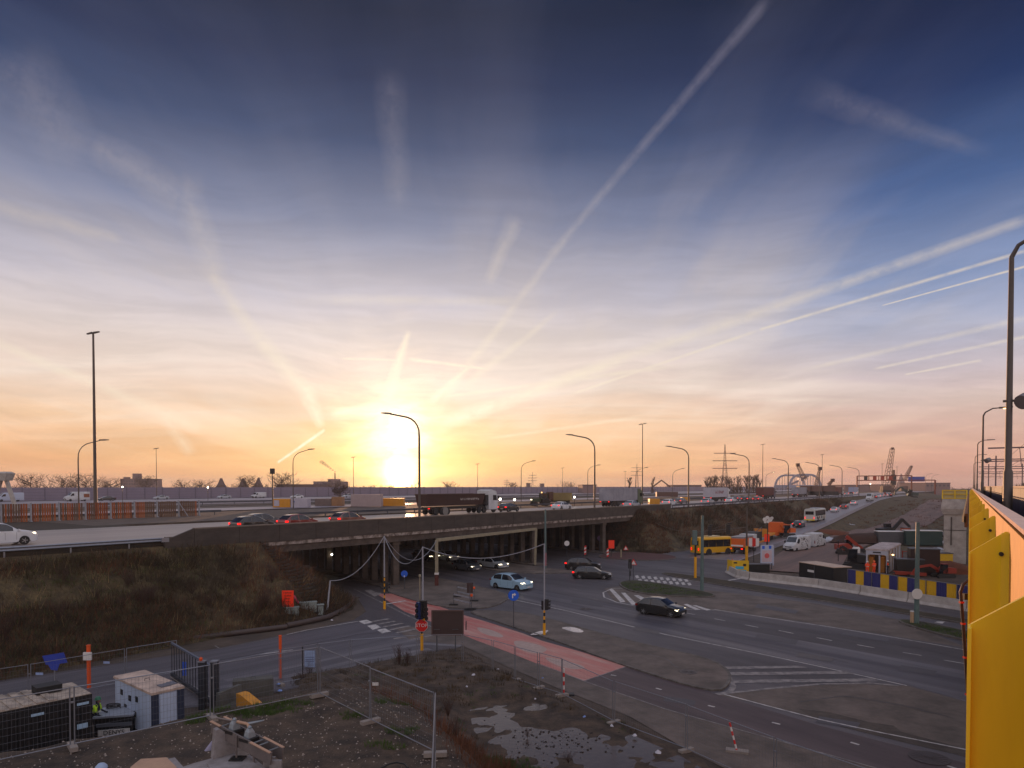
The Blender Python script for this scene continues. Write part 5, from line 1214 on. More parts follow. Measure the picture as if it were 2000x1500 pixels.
p=G(1063,1242); t=T('signal_pole','black and yellow banded pole with a traffic light by the dusty island','traffic light',tuple(p)); h1=hgt(1063,1242,1192); banded(t,h1,.07,.95); signal(t,h1+.45,(.9,-.35),.8); signal(t,h1+.35,(-.3,.9),.7)
hh=hgt(1063,1242,1062); P('pole',MB().tube([(0,0,h1),(0,0,hh)],[.06,.045],8),whitegrey,t,40); wp3=Vector((p.x,p.y,hh))
def cable(label,a,b,sag,r=.03,m=whitegrey,n=18):
    a,b=Vector(a),Vector(b); t=T('overhead_cable',label,'cable',tuple(a)); pts=[a.lerp(b,i/n)-Vector((0,0,4*sag*(i/n)*(1-i/n))) for i in range(n+1)]
    P('wire',MB().tube([tuple(q-a) for q in pts],r,5),m,t,60)
pc=G(853,1145); wpp=Vector((pc.x,pc.y,V(853,1055,pc.y).z))
cable('cable swinging from the leaning pole up to the yellow-footed pole',wp0,wp1,1.1); cable('cable looping between the yellow-footed pole and the pole behind the STOP sign',wp1,wp2,1.9); cable('cable from the yellow-footed pole to the white portal post',wp1,wpp,2.2); cable('long sagging cable from the pole behind the STOP sign to the banded signal pole',wp2,wp3,1.0)
cable('pale cable hanging across the dark right embankment',tuple(HW(84,-.3,5.5)),tuple(V(1457,1005,98)),2.6,.035,mat('old_cable',(96,84,76),.7))
# height portal
bpm=mat('portal_beige',(150,140,116),.6,.2,1)
t=T('height_portal','beige height-limit portal frame in front of the bridge girders','portal frame',tuple(pc)); pd=G(1045,1105); 
zt=wpp.z; ptop2=V(1047,1033,pd.y)
P('post',MB().bar((0,0,1.4),(0,0,zt),.34),bpm,t); P('post_base',MB().bar((0,0,0),(0,0,1.4),.40),mat('portal_red',(90,40,32),.6,.3,2),t); P('white_band',MB().bar((0,0,1.3),(0,0,1.5),.46),wht,t)
P('post',MB().bar(tuple(pd-pc),tuple(ptop2-pc),.32),bpm,t); P('beam',MB().bar((0,0,zt),tuple(ptop2-pc),.22,.34),bpm,t)
# tall green poles
def pole(name,label,u,vb,vt,r,m,zb=0,cat='pole'):
    p=G(u,vb,zb); h=hgt(u,vb,vt,zb); t=T(name,label,cat,tuple(p)); P('pole',MB().tube([(0,0,0),(0,0,h)],[r,r*.72],10),m,t,40); return t,p,h
t,p,h=pole('tall_pole','tall blue-green pole in front of the bridge middle','' or 1065,1112,995,.17,greenpole); P('sticker_band',MB().cyl((0,0,.5),(0,0,2.2),.175,n=10),mat('pink_stickers',(170,110,120),.7,.5,3),t)
t,p,h=pole('tall_pole','tall green pole left of the yellow coach',1371,1155,1007,.19,greenpole)
t,p,h=pole('lamp_pole','tall grey-green pole with a round disc on the grass strip at the right',1790,1220,1020,.20,greenpole)
dz=V(1787,1159,p.y).z; P('round_disc',MB().tube([(-.15,-.26,dz),(-.15,-.30,dz)],[.42,.42],24),wht,t)
t=T('marker_bollard','short beige bollard at the foot of the disc pole','bollard',tuple(G(1782,1219))); P('post',MB().cyl((0,0,0),(0,0,1.0),.17,.17,14),mat('beige_bollard',(180,150,120),.6),t); P('cap',MB().cyl((0,0,1.0),(0,0,1.06),.19,n=14),wht,t)
# signal mast with arm at the coach
p=G(1358,1130); t=T('signal_mast','traffic signal with a yellow foot beside the tall green pole','traffic light',tuple(p)); hh=hgt(1358,1130,1040); P('pole_base',MB().cyl((0,0,0),(0,0,2.6),.16),yelp,t); P('pole',MB().cyl((0,0,2.6),(0,0,hh),.12),blk,t); P('signal_head',MB().box((-.1,0,hh-.6),(.5,.4,1.7)),greenpole,t)
p=G(1458,1104); t=T('signal_gantry_arm','mast arm with two hanging signals reaching over the yellow coach','signal arm',tuple(p)); hh=hgt(1458,1104,1030); ht=hgt(1458,1104,988)
P('mast_base',MB().cyl((0,0,0),(0,0,2.7),.2),yelp,t); P('mast',MB().cyl((0,0,2.7),(0,0,ht),.14,.08),polem,t)
e=V(1358,1040,p.y-1)-p; s0=Vector((0,0,hh)); P('arm',MB().bar(s0,e,.12).bar(s0+Vector((0,0,-.35)),e+Vector((0,0,-.25)),.06),polem,t)
for f in (.36,.72):
    c=s0.lerp(e,f); h_=P('signal_head',MB().box((c.x,c.y,c.z),(.45,.35,1.3)),blk,t); P('hood',MB().box((c.x+.15,c.y,c.z+.8),(.5,.3,.12)),blk,h_)
# STOP sign with signals
p=G(824,1271); t=T('stop_sign','red octagonal STOP sign below a cluster of signals on a yellow-footed pole','stop sign',tuple(p)); hs=hgt(824,1271,1221); htp=hgt(824,1271,1176)
P('pole_base',MB().cyl((0,0,0),(0,0,1.15),.10),yelp,t); P('pole',MB().cyl((0,0,1.15),(0,0,htp-.2),.055),blk,t)
oc=[(.42*math.cos(R(22.5+45*i)),.42*math.sin(R(22.5+45*i))) for i in range(8)]
P('white_rim',MB().plate([(a*1.06,b*1.06) for a,b in oc],(0,-.10,hs),(1,0,0),(0,0,1),.02),wht,t); P('sign_plate',MB().plate(oc,(0,-.118,hs),(1,0,0),(0,0,1),.02),red,t)
text('STOP',wht,t,.33,facing((0,-.132,hs),(1,0,0)))
signal(t,htp-.55,(-.75,-.5),1.15,3,mat('signal_blue_black',(24,44,92),.4)); signal(t,htp-.45,(.6,-.7),1.2); signal(t,htp-.8,(.8,.3),1.0)
P('yellow_back',MB().box((.16,-.12,htp-.7),(.12,.06,1.0)),yelp,t)
# board on two posts
a=G(861,1283); b=G(897,1287); t=T('back_of_board','large dark sign board seen from behind on two posts at the corner of the verge','sign board',tuple(a)); hb_t=hgt(861,1283,1192); hb_b=hgt(861,1283,1239)
d=(b-a); 
P('board',MB().bar(Vector((-.55,-.1,(hb_t+hb_b)/2)),Vector((1.45,-.1,(hb_t+hb_b)/2)),.06,hb_t-hb_b),darkback,t)
fr=MB()
z0,z1=hb_b,hb_t
P('frame',MB().bar((-.58,-.12,z0),(1.48,-.12,z0),.08).bar((-.58,-.12,z1),(1.48,-.12,z1),.08).bar((-.55,-.12,z0),(-.55,-.12,z1),.08).bar((1.45,-.12,z0),(1.45,-.12,z1),.08),mat('sign_frame',(86,64,60),.5),t)
for x in (-.25,.95): P('post',MB().bar((x*1.0,0,-.1),(x,0,z1-.2),.07),galvd,t); P('bracket',MB().bar((x-.2,-.15,z0+.35),(x+.2,-.15,z0+.35),.03),galvd,t)
P('disc_sign_edge',MB().tube([(1.62,-.1,z0+.6),(1.66,-.1,z0+.6)],[.3,.3],16),blk,t)
# blue mandatory arrow sign
def disc_sign(label,u,vb,vt,r,m,arrow=False,cat='road sign',name='road_sign',pm=None,ax=(1,0,0)):
    p=G(u,vb); h=hgt(u,vb,vt)-r; t=T(name,label,cat,tuple(p)); P('post',MB().cyl((0,0,0),(0,0,h+r*.6),.035),pm or galvd,t)
    k=[(r*math.cos(R(15*i)),r*math.sin(R(15*i))) for i in range(24)]; P('sign_plate',MB().plate(k,(0,-.06,h),ax,(0,0,1),.02),m,t)
    if arrow:
        P('arrow',MB().plate([(-.11,-.22),(-.03,-.22),(-.03,.02),(.06,.02),(.06,-.06),(.20,.07),(.06,.20),(.06,.12),(-.11,.12)],(0,-.075,h),(1,0,0),(0,0,1),.012),wht,t)
    return t
disc_sign('round blue sign with a white right-turn arrow on a thin post','' or 1003,1228,1152,.42,blu,True)
t=disc_sign('round blue sign low on the pavement left of the portal post',790,1152,1114,.36,blu); P('arrow',MB().box((0,-.085,1.45),(.1,.01,.2)),wht,t)
disc_sign('white round sign back under the bridge right of the portal',1107,1098,1056,.38,wht); disc_sign('small round sign on the red paved island',1171,1078,1046,.42,mat('mauve_sign',(90,60,100),.5)); disc_sign('small pale round sign at the foot of the right embankment',1271,1075,1052,.3,wht)
def chevron(label,u,vb,vt,w=.32):
    p=G(u,vb); h=hgt(u,vb,vt); t=T('hazard_post',label,'marker post',tuple(p)); n=5
    for i in range(n):
        z0=.2+(h-.2)*i/n; z1=.2+(h-.2)*(i+1)/n; P('stripe',MB().plate([(-w/2,z0-.05),(w/2,z0+.1),(w/2,z1+.1),(-w/2,z1-.05)],(0,0,0),(1,0,0),(0,0,1),.04),wht if i%2 else red,t)
    P('foot',MB().box((0,0,.06),(.7,.4,.12)),blackp,t)
chevron('red and white striped post behind the parked dark crossover',1143,1086,1066); chevron('red and white striped post below the fluorescent red sign',1187,1090,1071)
def board_sign(label,u,vb,vt,vbb,w,m,cat='temporary sign',name='temporary_sign',posts=1,pm=None,ink=None,arrow=None,lines=0):
    p=G(u,vb); t=T(name,label,cat,tuple(p)); zt=hgt(u,vb,vt); zb=hgt(u,vb,vbb)
    P('panel',MB().box((0,-.06,(zt+zb)/2),(w,.03,zt-zb)),m,t); P('post',MB().bar((0,0,0),(0,0,zt-.1),.09),pm or blk,t)
    if ink:
        for i,s_ in enumerate(ink): strokes(t,mat('dark_red_ink',(110,20,10),.6),len(s_),w*.75*len(s_)/12,(zt-zb)*.07,facing((0,-.085,zt-(zt-zb)*(.13+.17*i)),(1,0,0)),i)
    if arrow: P('arrow',MB().plate([(-.18,-.02),(.05,-.02),(.05,-.09),(.18,0),(.05,.09),(.05,.02),(-.18,.02)],(0,-.085,zb+.16),(1,0,0),(0,0,1),.012),blk,t)
    return t
board_sign('fluorescent red detour board with black lines of text on the left bank','' or 563,1214,1153,1187,.95,fluor,ink=['x'*12,'x'*9,'x'*7,'x'*8],arrow=True)
board_sign('small fluorescent red sign under the right half of the bridge',1194,1088,1055,1071,.9,fluor); 
t=board_sign('orange-red board on top of the white mobile sign cabinet',1497,1102,1043,1058,.75,fluor)
for u,vb,vt,lb in [(1222,1086,1065,'small warning triangle by the red island'),(1237,1135,1091,'warning triangle beside the signal on the grass island')]:
    p=G(u,vb); h=hgt(u,vb,vt); t=T('warning_triangle',lb,'road sign',tuple(p)); P('post',MB().cyl((0,0,0),(0,0,h-.2),.035),galvd,t); P('red_triangle',MB().plate([(-.42,h-.75),(.42,h-.75),(0,h)],(0,-.05,0),(1,0,0),(0,0,1),.02),red,t); P('white_field',MB().plate([(-.27,h-.67),(.27,h-.67),(0,h-.2)],(0,-.066,0),(1,0,0),(0,0,1),.012),wht,t)
p=G(1230,1137); t=T('island_signal','back of a black traffic light on the grass island','traffic light',tuple(p)); hh=hgt(1230,1137,1093); P('pole',MB().cyl((0,0,0),(0,0,hh-.3),.06),galvd,t); signal(t,hh-.5,(.3,.9),1.1); signal(t,hh-1.6,(.3,.9),.6,1)
t=T('marker_post','short beige marker post on the red paved island','marker post',tuple(G(1213,1090))); P('post',MB().bar((0,0,0),(0,0,1.3),.2),bpm,t)
# work barriers on the pavement corner
def workbarrier(label,u0,v0,u1,v1,sign=True):
    a,b=G(u0,v0,.1),G(u1,v1,.1); t=T('work_barrier',label,'barrier',tuple(a)); d=b-a
    for z in (.55,1.0): P('rail',MB().bar((0,0,z),tuple(d+Vector((0,0,z))),.04,.12),whitegrey,t)
    for q in (Vector((0,0,0)),d): P('post',MB().bar(tuple(q),tuple(q+Vector((0,0,1.15))),.05),galvd,t); P('foot',MB().box((q.x,q.y,.06),(.8,.35,.12)),blk,t)
    if sign: P('warning_lamp',MB().lathe([(.1,0),(.12,.1),(.1,.22)],(d.x,d.y,1.15),8),orange,t)
workbarrier('low grey work barrier with an orange lamp on the pavement corner',886,1182,921,1190); workbarrier('second work barrier behind the first on the pavement corner',893,1166,926,1174)
p=G(918,1190,.1); t=T('temporary_sign','dark back of a tall temporary sign by the work barriers','road sign',tuple(p)); P('post',MB().bar((0,0,0),(0,0,2.0),.05),galvd,t); P('panel',MB().box((0,0,1.9),(.55,.03,.9)),darkback,t); P('foot',MB().box((0,0,.05),(1,.4,.1)),blk,t)
t=T('street_post','short grey post with a lamp cap left of the cable pole','post',tuple(G(820,1170,.1))); P('post',MB().cyl((0,0,0),(0,0,2.2),.05),bpm,t); P('cap',MB().lathe([(.05,0),(.14,.1),(.1,.3),(0,.32)],(0,0,2.1),8),bpm,t)
# electrical cabinets and hoses at the bank
cabm=mat('cabinet_grey_green',(140,150,146),.6,.12,2)
for u,v,w_,h_,d_,lb in [(570,1214,1.1,1.15,.5,'left grey electrical cabinet below the fluorescent board'),(602,1208,1.35,1.35,.5,'larger grey electrical cabinet beside the left one'),(626,1207,.5,1.1,.4,'narrow dark-framed cabinet at the right end of the row')]:
    p=G(u,v); t=T('electrical_cabinet',lb,'cabinet',tuple(p),R(22)); P('housing',MB().bbox(-w_/2,w_/2,-d_/2,d_/2,.05,h_),cabm if w_>.6 else galvd,t); P('plinth',MB().bbox(-w_/2-.03,w_/2+.03,-d_/2-.03,d_/2+.03,0,.1),concm,t)
    P('lid',MB().bbox(-w_/2-.04,w_/2+.04,-d_/2-.05,d_/2+.04,h_,h_+.06),cabm,t)
    for s_ in ((-1,1) if w_>.6 else (0,)): dn=P('door',MB().box((s_*w_/4,-d_/2-.012,h_*.52),(w_/2-.06 if s_ else w_-.1,.02,h_*.8)),cabm,t); P('handle',MB().box((s_*w_/12,-d_/2-.04,h_*.55),(.03,.03,.16)),blk,dn)
t=T('drain_hose','pinkish red hose running down the stone slope to the cabinets','hose',tuple(HW(6,-1,0))); q=Vector(t.location)
pts=[]
for u,v,f in [(535,1101,.78),(545,1116,.62),(556,1134,.46),(563,1148,.30),(575,1165,.18),(583,1178,.04)]:
    best=None
    for y_ in [48+.1*k for k in range(260)]:
        pp=V(u,v,y_); sx=(pp.x+25.5)*UX+(pp.y-56.7)*UY; ox=-(pp.x+25.5)*UY+(pp.y-56.7)*UX
        e=abs(pp.z-max(0,HT*(1-quad_d(sx,ox,-1)/8.2))-.2)
        if best is None or e<best[0]: best=(e,pp)
    pts.append(best[1])
P('hose',MB().tube([tuple(x-q) for x in pts],.09,6),mat('pink_hose',(190,60,84),.5),t,60)
k=[(560,1222),(600,1214),(640,1205),(668,1192),(684,1180),(690,1168),(680,1160)]
t=T('kerb_pipe','dark pipe curving round the foot of the bank at the road corner','pipe',tuple(G(560,1222))); q=Vector(t.location); P('pipe',MB().tube([tuple(G(a,b,.22)-q) for a,b in k],.22,8),mat('dark_pipe',(70,58,54),.6),t,60)
k=[(-60,1318),(60,1300),(200,1278),(330,1254),(430,1240),(560,1224)]
t=T('bank_kerb_pipe','long dark pipe lying along the foot of the left bank','pipe',tuple(G(-60,1318))); q=Vector(t.location); P('pipe',MB().tube([tuple(G(a,b,.2)-q) for a,b in k],.2,8),mat('dark_pipe',(70,58,54),.6),t,60)
# ---------------------------------------------------------------- mesh fences
fg=mat('fence_galvanised',(140,142,150),.45,.1,3,metal=.6); footm=mat('fence_foot_concrete',(150,140,132),.85,.2,3)
wiremat=mat('fence_wire',(112,112,118),.5,metal=.5)
def heras(label,a,b,group,foot=True,h=2.0,dens=.125,tilt=0.0,r=.0026):
    a,b=Vector(a),Vector(b); t=T('mesh_fence_panel',label,'fence',tuple(a),0,group); d=b-a; L_=d.length; u=d/L_; up=Vector((0,0,1)); n=Vector((-u.y,u.x,0)); up=(up+n*tilt).normalized()
    a0=u*.06; b0=d-u*.06; r0=.021
    for q in (a0,b0): P('upright',MB().cyl(tuple(q),tuple(q+up*h),r0,n=6),fg,t,60)
    P('top_rail',MB().cyl(tuple(a0+up*(h-.02)),tuple(b0+up*(h-.02)),.017,n=6),fg,t,60); P('bottom_rail',MB().cyl(tuple(a0+up*.16),tuple(b0+up*.16),.017,n=6),fg,t,60)
    k=MB(); m_=int(L_/dens)
    for i in range(1,m_):
        q=a0.lerp(b0,i/m_); k.tube([tuple(q+up*.16),tuple(q+up*(h-.02))],r,3,False)
    for j in range(1,8): z=.16+(h-.18)*j/8; k.tube([tuple(a0+up*z),tuple(b0+up*z)],r*1.15,3,False)
    P('wire_mesh',k,wiremat,t,kind='stuff')
    if foot:
        ang=math.atan2(u.y,u.x); P('foot',MB().box((0,0,.07),(.22,.72,.14),ang),footm,t); P('clamp',MB().box(tuple(up*1.5),(.14,.05,.05),ang),fg,t)
    return t
def row(pts,z,labels,group,g=None,**k):
    W_=[]
    for q in pts:
        p=G(q[0],q[1],z+2.0); zz=z; W_.append(Vector((p.x,p.y,zz)))
    for i,(a,b) in enumerate(zip(W_,W_[1:])): heras(labels[i],a,b,group,tilt=random.uniform(-.02,.02),**k)
    return W_
row([(-110,1383),(140,1341),(413,1297),(623,1263),(723,1303),(850,1352),(838,1640)],2.62,['nearest mesh fence panel in front of the black container','mesh fence panel in front of the white generator','mesh fence panel on the mound between the gate and the fence corner','mesh fence panel from the mound corner with a view of the pebbles','mesh fence panel with a small white tag above the grassy bank','mesh fence panel seen edge-on at the end of the mound'],'mesh fence panels on the pebbly mound',dens=.11,r=.0032)
row([(427,1295),(548,1268),(620,1257),(684,1249),(815,1240),(904,1238),(963,1250),(1006,1262),(1052,1274),(1098,1286),(1199,1330),(1341,1375),(1515,1440),(1760,1522),(2050,1640)],0.02,['mesh fence panel from the black gate to the orange post','mesh fence panel behind the orange post and the white sheet','mesh fence panel right of the white sheet','mesh fence panel left of the STOP sign','mesh fence panel behind the dark sign board','mesh fence panel at the corner right of the dark board','first short fence panel beside the red cycle path','second short fence panel beside the red cycle path','third short fence panel beside the red cycle path','long fence panel at the end of the red cycle path','fence panel beside the puddles with a leaning top wire','fence panel behind the leaning striped post','fence panel near the bottom right corner','last fence panel running under the yellow bridge'],'mesh fence panels along the roadside')
row([(-120,1323),(57,1297),(245,1266),(347,1250)],0.02,['mesh fence panel behind the black container roof','mesh fence panel behind the orange marker with the white box','mesh fence panel reaching the far end of the gate'],'mesh fence panels at the foot of the bank')
# tags on fences
def tagplate(label,u,v,z,w,h,m,Y=None,name='fence_tag'):
    p=G(u,v,z); t=T(name,label,'tag',tuple(p)); P('plate',MB().box((0,0,0),(w,.02,h)),m,t); P('tie',MB().box((0,.02,0),(.03,.04,h*.5)),fg,t)
tagplate('small blue-white tag on the fence left of the orange marker',77,1316,1.3,.38,.12,mat('pale_blue_tag',(150,170,210),.5)); tagplate('small blue-white tag on the fence right of the orange marker',208,1294,1.3,.34,.12,mat('pale_blue_tag',(150,170,210),.5)); tagplate('small white tag on the mound fence above the bank',733,1336,3.9,.22,.11,wht)
t=T('white_notice','white notice sheet hung on the roadside fence right of the orange post','notice',tuple(G(605,1287,1.15))); P('sheet',MB().box((0,0,0),(.62,.02,.95)),mat('notice_blue_white',(150,170,206),.6,.15,6),t); P('lines',MB().box((0,-.02,.1),(.5,.01,.03)).box((0,-.02,-.02),(.5,.01,.03)).box((0,-.02,-.14),(.5,.01,.03)),mat('notice_print',(90,100,140),.6),t,kind='stuff'); P('post',MB().bar((-.42,.03,-1.15),(-.42,.03,.7),.06),blk,t)
def opost(label,u,vb,vt,box=False,w=.12):
    p=G(u,vb); h=hgt(u,vb,vt); t=T('orange_post',label,'marker post',tuple(p)); P('post',MB().bar((0,0,0),(0,0,h),w,w),orange,t); P('cap',MB().box((0,0,h+.02),(w*1.2,w*1.2,.04)),orange,t)
    if box: P('white_box',MB().box((0,-.1,h-.55),(.42,.12,.42)),wht,t)
opost('orange marker post with a white box fixed to it near the bank',174,1345,1261,True,.14); opost('plain orange post behind the roadside fence',548,1325,1242,False,.13)
t=T('blue_tarpaulin','blue tarpaulin sheet tied to the fence at the foot of the bank','tarpaulin',tuple(G(106,1330))); k=MB(); 
P('sheet',MB().plate([(-.65,1.42),(.55,1.62),(.75,1.05),(.1,.95),(-.45,.92)],(0,0,0),(1,0,0),(0,0,1),.03),mat('blue_tarp',(44,66,170),.5,.2,2,bump=.5),t); P('pole',MB().bar((0,.05,0),(0,.05,1.5),.05),fg,t); P('lower_fold',MB().plate([(-.3,.95),(.35,1.0),(.2,.6),(-.15,.65)],(0,-.04,0),(1,0,0),(0,0,1),.02),mat('blue_tarp',(44,66,170),.5),t)
# sliding gate
a=G(336,1322,.12); b=G(412,1376,.12); d=b-a; u_=d.normalized(); gt=T('sliding_gate','black sliding gate frame standing open at the site entrance','gate',tuple(a)); gmt=mat('gate_black',(38,40,46),.5)
P('top_beam',MB().bar((0,0,1.95),tuple(d+Vector((0,0,1.95))),.10),mat('gate_grey_top',(90,96,110),.5),gt); P('bottom_beam',MB().bar((0,0,.15),tuple(d+Vector((0,0,.15))),.16,.18),gmt,gt)
for i in range(15): q=d*(i/14); P('pale',MB().bar(tuple(q+Vector((0,0,.2))),tuple(q+Vector((0,0,1.92))),.035),gmt,gt)
gp_=T('gate_post','pair of thick black gate posts with pale caps and an orange lamp','gate post',tuple(G(410,1385))); 
for x in (-.35,.25): P('column',MB().bar((x,0,0),(x,0,2.35),.30),gmt,gp_); P('cap',MB().box((x,0,2.38),(.36,.36,.06)),galv,gp_)
P('orange_lamp',MB().lathe([(.08,0),(.09,.1),(0,.18)],(-.42,0,2.42),8),orange,gp_)
t=T('gate_rail','grey guide rail of the gate running towards the mound','rail',tuple(G(338,1322))); q=G(338,1322); P('rail',MB().bar((0,0,.06),tuple(G(440,1390)-q+Vector((0,0,.06))),.3,.12),concm,t); P('blue_panel',MB().box((.9,-.5,.6),(.2,.05,.8)),mat('blue_panel',(50,90,190),.5),t)
# barriers near the gate
jersey_row('pair of weathered grey concrete barriers below the gate',[G(425,1392),G(470,1372)],1.6,mat('dark_concrete',(96,94,88),.85,.3,2),.95,.6)
t=T('grey_block','low dark grey concrete block right of the gate','block',tuple(G(495,1358)),R(20)); P('block',MB().bbox(-1.0,1.0,-.35,.35,0,.9),mat('dark_concrete',(96,94,88),.85,.3,2),t); P('lifting_eye',MB().tube([(-.1,0,.9),(-.1,0,1.0),(.1,0,1.0),(.1,0,.9)],.015,5),galvd,t)
t=T('yellow_block','ochre yellow wedge-shaped barrier end behind the mound','barrier',tuple(G(492,1392)),R(-35)); P('block',MB().plate([(-.9,0),(.7,0),(.7,.45),(-.6,.85),(-.9,.85)],(0,0,0),(1,0,0),(0,0,1),.5),mat('ochre_yellow',(206,140,40),.6,.15,2),t); P('base_plate',MB().bbox(-.95,.75,-.3,.3,-.02,.03),blk,t)
# ---------------------------------------------------------------- container, generator, work sledge
def quadframe(p00,p10,p01): o=Vector(p00); x=(Vector(p10)-o); y=(Vector(p01)-o); return o,x,y
o=G(180,1353,2.6); xl=G(-140,1418,2.6)-o; yd=G(162,1323,2.6)-o; o.z=0
Lx=xl.length; ax=xl.normalized(); ay=Vector((ax.y,-ax.x,0)); ay=ay if ay.dot(yd)>0 else -ay
W2=2.44
t=T('black_container','black ribbed site container with a dirty cream ribbed roof at the lower left','container',tuple(o),math.atan2(ax.y,ax.x)); sg=-1 if (ay.dot(Vector((-ax.y,ax.x,0)))<0) else 1
blkc=mat('container_black',(18,20,24),.55,.2,2); roofc=mat('container_roof_dirty',(176,160,144),.8,.35,1.6,(110,100,92),cut=(.4,.7))
L6=6.06
P('body',MB().bbox(0,L6,min(0,sg*W2),max(0,sg*W2),.0,2.56),blkc,t)
for i in range(24):
    for yy in (-.02*sg,): P('wall_rib',MB().box((.35+i*.235,yy,1.3),(.11,.05,2.2)),blkc,t) if i<24 else None
for i in range(11): P('roof_rib',MB().box((1.35+i*.42,sg*W2/2,2.60),(.26,W2-.1,.05)),roofc,t)
P('roof_plate',MB().bbox(.02,L6-.02,min(.02*sg,sg*(W2-.02)),max(.02*sg,sg*(W2-.02)),2.56,2.58),roofc,t)
P('roof_box',MB().box((1.15,sg*1.6,2.75),(.9,.7,.28)),blkc,t)
for x_,z_,s_ in ((.35,2.25,1),(.38,1.35,.9),(1.9,2.2,1.0)):
    q=P('sticker',MB().box((x_,-sg*.052,z_),(.42*s_,.01,.10 if z_>2 else .2)),mat('sticker_blue_white',(160,190,214),.5),t)
q=P('poster',MB().box((3.9,-sg*.052,.9),(.9,.01,.62)),mat('poster_white',(180,200,214),.5),t); P('poster_band',MB().box((3.9,-sg*.06,1.02),(.78,.01,.14)),mat('poster_purple',(90,80,150),.5),q); P('poster_band',MB().box((3.9,-sg*.06,.80),(.78,.01,.12)),mat('poster_green',(110,160,60),.5),q)
# generator: top corners fitted at 2.2 m
A=G(238,1320,2.15);B=G(297,1307,2.15);Cc=G(341,1344,2.15);D=G(283,1361,2.15)
c=(A+B+Cc+D)/4; ax=((B-A)+(Cc-D)).normalized(); w1=((B-A).length+(Cc-D).length)/2; w2=((D-A).length+(Cc-B).length)/2
t=T('generator_cabin','white generator cabin with a dirty white roof and dark corner pillars beside the work sledge','generator',(c.x,c.y,0),R(50))
gw=mat('generator_white',(186,200,222),.5,.08,1.5); groof=mat('generator_roof',(206,180,162),.7,.2,2,(160,140,128))
P('housing',MB().bbox(-w1/2+.06,w1/2-.06,-w2/2+.06,w2/2-.06,.25,2.1),gw,t); P('roof',MB().bbox(-w1/2,w1/2,-w2/2,w2/2,2.1,2.2),groof,t); P('base_frame',MB().bbox(-w1/2,w1/2,-w2/2,w2/2,0,.25),blkc,t)
for sx in (1,-1): P('corner_pillar',MB().box((sx*(w1/2-.16),-w2/2+.05,1.2),(.3,.06,1.75)),mat('pillar_dark',(40,50,72),.5),t)
P('door',MB().box((0,-w2/2+.045,1.15),(w1-.72,.04,1.7)),gw,t)
P('roof_vent',MB().box((w1*.1,-w2*.32,2.22),(w1*.3,w2*.12,.04)),mat('vent_grey',(96,96,106),.6),t); P('roof_vent',MB().box((w1*.36,-w2*.30,2.22),(w1*.2,w2*.12,.04)),mat('vent_grey',(96,96,106),.6),t); P('lifting_eye',MB().tube([(-.1,.1,2.2),(-.1,.1,2.3),(.1,.1,2.3),(.1,.1,2.2)],.015,5),blk,t)
for j,(yy,zz) in enumerate(((w2*.3,1.6),(w2*.08,1.5),(-w2*.1,1.6),(w2*.2,1.0),(-w2*.05,.9))): P('side_socket',MB().box((-w1/2+.05,yy,zz),(.05,.22,.24)),blk,t)
# sledge DENYS
c=G(232,1420,.3); t=T('work_sledge','flat grey-topped work skid with a white name plate between container and generator','work skid',(c.x,c.y,0),R(14))
P('top_plate',MB().bbox(-.85,.75,-.6,.75,.92,1.0),mat('skid_grey',(150,156,168),.5,.15,2),t); P('frame',MB().bbox(-.8,.7,-.5,.7,.2,.88),blkc,t); P('drawer',MB().box((-.0,-.62,.62),(1.4,.06,.14)),mat('drawer_grey',(90,96,106),.5),t)
P('name_plate',MB().box((0,-.66,.30),(1.25,.03,.26)),wht,t); text('DENYS',blk,t,.27,facing((0,-.69,.30),(1,0,0)))
P('cable_coil',MB().tube([(-.35+.28*math.cos(a*.6),.5+.2*math.sin(a*.6),1.03+a*.006) for a in range(30)],.025,5),blk,t)
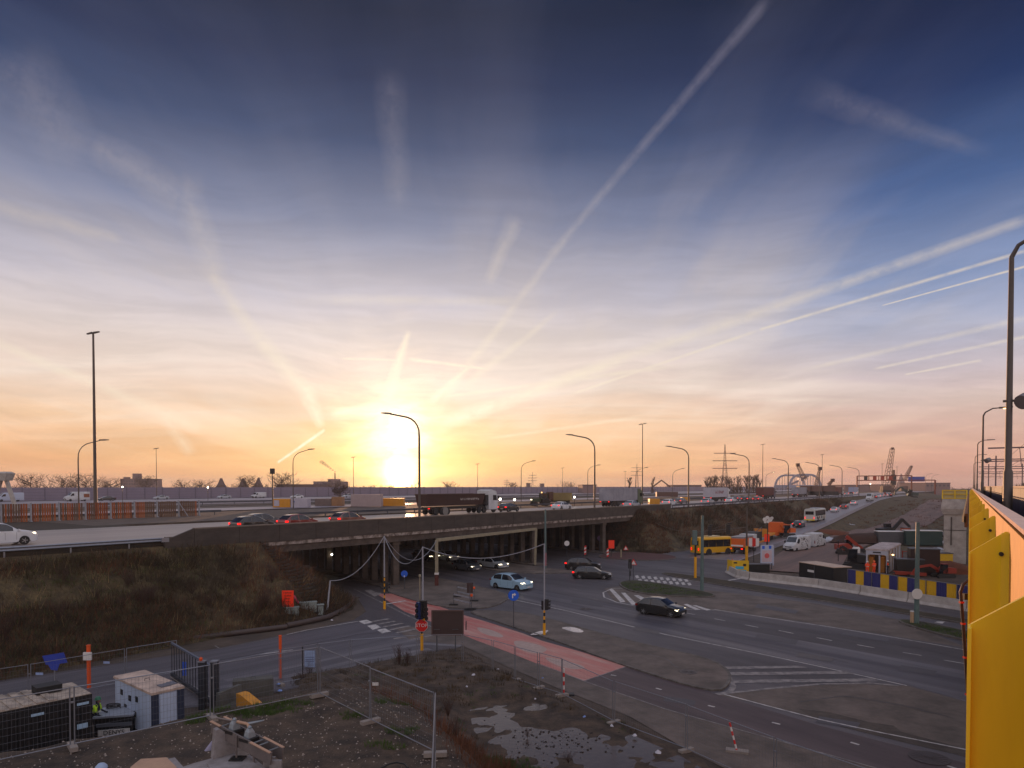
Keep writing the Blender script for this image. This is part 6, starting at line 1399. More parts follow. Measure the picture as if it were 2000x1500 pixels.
# dark gear + cables on container roof
# ---------------------------------------------------------------- people
def person(label,loc,rz,jm,tm,helmet,pose='stand',group=None,lean=0.0):
    t=T('person',label,'person',tuple(loc),rz,group)
    L_=lean
    J=dict(pel=(0,0,.96),che=(L_*.5,0,1.25),nec=(L_*.9,0,1.47),hed=(L_*1.05,0,1.60),top=(L_*1.1,0,1.72))
    J.update(hl=(0,.10,.90),kl=(.03,.12,.50),al=(-.02,.13,.09),fl=(.14,.14,.04),hr=(0,-.10,.90),kr=(.06,-.12,.50),ar=(.02,-.13,.09),fr=(.18,-.14,.04))
    J.update(sl=(L_*.8,.19,1.42),el=(L_*.8+.05,.26,1.14),wl=(L_*.8+.28,.20,1.04),gl=(L_*.8+.36,.17,1.04),sr=(L_*.8,-.19,1.42),er=(L_*.8+.02,-.27,1.14),wr=(L_*.8+.22,-.22,.98),gr=(L_*.8+.30,-.2,.97))
    RR=dict(pel=.16,che=.17,nec=.06,hed=.105,top=.08,hl=.10,kl=.065,al=.045,fl=.04,hr=.10,kr=.065,ar=.045,fr=.04,sl=.07,el=.05,wl=.035,gl=.045,sr=.07,er=.05,wr=.035,gr=.045)
    E_=[('pel','che'),('che','nec'),('nec','hed'),('hed','top'),('pel','hl'),('hl','kl'),('kl','al'),('al','fl'),('pel','hr'),('hr','kr'),('kr','ar'),('ar','fr'),('che','sl'),('sl','el'),('el','wl'),('wl','gl'),('che','sr'),('sr','er'),('er','wr'),('wr','gr')]
    def skin(name,keys,edges,sc,m,root):
        me=bpy.data.meshes.new(name); ks=list(keys); ix={k:i for i,k in enumerate(ks)}; me.from_pydata([J[k] for k in ks],[(ix[a],ix[b]) for a,b in edges],[])
        o=bpy.data.objects.new(name,me); col.objects.link(o); o.parent=t; me.materials.append(m)
        md=o.modifiers.new('skin','SKIN'); md.use_smooth_shade=True; sd_=o.modifiers.new('sub','SUBSURF'); sd_.levels=1; sd_.render_levels=1
        if not me.skin_vertices: 
            bmx=__import__('bmesh').new(); bmx.from_mesh(me); bmx.verts.layers.skin.verify(); bmx.to_mesh(me); bmx.free()
        for k in ks:
            v=me.skin_vertices[0].data[ix[k]]; r=RR[k]*sc; v.radius=(r,r); v.use_root=(k==root)
        return o
    skin('body',J.keys(),E_,1.0,tm,'pel')
    ck=['pel','che','sl','el','sr','er']; skin('jacket',ck,[('pel','che'),('che','sl'),('sl','el'),('che','sr'),('sr','er')],1.14,jm,'che')
    hx,hz_=J['hed'][0],1.66
    P('face',MB().lathe([(0,-.115),(.06,-.10),(.088,-.03),(.095,.03),(.085,.09),(0,.12)],(hx+.02,0,1.62),12),mat('skin_tone',(150,104,84),.6),t,60)
    P('helmet',MB().lathe([(.13,0),(.145,.005),(.125,.02),(.12,.07),(.08,.13),(0,.15)],(hx,0,1.66),14),helmet,t,50)
    P('reflective_band',MB().lathe([(.185,0),(.19,0),(.19,.05),(.185,.05)],(J['che'][0]*.8,0,1.12),12),mat('reflective_band',(200,200,180),.3),t)
    return t
hv_o=mat('hi_vis_orange',(255,84,34),.7); hv_y=mat('hi_vis_yellow',(196,240,40),.7); dk=mat('work_trousers',(40,42,50),.85)
person('worker in a yellow hi-vis jacket and green helmet leaning over the grey work skid',G(186,1440),R(10),hv_y,dk,mat('helmet_green',(40,110,80),.4),lean=.12)
for u,v,a,h_,lb,tr_ in [(1694,1121,60,wht,'worker in full orange hi-vis at the left doorway of the white office cabin',hv_o),(1707,1120,100,mat('helmet_orange',(240,110,40),.4),'worker in orange hi-vis with a light band standing next to the left worker',hv_o),(1734,1119,160,wht,'worker in an orange jacket and white helmet right of the cabin doorway',dk)]:
    person(lb,G(u,v+3),R(a),hv_o,tr_,h_)
t=person('worker in a yellow vest standing among the rubble sacks by the slip road',G(1628,1040,.4),R(30),hv_y,dk,wht)
# ---------------------------------------------------------------- yard on the right
# hoarding
hbk=mat('hoarding_blue',(44,50,120),.55,.1,2); hyl=mat('hoarding_yellow',(222,178,20),.55,.1,2)
tops=[(1657,1112),(1674,1114),(1690,1116),(1706,1118),(1724,1120),(1741,1122),(1760,1125),(1778,1127),(1794,1129),(1812,1131),(1832,1134),(1852,1137),(1872,1140),(1892,1143)]
cols=[0,1,0,0,1,0,1,0,1,1,0,1,0]
a=G(1657,1131,0); b=G(1892,1166,0); 
t=T('site_hoarding','blue and yellow striped corrugated hoarding behind the concrete barriers','hoarding',tuple(G(1657,1134)))
A=G(1657,1112,2.0); B=G(1892,1145,2.0); A.z=B.z=.05; d=(B-A); Lh=d.length; u_=d/Lh; n_=13; wv_=Lh/n_
ang=math.atan2(u_.y,u_.x); t.location=A; t.rotation_euler=(0,0,ang)
for i in range(n_):
    pts=[]; m_=12; 
    for j in range(m_+1): x=i*wv_+wv_*j/m_*.985; y=.04*(1 if (j//1)%2 else -1); pts.append((x,y))
    k=MB(); 
    for j in range(m_): k.add([(pts[j][0],pts[j][1],.1),(pts[j+1][0],pts[j+1][1],.1),(pts[j+1][0],pts[j+1][1],1.95),(pts[j][0],pts[j][1],1.95),(pts[j][0],pts[j][1]+.02,.1),(pts[j+1][0],pts[j+1][1]+.02,.1),(pts[j+1][0],pts[j+1][1]+.02,1.95),(pts[j][0],pts[j][1]+.02,1.95)],[(0,1,2,3),(5,4,7,6),(3,2,6,7),(0,4,5,1)])
    P('panel',k,hyl if cols[i] else hbk,t)
P('top_rail',MB().bar((0,0,1.97),(Lh,0,1.97),.06),galv,t); P('bottom_rail',MB().bar((0,-.08,.1),(Lh,-.08,.1),.06),galv,t)
for i in range(0,n_+1,3): P('post',MB().bar((i*wv_,-.1,0),(i*wv_,-.1,2.0),.07),galv,t); P('foot',MB().box((i*wv_,-.2,.05),(.3,.5,.1)),wht,t)
# black site box
A=G(1561,1098,2.1);B=G(1628,1109,2.1); A.z=B.z=0; d=B-A; t=T('black_site_box','long black container with a pale roof edge and white plate behind the barriers','container',tuple(A),math.atan2(d.y,d.x)); L_=d.length
P('body',MB().bbox(0,L_,0,2.3,0,2.08),blkc,t); P('roof',MB().bbox(-.05,L_+.05,-.05,2.35,2.08,2.16),mat('pale_roof',(196,170,150),.6,.2,2),t); P('white_plate',MB().box((L_*.36,-.02,1.3),(1.1,.03,.25)),wht,t); P('door_post',MB().bbox(L_*.45,L_*.47,-.03,0,.1,2.0),galvd,t)
t=T('grey_cabinet','white electrical cabinet on legs at the left end of the hoarding','cabinet',tuple(G(1653,1138))); P('housing',MB().bbox(-.45,.45,-.2,.2,.55,1.75),wht,t); P('door',MB().box((0,-.215,1.15),(.8,.02,1.05)),wht,t)
for x in (-.35,.35): P('leg',MB().bar((x,0,0),(x,0,.55),.06),galvd,t)
# white mobile sign cabinet
p=G(1497,1114); t=T('mobile_sign','white information board with two blue squares on a trailer at the yard entrance','information board',tuple(p),R(10)); zt=hgt(1497,1114,1060); 
P('board',MB().box((0,0,zt-1.5),(1.7,.12,2.4)),mat('board_white',(176,184,204),.5),t)
for x in (-.5,.45): P('blue_square',MB().box((x,-.07,zt-.6),(.36,.02,.4)),blu,t)
P('notice_field',MB().box((0,-.07,zt-1.75),(1.35,.02,1.5)),mat('notice_field',(196,178,186),.5,.12,3),t)
P('map_drawing',MB().lathe([(.3,-.01),(.34,-.01),(.34,.01),(.3,.01)],(0,-.09,zt-1.7),14,'y'),mat('map_line',(200,90,90),.5),t)
for x in (-.75,.75): P('leg',MB().bar((x,.05,0),(x,.05,zt-.3),.08),galvd,t)
P('side_board',MB().box((1.0,.4,zt-1.7),(.12,.8,2.6)),mat('board_white',(176,184,204),.5),t)
t=T('dark_planter','black low crate beneath the white information board','crate',tuple(G(1480,1117))); P('crate',MB().bbox(-1.3,1.3,-.6,.6,0,1.0),blkc,t); P('rim',MB().bbox(-1.34,1.34,-.64,.64,1.0,1.05),galvd,t)
# yellow patterned info barrier
t=T('patterned_barrier','yellow barrier panel with blue and black pattern at the corner of the concrete barriers','barrier',tuple(G(1446,1122)),R(-14)); zt=1.75
P('panel',MB().bbox(-1.0,1.0,-.03,.03,.35,zt),hyl,t)
for x_,z_,w_,h_,m_ in ((-.1,.85,1.0,.35,mat('print_cyan',(60,170,200),.5)),(.5,1.2,.35,.3,blk),(-.6,1.45,.4,.18,blk),(.1,.5,1.2,.15,mat('print_cyan',(60,170,200),.5))): P('print',MB().box((x_,-.04,z_),(w_,.012,h_)),m_,t)
P('side_panel',MB().bar((-1.0,0,1.05),(-1.5,.9,1.05),.05,1.4),hyl,t)
for x in (-.95,.95): P('post',MB().bar((x,.05,0),(x,.05,zt+.2),.06),orange if x<0 else blk,t)
# office cabin
A=G(1691,1117,0); w1=2.5; L2=12.0; rz_=HA-R(90)
t=T('office_cabin','white modular office cabin with an arched open front, lit inside','site cabin',tuple(A),rz_)
cw_=mat('cabin_white',(176,178,190),.5,.1,1.5); cr_=mat('cabin_roof',(196,184,182),.6,.25,1.2,(140,126,124))
P('roof',MB().bbox(-.1,w1+.1,-.1,L2,2.8,3.0),cr_,t)
for i in range(8): P('roof_panel',MB().bbox(.1,w1-.1,.4+i*L2/8,.4+(i+.8)*L2/8,3.0,3.05),cr_,t)
for x in (.1,w1*.62,w1-.1): P('front_post',MB().bbox(x-.09,x+.09,-.05,.12,0,2.2),cw_,t)
k=[(0,2.8),(0,2.15)]+[(.15+.3*(1-math.cos(R(a))),2.0+.3*math.sin(R(a))) for a in (0,45,90)]+[(w1-.45+.3*math.sin(R(a)),2.0+.3*math.cos(R(a))) for a in (0,45,90)]+[(w1,2.15),(w1,2.8)]
P('front_beam',MB().plate(k,(0,0,0),(1,0,0),(0,0,1),.15),cw_,t); P('vent',MB().box((w1/2,-.09,2.58),(.9,.02,.16)),blk,t)
P('back_wall',MB().bbox(0,w1,2.0,2.1,0,2.8),mat('cabin_inner_wood',(140,100,50),.6,.2,1),t); P('inner_door',MB().bbox(w1*.3,w1*.6,1.95,2.0,0,2.1),mat('inner_dark',(40,34,34),.5),t)
P('left_wall',MB().bbox(0,.08,.3,L2,0,2.8),cw_,t); P('right_wall',MB().bbox(w1-.08,w1,.3,L2,0,2.8),cw_,t)
for i in range(4): P('side_frame',MB().bbox(w1,w1+.08,1+i*L2/4.5,1.2+i*L2/4.5,0,2.8),mat('cabin_beige',(150,130,110),.6),t)
P('lamp',MB().lathe([(0,-.05),(.22,0),(0,.05)],(w1*.5,1.2,2.5),10),mat('warm_lamp',(255,200,120),.3,emit=8),t)
P('side_lamp',MB().lathe([(0,-.1),(.16,0),(0,.1)],(w1+.3,2.0,2.2),10),mat('warm_lamp',(255,200,120),.3,emit=8),t)
for x in (.5,w1-.7): P('orange_shelf',MB().bbox(x-.25,x+.25,.6,1.0,0,1.9),mat('orange_shelf',(176,110,20),.6),t)
# excavators, rig, machinery (silhouettes with booms, tracks and cabs)
mor=mat('machine_orange',(214,96,20),.5,.1,1); myl=mat('machine_amber',(206,130,26),.5,.1,1); mrd=mat('machine_red',(150,44,24),.5,.1,1)
def excavator(label,loc,rz,m,sc=1.0,boom=((0.6,1.6),(2.6,3.6),(4.2,2.2),(4.4,.6)),cat='excavator'):
    t=T('excavator',label,cat,tuple(loc),rz)
    S_=lambda *a: tuple(x*sc for x in a)
    for s_ in (1,-1):
        tk_=P('track',MB().plate([(-1.7*sc,.12*sc),(-1.5*sc,0),(1.5*sc,0),(1.7*sc,.12*sc),(1.75*sc,.45*sc),(1.5*sc,.75*sc),(-1.5*sc,.75*sc),(-1.75*sc,.45*sc)],(0,s_*.95*sc,0),(1,0,0),(0,0,1),.5*sc),blackp,t)
    P('turntable',MB().cyl(S_(0,0,.7),S_(0,0,.95),.7*sc,n=14),blackp,t)
    P('engine_housing',MB().loft([[S_(-1.9,-1.1,.95),S_(-1.9,1.1,.95),S_(-1.9,1.1,1.9),S_(-1.9,-1.1,1.9)],[S_(-.1,-1.1,.95),S_(-.1,1.1,.95),S_(-.1,1.1,2.1),S_(-.1,-1.1,2.1)],[S_(.7,-1.1,.95),S_(.7,1.1,.95),S_(.7,1.1,1.4),S_(.7,-1.1,1.4)]]),m,t)
    cb=P('cab',MB().loft([[S_(-.2,.35,1.0),S_(1.1,.35,1.0),S_(1.1,1.1,1.0),S_(-.2,1.1,1.0)],[S_(-.2,.35,2.7),S_(.8,.35,2.7),S_(.8,1.1,2.7),S_(-.2,1.1,2.7)]]),glass,t); P('cab_roof',MB().bbox(-.25*sc,.85*sc,.3*sc,1.15*sc,2.7*sc,2.78*sc),m,cb)
    for i,(a,b) in enumerate(zip(boom,boom[1:])):
        P(['boom','stick','bucket_link'][min(i,2)],MB().bar(S_(a[0],-.3,a[1]),S_(b[0],-.3,b[1]),(.34-.06*i)*sc,(.55-.12*i)*sc),m,t)
    e=boom[-1]; P('bucket',MB().plate([(e[0]*sc-.4*sc,e[1]*sc+.2*sc),(e[0]*sc+.3*sc,e[1]*sc+.3*sc),(e[0]*sc+.35*sc,e[1]*sc-.2*sc),(e[0]*sc-.1*sc,e[1]*sc-.5*sc),(e[0]*sc-.5*sc,e[1]*sc-.2*sc)],(0,-.3*sc,0),(1,0,0),(0,0,1),.8*sc),blackp,t)
    return t
excavator('orange-amber excavator with a folded arm loaded on the low truck bed','' or G(1535,1048,1.2),R(205),mor,.85,((.6,1.6),(1.4,3.0),(-.6,2.6),(-1.2,1.4)))
excavator('black tracked machine with a pale front left of the office cabin',G(1672,1110),R(150),blkc,.95,((.6,1.6),(1.2,2.6),(1.9,3.0),(2.2,2.4)))
excavator('excavator with a sloping red boom behind the black tracked machine',G(1655,1084),R(-10),mrd,.9,((-.3,3.4),(1.4,1.9),(2.2,1.4),(2.6,1.0)))
excavator('low orange-red mini excavator with its arm bent toward the right of the lamp pole',G(1842,1128),R(183),mrd,.62,((.3,1.2),(2.4,2.4),(5.2,2.0),(6.4,.3)))
excavator('dark machine beside the brown spoil at the site middle',G(1735,1052,.3),R(10),blkc,1.1)
excavator('red excavator parked on the dirt bank by the slip road',G(1738,979,4.0),R(200),mrd,1.1)
excavator('dark teal machine on the dirt track near the pale parked cars',G(1778,974,4.6),R(170),mat('machine_teal',(40,60,56),.6),1.7)
# low loader
p=G(1530,1056,.4); t=T('low_loader','amber low-loader truck facing away on the slip road','lorry',tuple(p),HA); t.location=HW(106,-16.3,.9)
P('bed',MB().bbox(-6,3,-1.25,1.25,.75,1.0),myl,t); P('cab',MB().loft([[(3.1,-1.2,.6),(5.2,-1.2,.6),(5.2,1.2,.6),(3.1,1.2,.6)],[(3.1,-1.2,3.0),(4.9,-1.2,3.0),(4.9,1.2,3.0),(3.1,1.2,3.0)]]),mor,t); P('rear_ramp',MB().bbox(-6.4,-6.0,-1.2,1.2,.6,2.2),myl,t); P('side_locker',MB().bbox(-1,2,-1.3,-1.25,.6,1.3),mor,t); P('tail_light',MB().box((-6.42,-.9,.9),(.04,.3,.14)),tailon,t); wheels(t,(-4,-2.7,3.9),1.2,.5)
t=T('flat_trailer','long flat trailer with dark machinery behind the low loader','trailer',tuple(HW(91,-17.2,.35)),HA); P('bed',MB().bbox(-4.5,4.5,-1.25,1.25,.7,.95),myl,t); P('machine_load',MB().bbox(-1.5,2.8,-1.0,1.0,.95,2.6),blkc,t); P('load_frame',MB().bar((-1.4,-1,2.6),(2.9,-1,3.4),.1).bar((2.9,-1,.95),(2.9,-1,3.4),.1).bar((-2,-1,.95),(-1.4,-1,3.2),.1),galvd,t,kind='stuff'); wheels(t,(-3.4,-2.2),1.2,.5)
t=T('tipper_truck','orange-bodied tipper truck with white stripes right in front of the yellow coach','lorry',tuple(HW(83,-18.2,.05)),HA); P('body',MB().bbox(-3,2,-1.2,1.2,1.1,2.5),mor,t); P('load_cover',MB().bbox(-2.9,1.9,-1.1,1.1,2.5,2.75),galv,t); P('stripe',MB().box((-3.03,0,1.35),(.04,2.2,.25)),wht,t); P('cab',MB().bbox(2.2,4.0,-1.2,1.2,.7,2.9),whitep,t); P('tail_light',MB().box((-3.05,-.9,.85),(.04,.3,.16)),tailon,t); P('tail_light',MB().box((-3.05,.9,.85),(.04,.3,.16)),tailon,t); P('chassis',MB().bbox(-3,4,-.5,.5,.6,1.05),blackp,t); wheels(t,(-2,-.8,3.1),1.2,.5)
p=G(1472,1098); t=T('striped_sign','red and white road-works panel left of the white information board','road sign',tuple(p)); P('post',MB().bar((0,0,0),(0,0,3.2),.08),blk,t)
for i in range(3): P('stripe',MB().box((-.5+.5*i,-.05,2.9),(.5,.03,1.2)),red if i%2 else wht,t)
# white thing hanging (logo) on the hoist
p=G(1500,1075,0); t=T('white_cluster','white clustered shapes of a large folded sign above the flat trailer','sign',tuple(V(1500,1016,95))); 
for i,(x,z,r) in enumerate(((-.45,.1,.28),(-.1,.35,.25),(.3,.1,.32),(.0,-.2,.2),(.55,.3,.2),(-.4,-.25,.18))): P('lobe',MB().tube([(x,-.05,z),(x,.05,z)],[r,r],9),wht,t)
P('post',MB().bar((0,.1,-.3),(0,.1,-5.0),.1),blk,t)
# sacks and spoil
sack=mat('white_sack',(176,180,190),.85,.2,2)
def heap(name,label,cat,loc,sx,sy,sz,m,seed=0,n=14,rough=.25):
    rn=random.Random(seed); t=T(name,label,cat,tuple(loc)); mb=MB(); rings=[]
    for j in range(6):
        a=j/6*math.pi/2; ring=[]
        for i in range(n):
            b=2*math.pi*i/n; k=1+rough*noise.noise(Vector((math.cos(b)*1.7+seed,math.sin(b)*1.7,j*.5)))*1.6
            ring.append((sx*math.cos(a)*math.cos(b)*k,sy*math.cos(a)*math.sin(b)*k,sz*math.sin(a)*(1+rough*.5*noise.noise(Vector((i,j,seed+.5))))))
        rings.append(ring)
    mb.loft(rings); P('mass',mb,m,t,60); return t
heap('rubble_sack','crumpled white sheet heap right of the two vans','sheeting',G(1612,1058,.3),2.2,1.2,.9,sack,1,rough=.6); heap('rubble_sack','white sheet heap on the spoil by the slip road','sheeting',G(1655,1031,.9),2.0,1.2,1.0,sack,2,rough=.6); heap('rubble_sack','smaller white sack beyond the yellow-vested worker','sheeting',G(1640,1038,.6),1.4,1.0,1.1,sack,3,rough=.6)
heap('spoil_heap','rust brown spoil heap beside the end of the slip road wall','earth heap',G(1612,1046,.5),5.0,2.4,1.3,mat('rust_spoil',(110,62,40),.95,.3,.8),4); heap('spoil_heap','dark spoil heap behind the tracked rig','earth heap',G(1700,1058,.4),7,3,1.7,mat('dark_spoil',(66,44,36),.95,.3,.8),5); heap('spoil_heap','dark spoil heap below the dirt track','earth heap',G(1745,985,3.4),7,4,1.8,mat('dark_spoil',(66,44,36),.95,.3,.8),6); heap('spoil_heap','brown spoil heap beside the bridge pier','earth heap',G(1835,1118,0),4,2.5,1.5,mat('rust_spoil',(110,62,40),.95,.3,.8),7)
def sitebox(name,label,u,v,w_,d_,h_,m,rz=0,z=0,rm=None,cat='container'):
    t=T(name,label,cat,tuple(G(u,v,z)),R(rz)); P('body',MB().bbox(-w_/2,w_/2,-d_/2,d_/2,0,h_),m,t); P('roof',MB().bbox(-w_/2-.05,w_/2+.05,-d_/2-.05,d_/2+.05,h_,h_+.1),rm or galvd,t)
    P('door',MB().bbox(-w_*.2,w_*.1,-d_/2-.03,-d_/2,.1,h_*.9),m,t); return t
teal=mat('teal_container',(30,60,58),.55,.15,1)
sitebox('site_container','dark teal container with a white roof edge behind the office cabin',1800,1064,6,2.4,2.6,teal,-12,.2,wht); sitebox('site_container','long grey container with a white top left of the teal one',1742,1062,5.5,2.4,2.3,galvd,-10,.2,wht)
sitebox('rust_skip','rusty orange upright tank between the long grey and the teal container',1768,1062,1.2,1.2,3.0,mat('rust_orange',(160,66,30),.7,.3,1.5),0,.2); sitebox('silo','dark brown machine housing right of the office cabin',1803,1122,3.2,2.0,3.2,mat('dark_brown_box',(52,30,26),.7,.3,1),-20); sitebox('tool_box','yellow slatted crate stack near the pier',1838,1106,2.2,1.8,1.8,hyl,-10); sitebox('site_container','black low box behind the mini excavator',1775,1124,3.0,1.6,2.0,blkc,-15)
t=T('scaffold_frame','red steel scaffold frame beside the office cabin','scaffold',tuple(G(1762,1116)),R(-12)); 
for x in (0,1.2,2.4,3.6): P('upright',MB().bar((x,0,0),(x,0,2.7),.1),mrd,t)
for z in (1.2,2.6): P('ledger',MB().bar((0,0,z),(3.6,0,z),.08),mrd,t)
t=T('red_beam_stack','red boom lying on the ground by the office cabin','boom',tuple(G(1745,1126)),R(-12)); P('beam',MB().bar((0,0,.5),(3.6,0,.35),.35,.4),mrd,t); P('pin',MB().cyl((0,-.3,.5),(0,.3,.5),.12),blk,t)
t=T('work_lamp_tower','black lamp post with round heads left of the tracked rig','work lamp',tuple(G(1637,1098))); P('post',MB().bar((0,0,0),(0,0,3.2),.08),blk,t); P('head',MB().lathe([(0,-.15),(.2,0),(0,.15)],(0,0,3.1),8),blk,t)
for i,(u,v,z,lb) in enumerate([(1643,1007,1.9,'leftmost white-and-red cone on the slip road'),(1675,992,3.4,'white-and-red cone near the far cars on the slip road'),(1664,1012,1.8,'small white-red sign board on the dirt beside the slip road')]):
    t=T('traffic_cone',lb,'cone',tuple(G(u,v,z))); P('cone',MB().lathe([(.22,0),(.04,.9)],n=10),red,t); P('band',MB().lathe([(.17,.28),(.12,.5)],n=10),wht,t); P('base',MB().box((0,0,.03),(.6,.6,.06)),blk,t)
# striped leaning delineator & foot at the roadside fence
p=G(1440,1470); t=T('striped_delineator','leaning red and white striped delineator on a pale foot by the roadside fence','delineator',tuple(p)); e=V(1425,1411,p.y+.2)-p
for i in range(7): P('stripe',MB().cyl(tuple(e*(i/7)),tuple(e*((i+.98)/7)),.04,n=8),wht if i%2 else red,t)
P('foot',MB().box((0,0,.06),(.9,.35,.12),R(-20)),footm,t)
p=G(1101,1358); t=T('striped_delineator','upright red and white striped delineator at the fence joint by the red path end','delineator',tuple(p)); 
for i in range(6): P('stripe',MB().cyl((0,0,.1+i*.22),(0,0,.1+(i+.97)*.22),.05,n=8),wht if i%2 else red,t)
P('foot',MB().box((.2,0,.05),(.7,.35,.1)),blk,t)

tk_=[]
for s,o in [(60,-33),(75,-30),(90,-28),(110,-28),(130,-29.5),(150,-31),(175,-32.5),(200,-33),(240,-33),(280,-32),(330,-30)]: tk_.append((s,o,terr(s,o)))
tk2=[]
for (s0,o0,z0),(s1,o1,z1) in zip(tk_,tk_[1:]):
    for k in range(6): f_=k/6; s=s0+(s1-s0)*f_; o=o0+(o1-o0)*f_; tk2.append((s,o,max(terr(s,o+dd) for dd in (-4,-2,0,2,4))))
mbt=MB()
for s,o,z in tk2:
    for dd in (-5,-3,-1,1,3,5): mbt.v.append(tuple(HW(s,o+dd,max(.03,terr(s,o+dd)+.14))))
for i in range(len(tk2)-1):
    for j in range(5): a_=i*6+j; mbt.f.append((a_,a_+6,a_+7,a_+1))
S('dirt_track',mbt,mat('track_mud',(120,94,84),.75,.2,.3,(89,72,65),stretch=(.12,1.4,1),rot=HA,bump=.4,bscale=12),50)

def pallet_stack(label,u,v,z,n,m,rz=0):
    t=T('pallet_stack',label,'pallets',tuple(G(u,v,z)),R(rz))
    for i in range(n):
        P('pallet',MB().bbox(-.6,.6,-.5,.5,.15*i,.15*i+.10),m,t)
timber=mat('site_timber',(150,118,84),.85,.3,2)
pallet_stack('pale timber pallets stacked left of the yellow crates','' or 1822,1098,0,7,timber,-12); pallet_stack('low timber pallets behind the black tracked machine',1705,1075,.2,5,timber,10)
for i,(u,v,z,lb) in enumerate([(1829,1082,.2,'crumpled white sheet heap right of the lamp pole'),(1810,1090,.1,'white sheet heap behind the brown machine housing'),(1858,1064,.3,'pale sheet heap in front of the bridge pier')]): heap('white_sheeting',lb,'sheeting',G(u,v,z),1.6,1.1,1.0,sack,20+i,rough=.7)
t=T('pipe_bundle','bundle of dark pipes on the ground behind the vans','pipes',tuple(G(1690,1045,.6)),R(20))
for i in range(5): P('pipe',MB().cyl((-2.5,i*.32,.15),(2.5,i*.32,.15),.14,n=8),blk,t)
t=T('fuel_tank','small white tank with a dark lid on legs by the office cabin','tank',tuple(G(1672,1090,.1)),R(-10)); P('tank',MB().lathe([(.5,0),(.55,.1),(.55,1.1),(.4,1.3)],(0,0,.4),12),wht,t,40); P('lid',MB().cyl((0,0,1.7),(0,0,1.78),.25),blk,t)
for x,y in ((-.35,-.3),(.35,-.3),(.35,.3),(-.35,.3)): P('leg',MB().bar((x,y,0),(x,y,.45),.07),galvd,t)
for i,(s,o) in enumerate([(100,-22.6),(112,-22.4),(124,-22.2),(136,-22),(150,-21.6),(165,-20.6),(180,-19.4)]):
    z=terr(s,o); q=HW(s,o,max(z,.02)); e2=HW(s+6,o+.1,max(terr(s+6,o+.1),.02))
jersey_row('long pale concrete barrier climbing along the outer edge of the slip road',[HW(s,rampat(s)[0]-3.9,rampat(s)[1]+.02) for s in (88,110,140,170,200,235)],6,mat('pale_barrier',(150,144,150),.8,.15,1),.7,.5)
# ================================================================== CONCRETE SEAT WITH CLAMPS (foreground)
Yc=13.0
def C(u,v,Y=Yc): return V(u,v,Y)
pier=mat('pale_precast',(150,146,148),.75,.15,2.5,(120,114,112),bump=.2); pier_lit=mat('pale_precast_warm_lit',(186,150,124),.75,.15,2.5)  # warm copy holds orange light in its colour: flanges, rod, block top
gal2=mat('cast_zinc',(140,150,158),.45,.15,4,metal=.4); brz=mat('weathered_channel',(120,112,110),.5,.2,3,metal=.3)
zs=5.75
t=T('bearing_block','pale concrete bearing seat with a tapered upright plate at the bottom of the picture','concrete seat',tuple(G(440,1500,zs)))
top=[G(q[0],q[1],zs) for q in [(300,1560),(335,1505),(380,1490),(457,1469),(471,1461),(503,1486),(540,1515),(600,1580),(480,1680),(300,1680)]]
P('slab',MB().prism([(p.x,p.y) for p in top],zs-.6,zs),pier,t,world=True)
P('raised_pad',MB().prism([(p.x,p.y) for p in [G(404,1493,zs),G(457,1474,zs),G(480,1478,zs),G(520,1512,zs),G(440,1545,zs)]],zs,zs+.03),pier,t,world=True)
b0=G(414,1481,zs); b1=G(459,1470,zs); k=[(0,0),((b1-b0).length,0)]; axx=(b1-b0).normalized(); Lb=(b1-b0).length
P('tapered_plate',MB().plate([(0,0),(Lb,0),(Lb,.36),(Lb*.45,.50),(Lb*.28,.56),(Lb*.12,.55)],tuple(b0-t.location),tuple(axx),(0,0,1),.16),pier,t)
hx=G(464,1486,zs); P('well_frame',MB().bbox(hx.x-.13,hx.x+.13,hx.y-.11,hx.y+.11,zs+.03,zs+.06),blk,t,world=True)
P('well_shade',MB().bbox(hx.x-.10,hx.x+.10,hx.y-.08,hx.y+.08,zs+.06,zs+.065),mat('painted_hole_shade',(14,13,13),.9),t,world=True)  # flat plate, its near-black colour standing in for shade inside the well
P('rod',MB().cyl(tuple(hx+Vector((-.02,0,.06))),tuple(hx+Vector((-.02,0,.48))),.018,n=8),brz,t,world=True)
hr=G(496,1490,zs); P('rod',MB().cyl(tuple(hr),tuple(hr+Vector((0,0,.2))),.022,n=8),brz,t,world=True)
# clamp beam
a=C(425,1404,13.5); b=C(541,1465,12.6); d=(b-a); u_=d.normalized(); n_=Vector((-u_.y,u_.x,0)).normalized()
t=T('clamp_beam','twin steel channel beam with two grey clamps lying over the concrete seat','steel beam',tuple(a))
for s_ in (-1,1):
    q=n_*s_*.13; P('channel_web',MB().bar(tuple(q-Vector((0,0,.12))),tuple(d+q-Vector((0,0,.12))),.03,.24),brz,t); P('channel_flange',MB().bar(tuple(q+n_*s_*.02),tuple(d*.17+q+n_*s_*.02),.055,.015),pier_lit,t); P('channel_flange',MB().bar(tuple(d*.68+q+n_*s_*.02),tuple(d+q+n_*s_*.02),.055,.015),pier_lit,t)
for f in (.16,.62,.70,.78,.94): P('batten',MB().bar(tuple(d*f-n_*.13-Vector((0,0,.02))),tuple(d*f+n_*.13-Vector((0,0,.02))),.02),gal2,t)
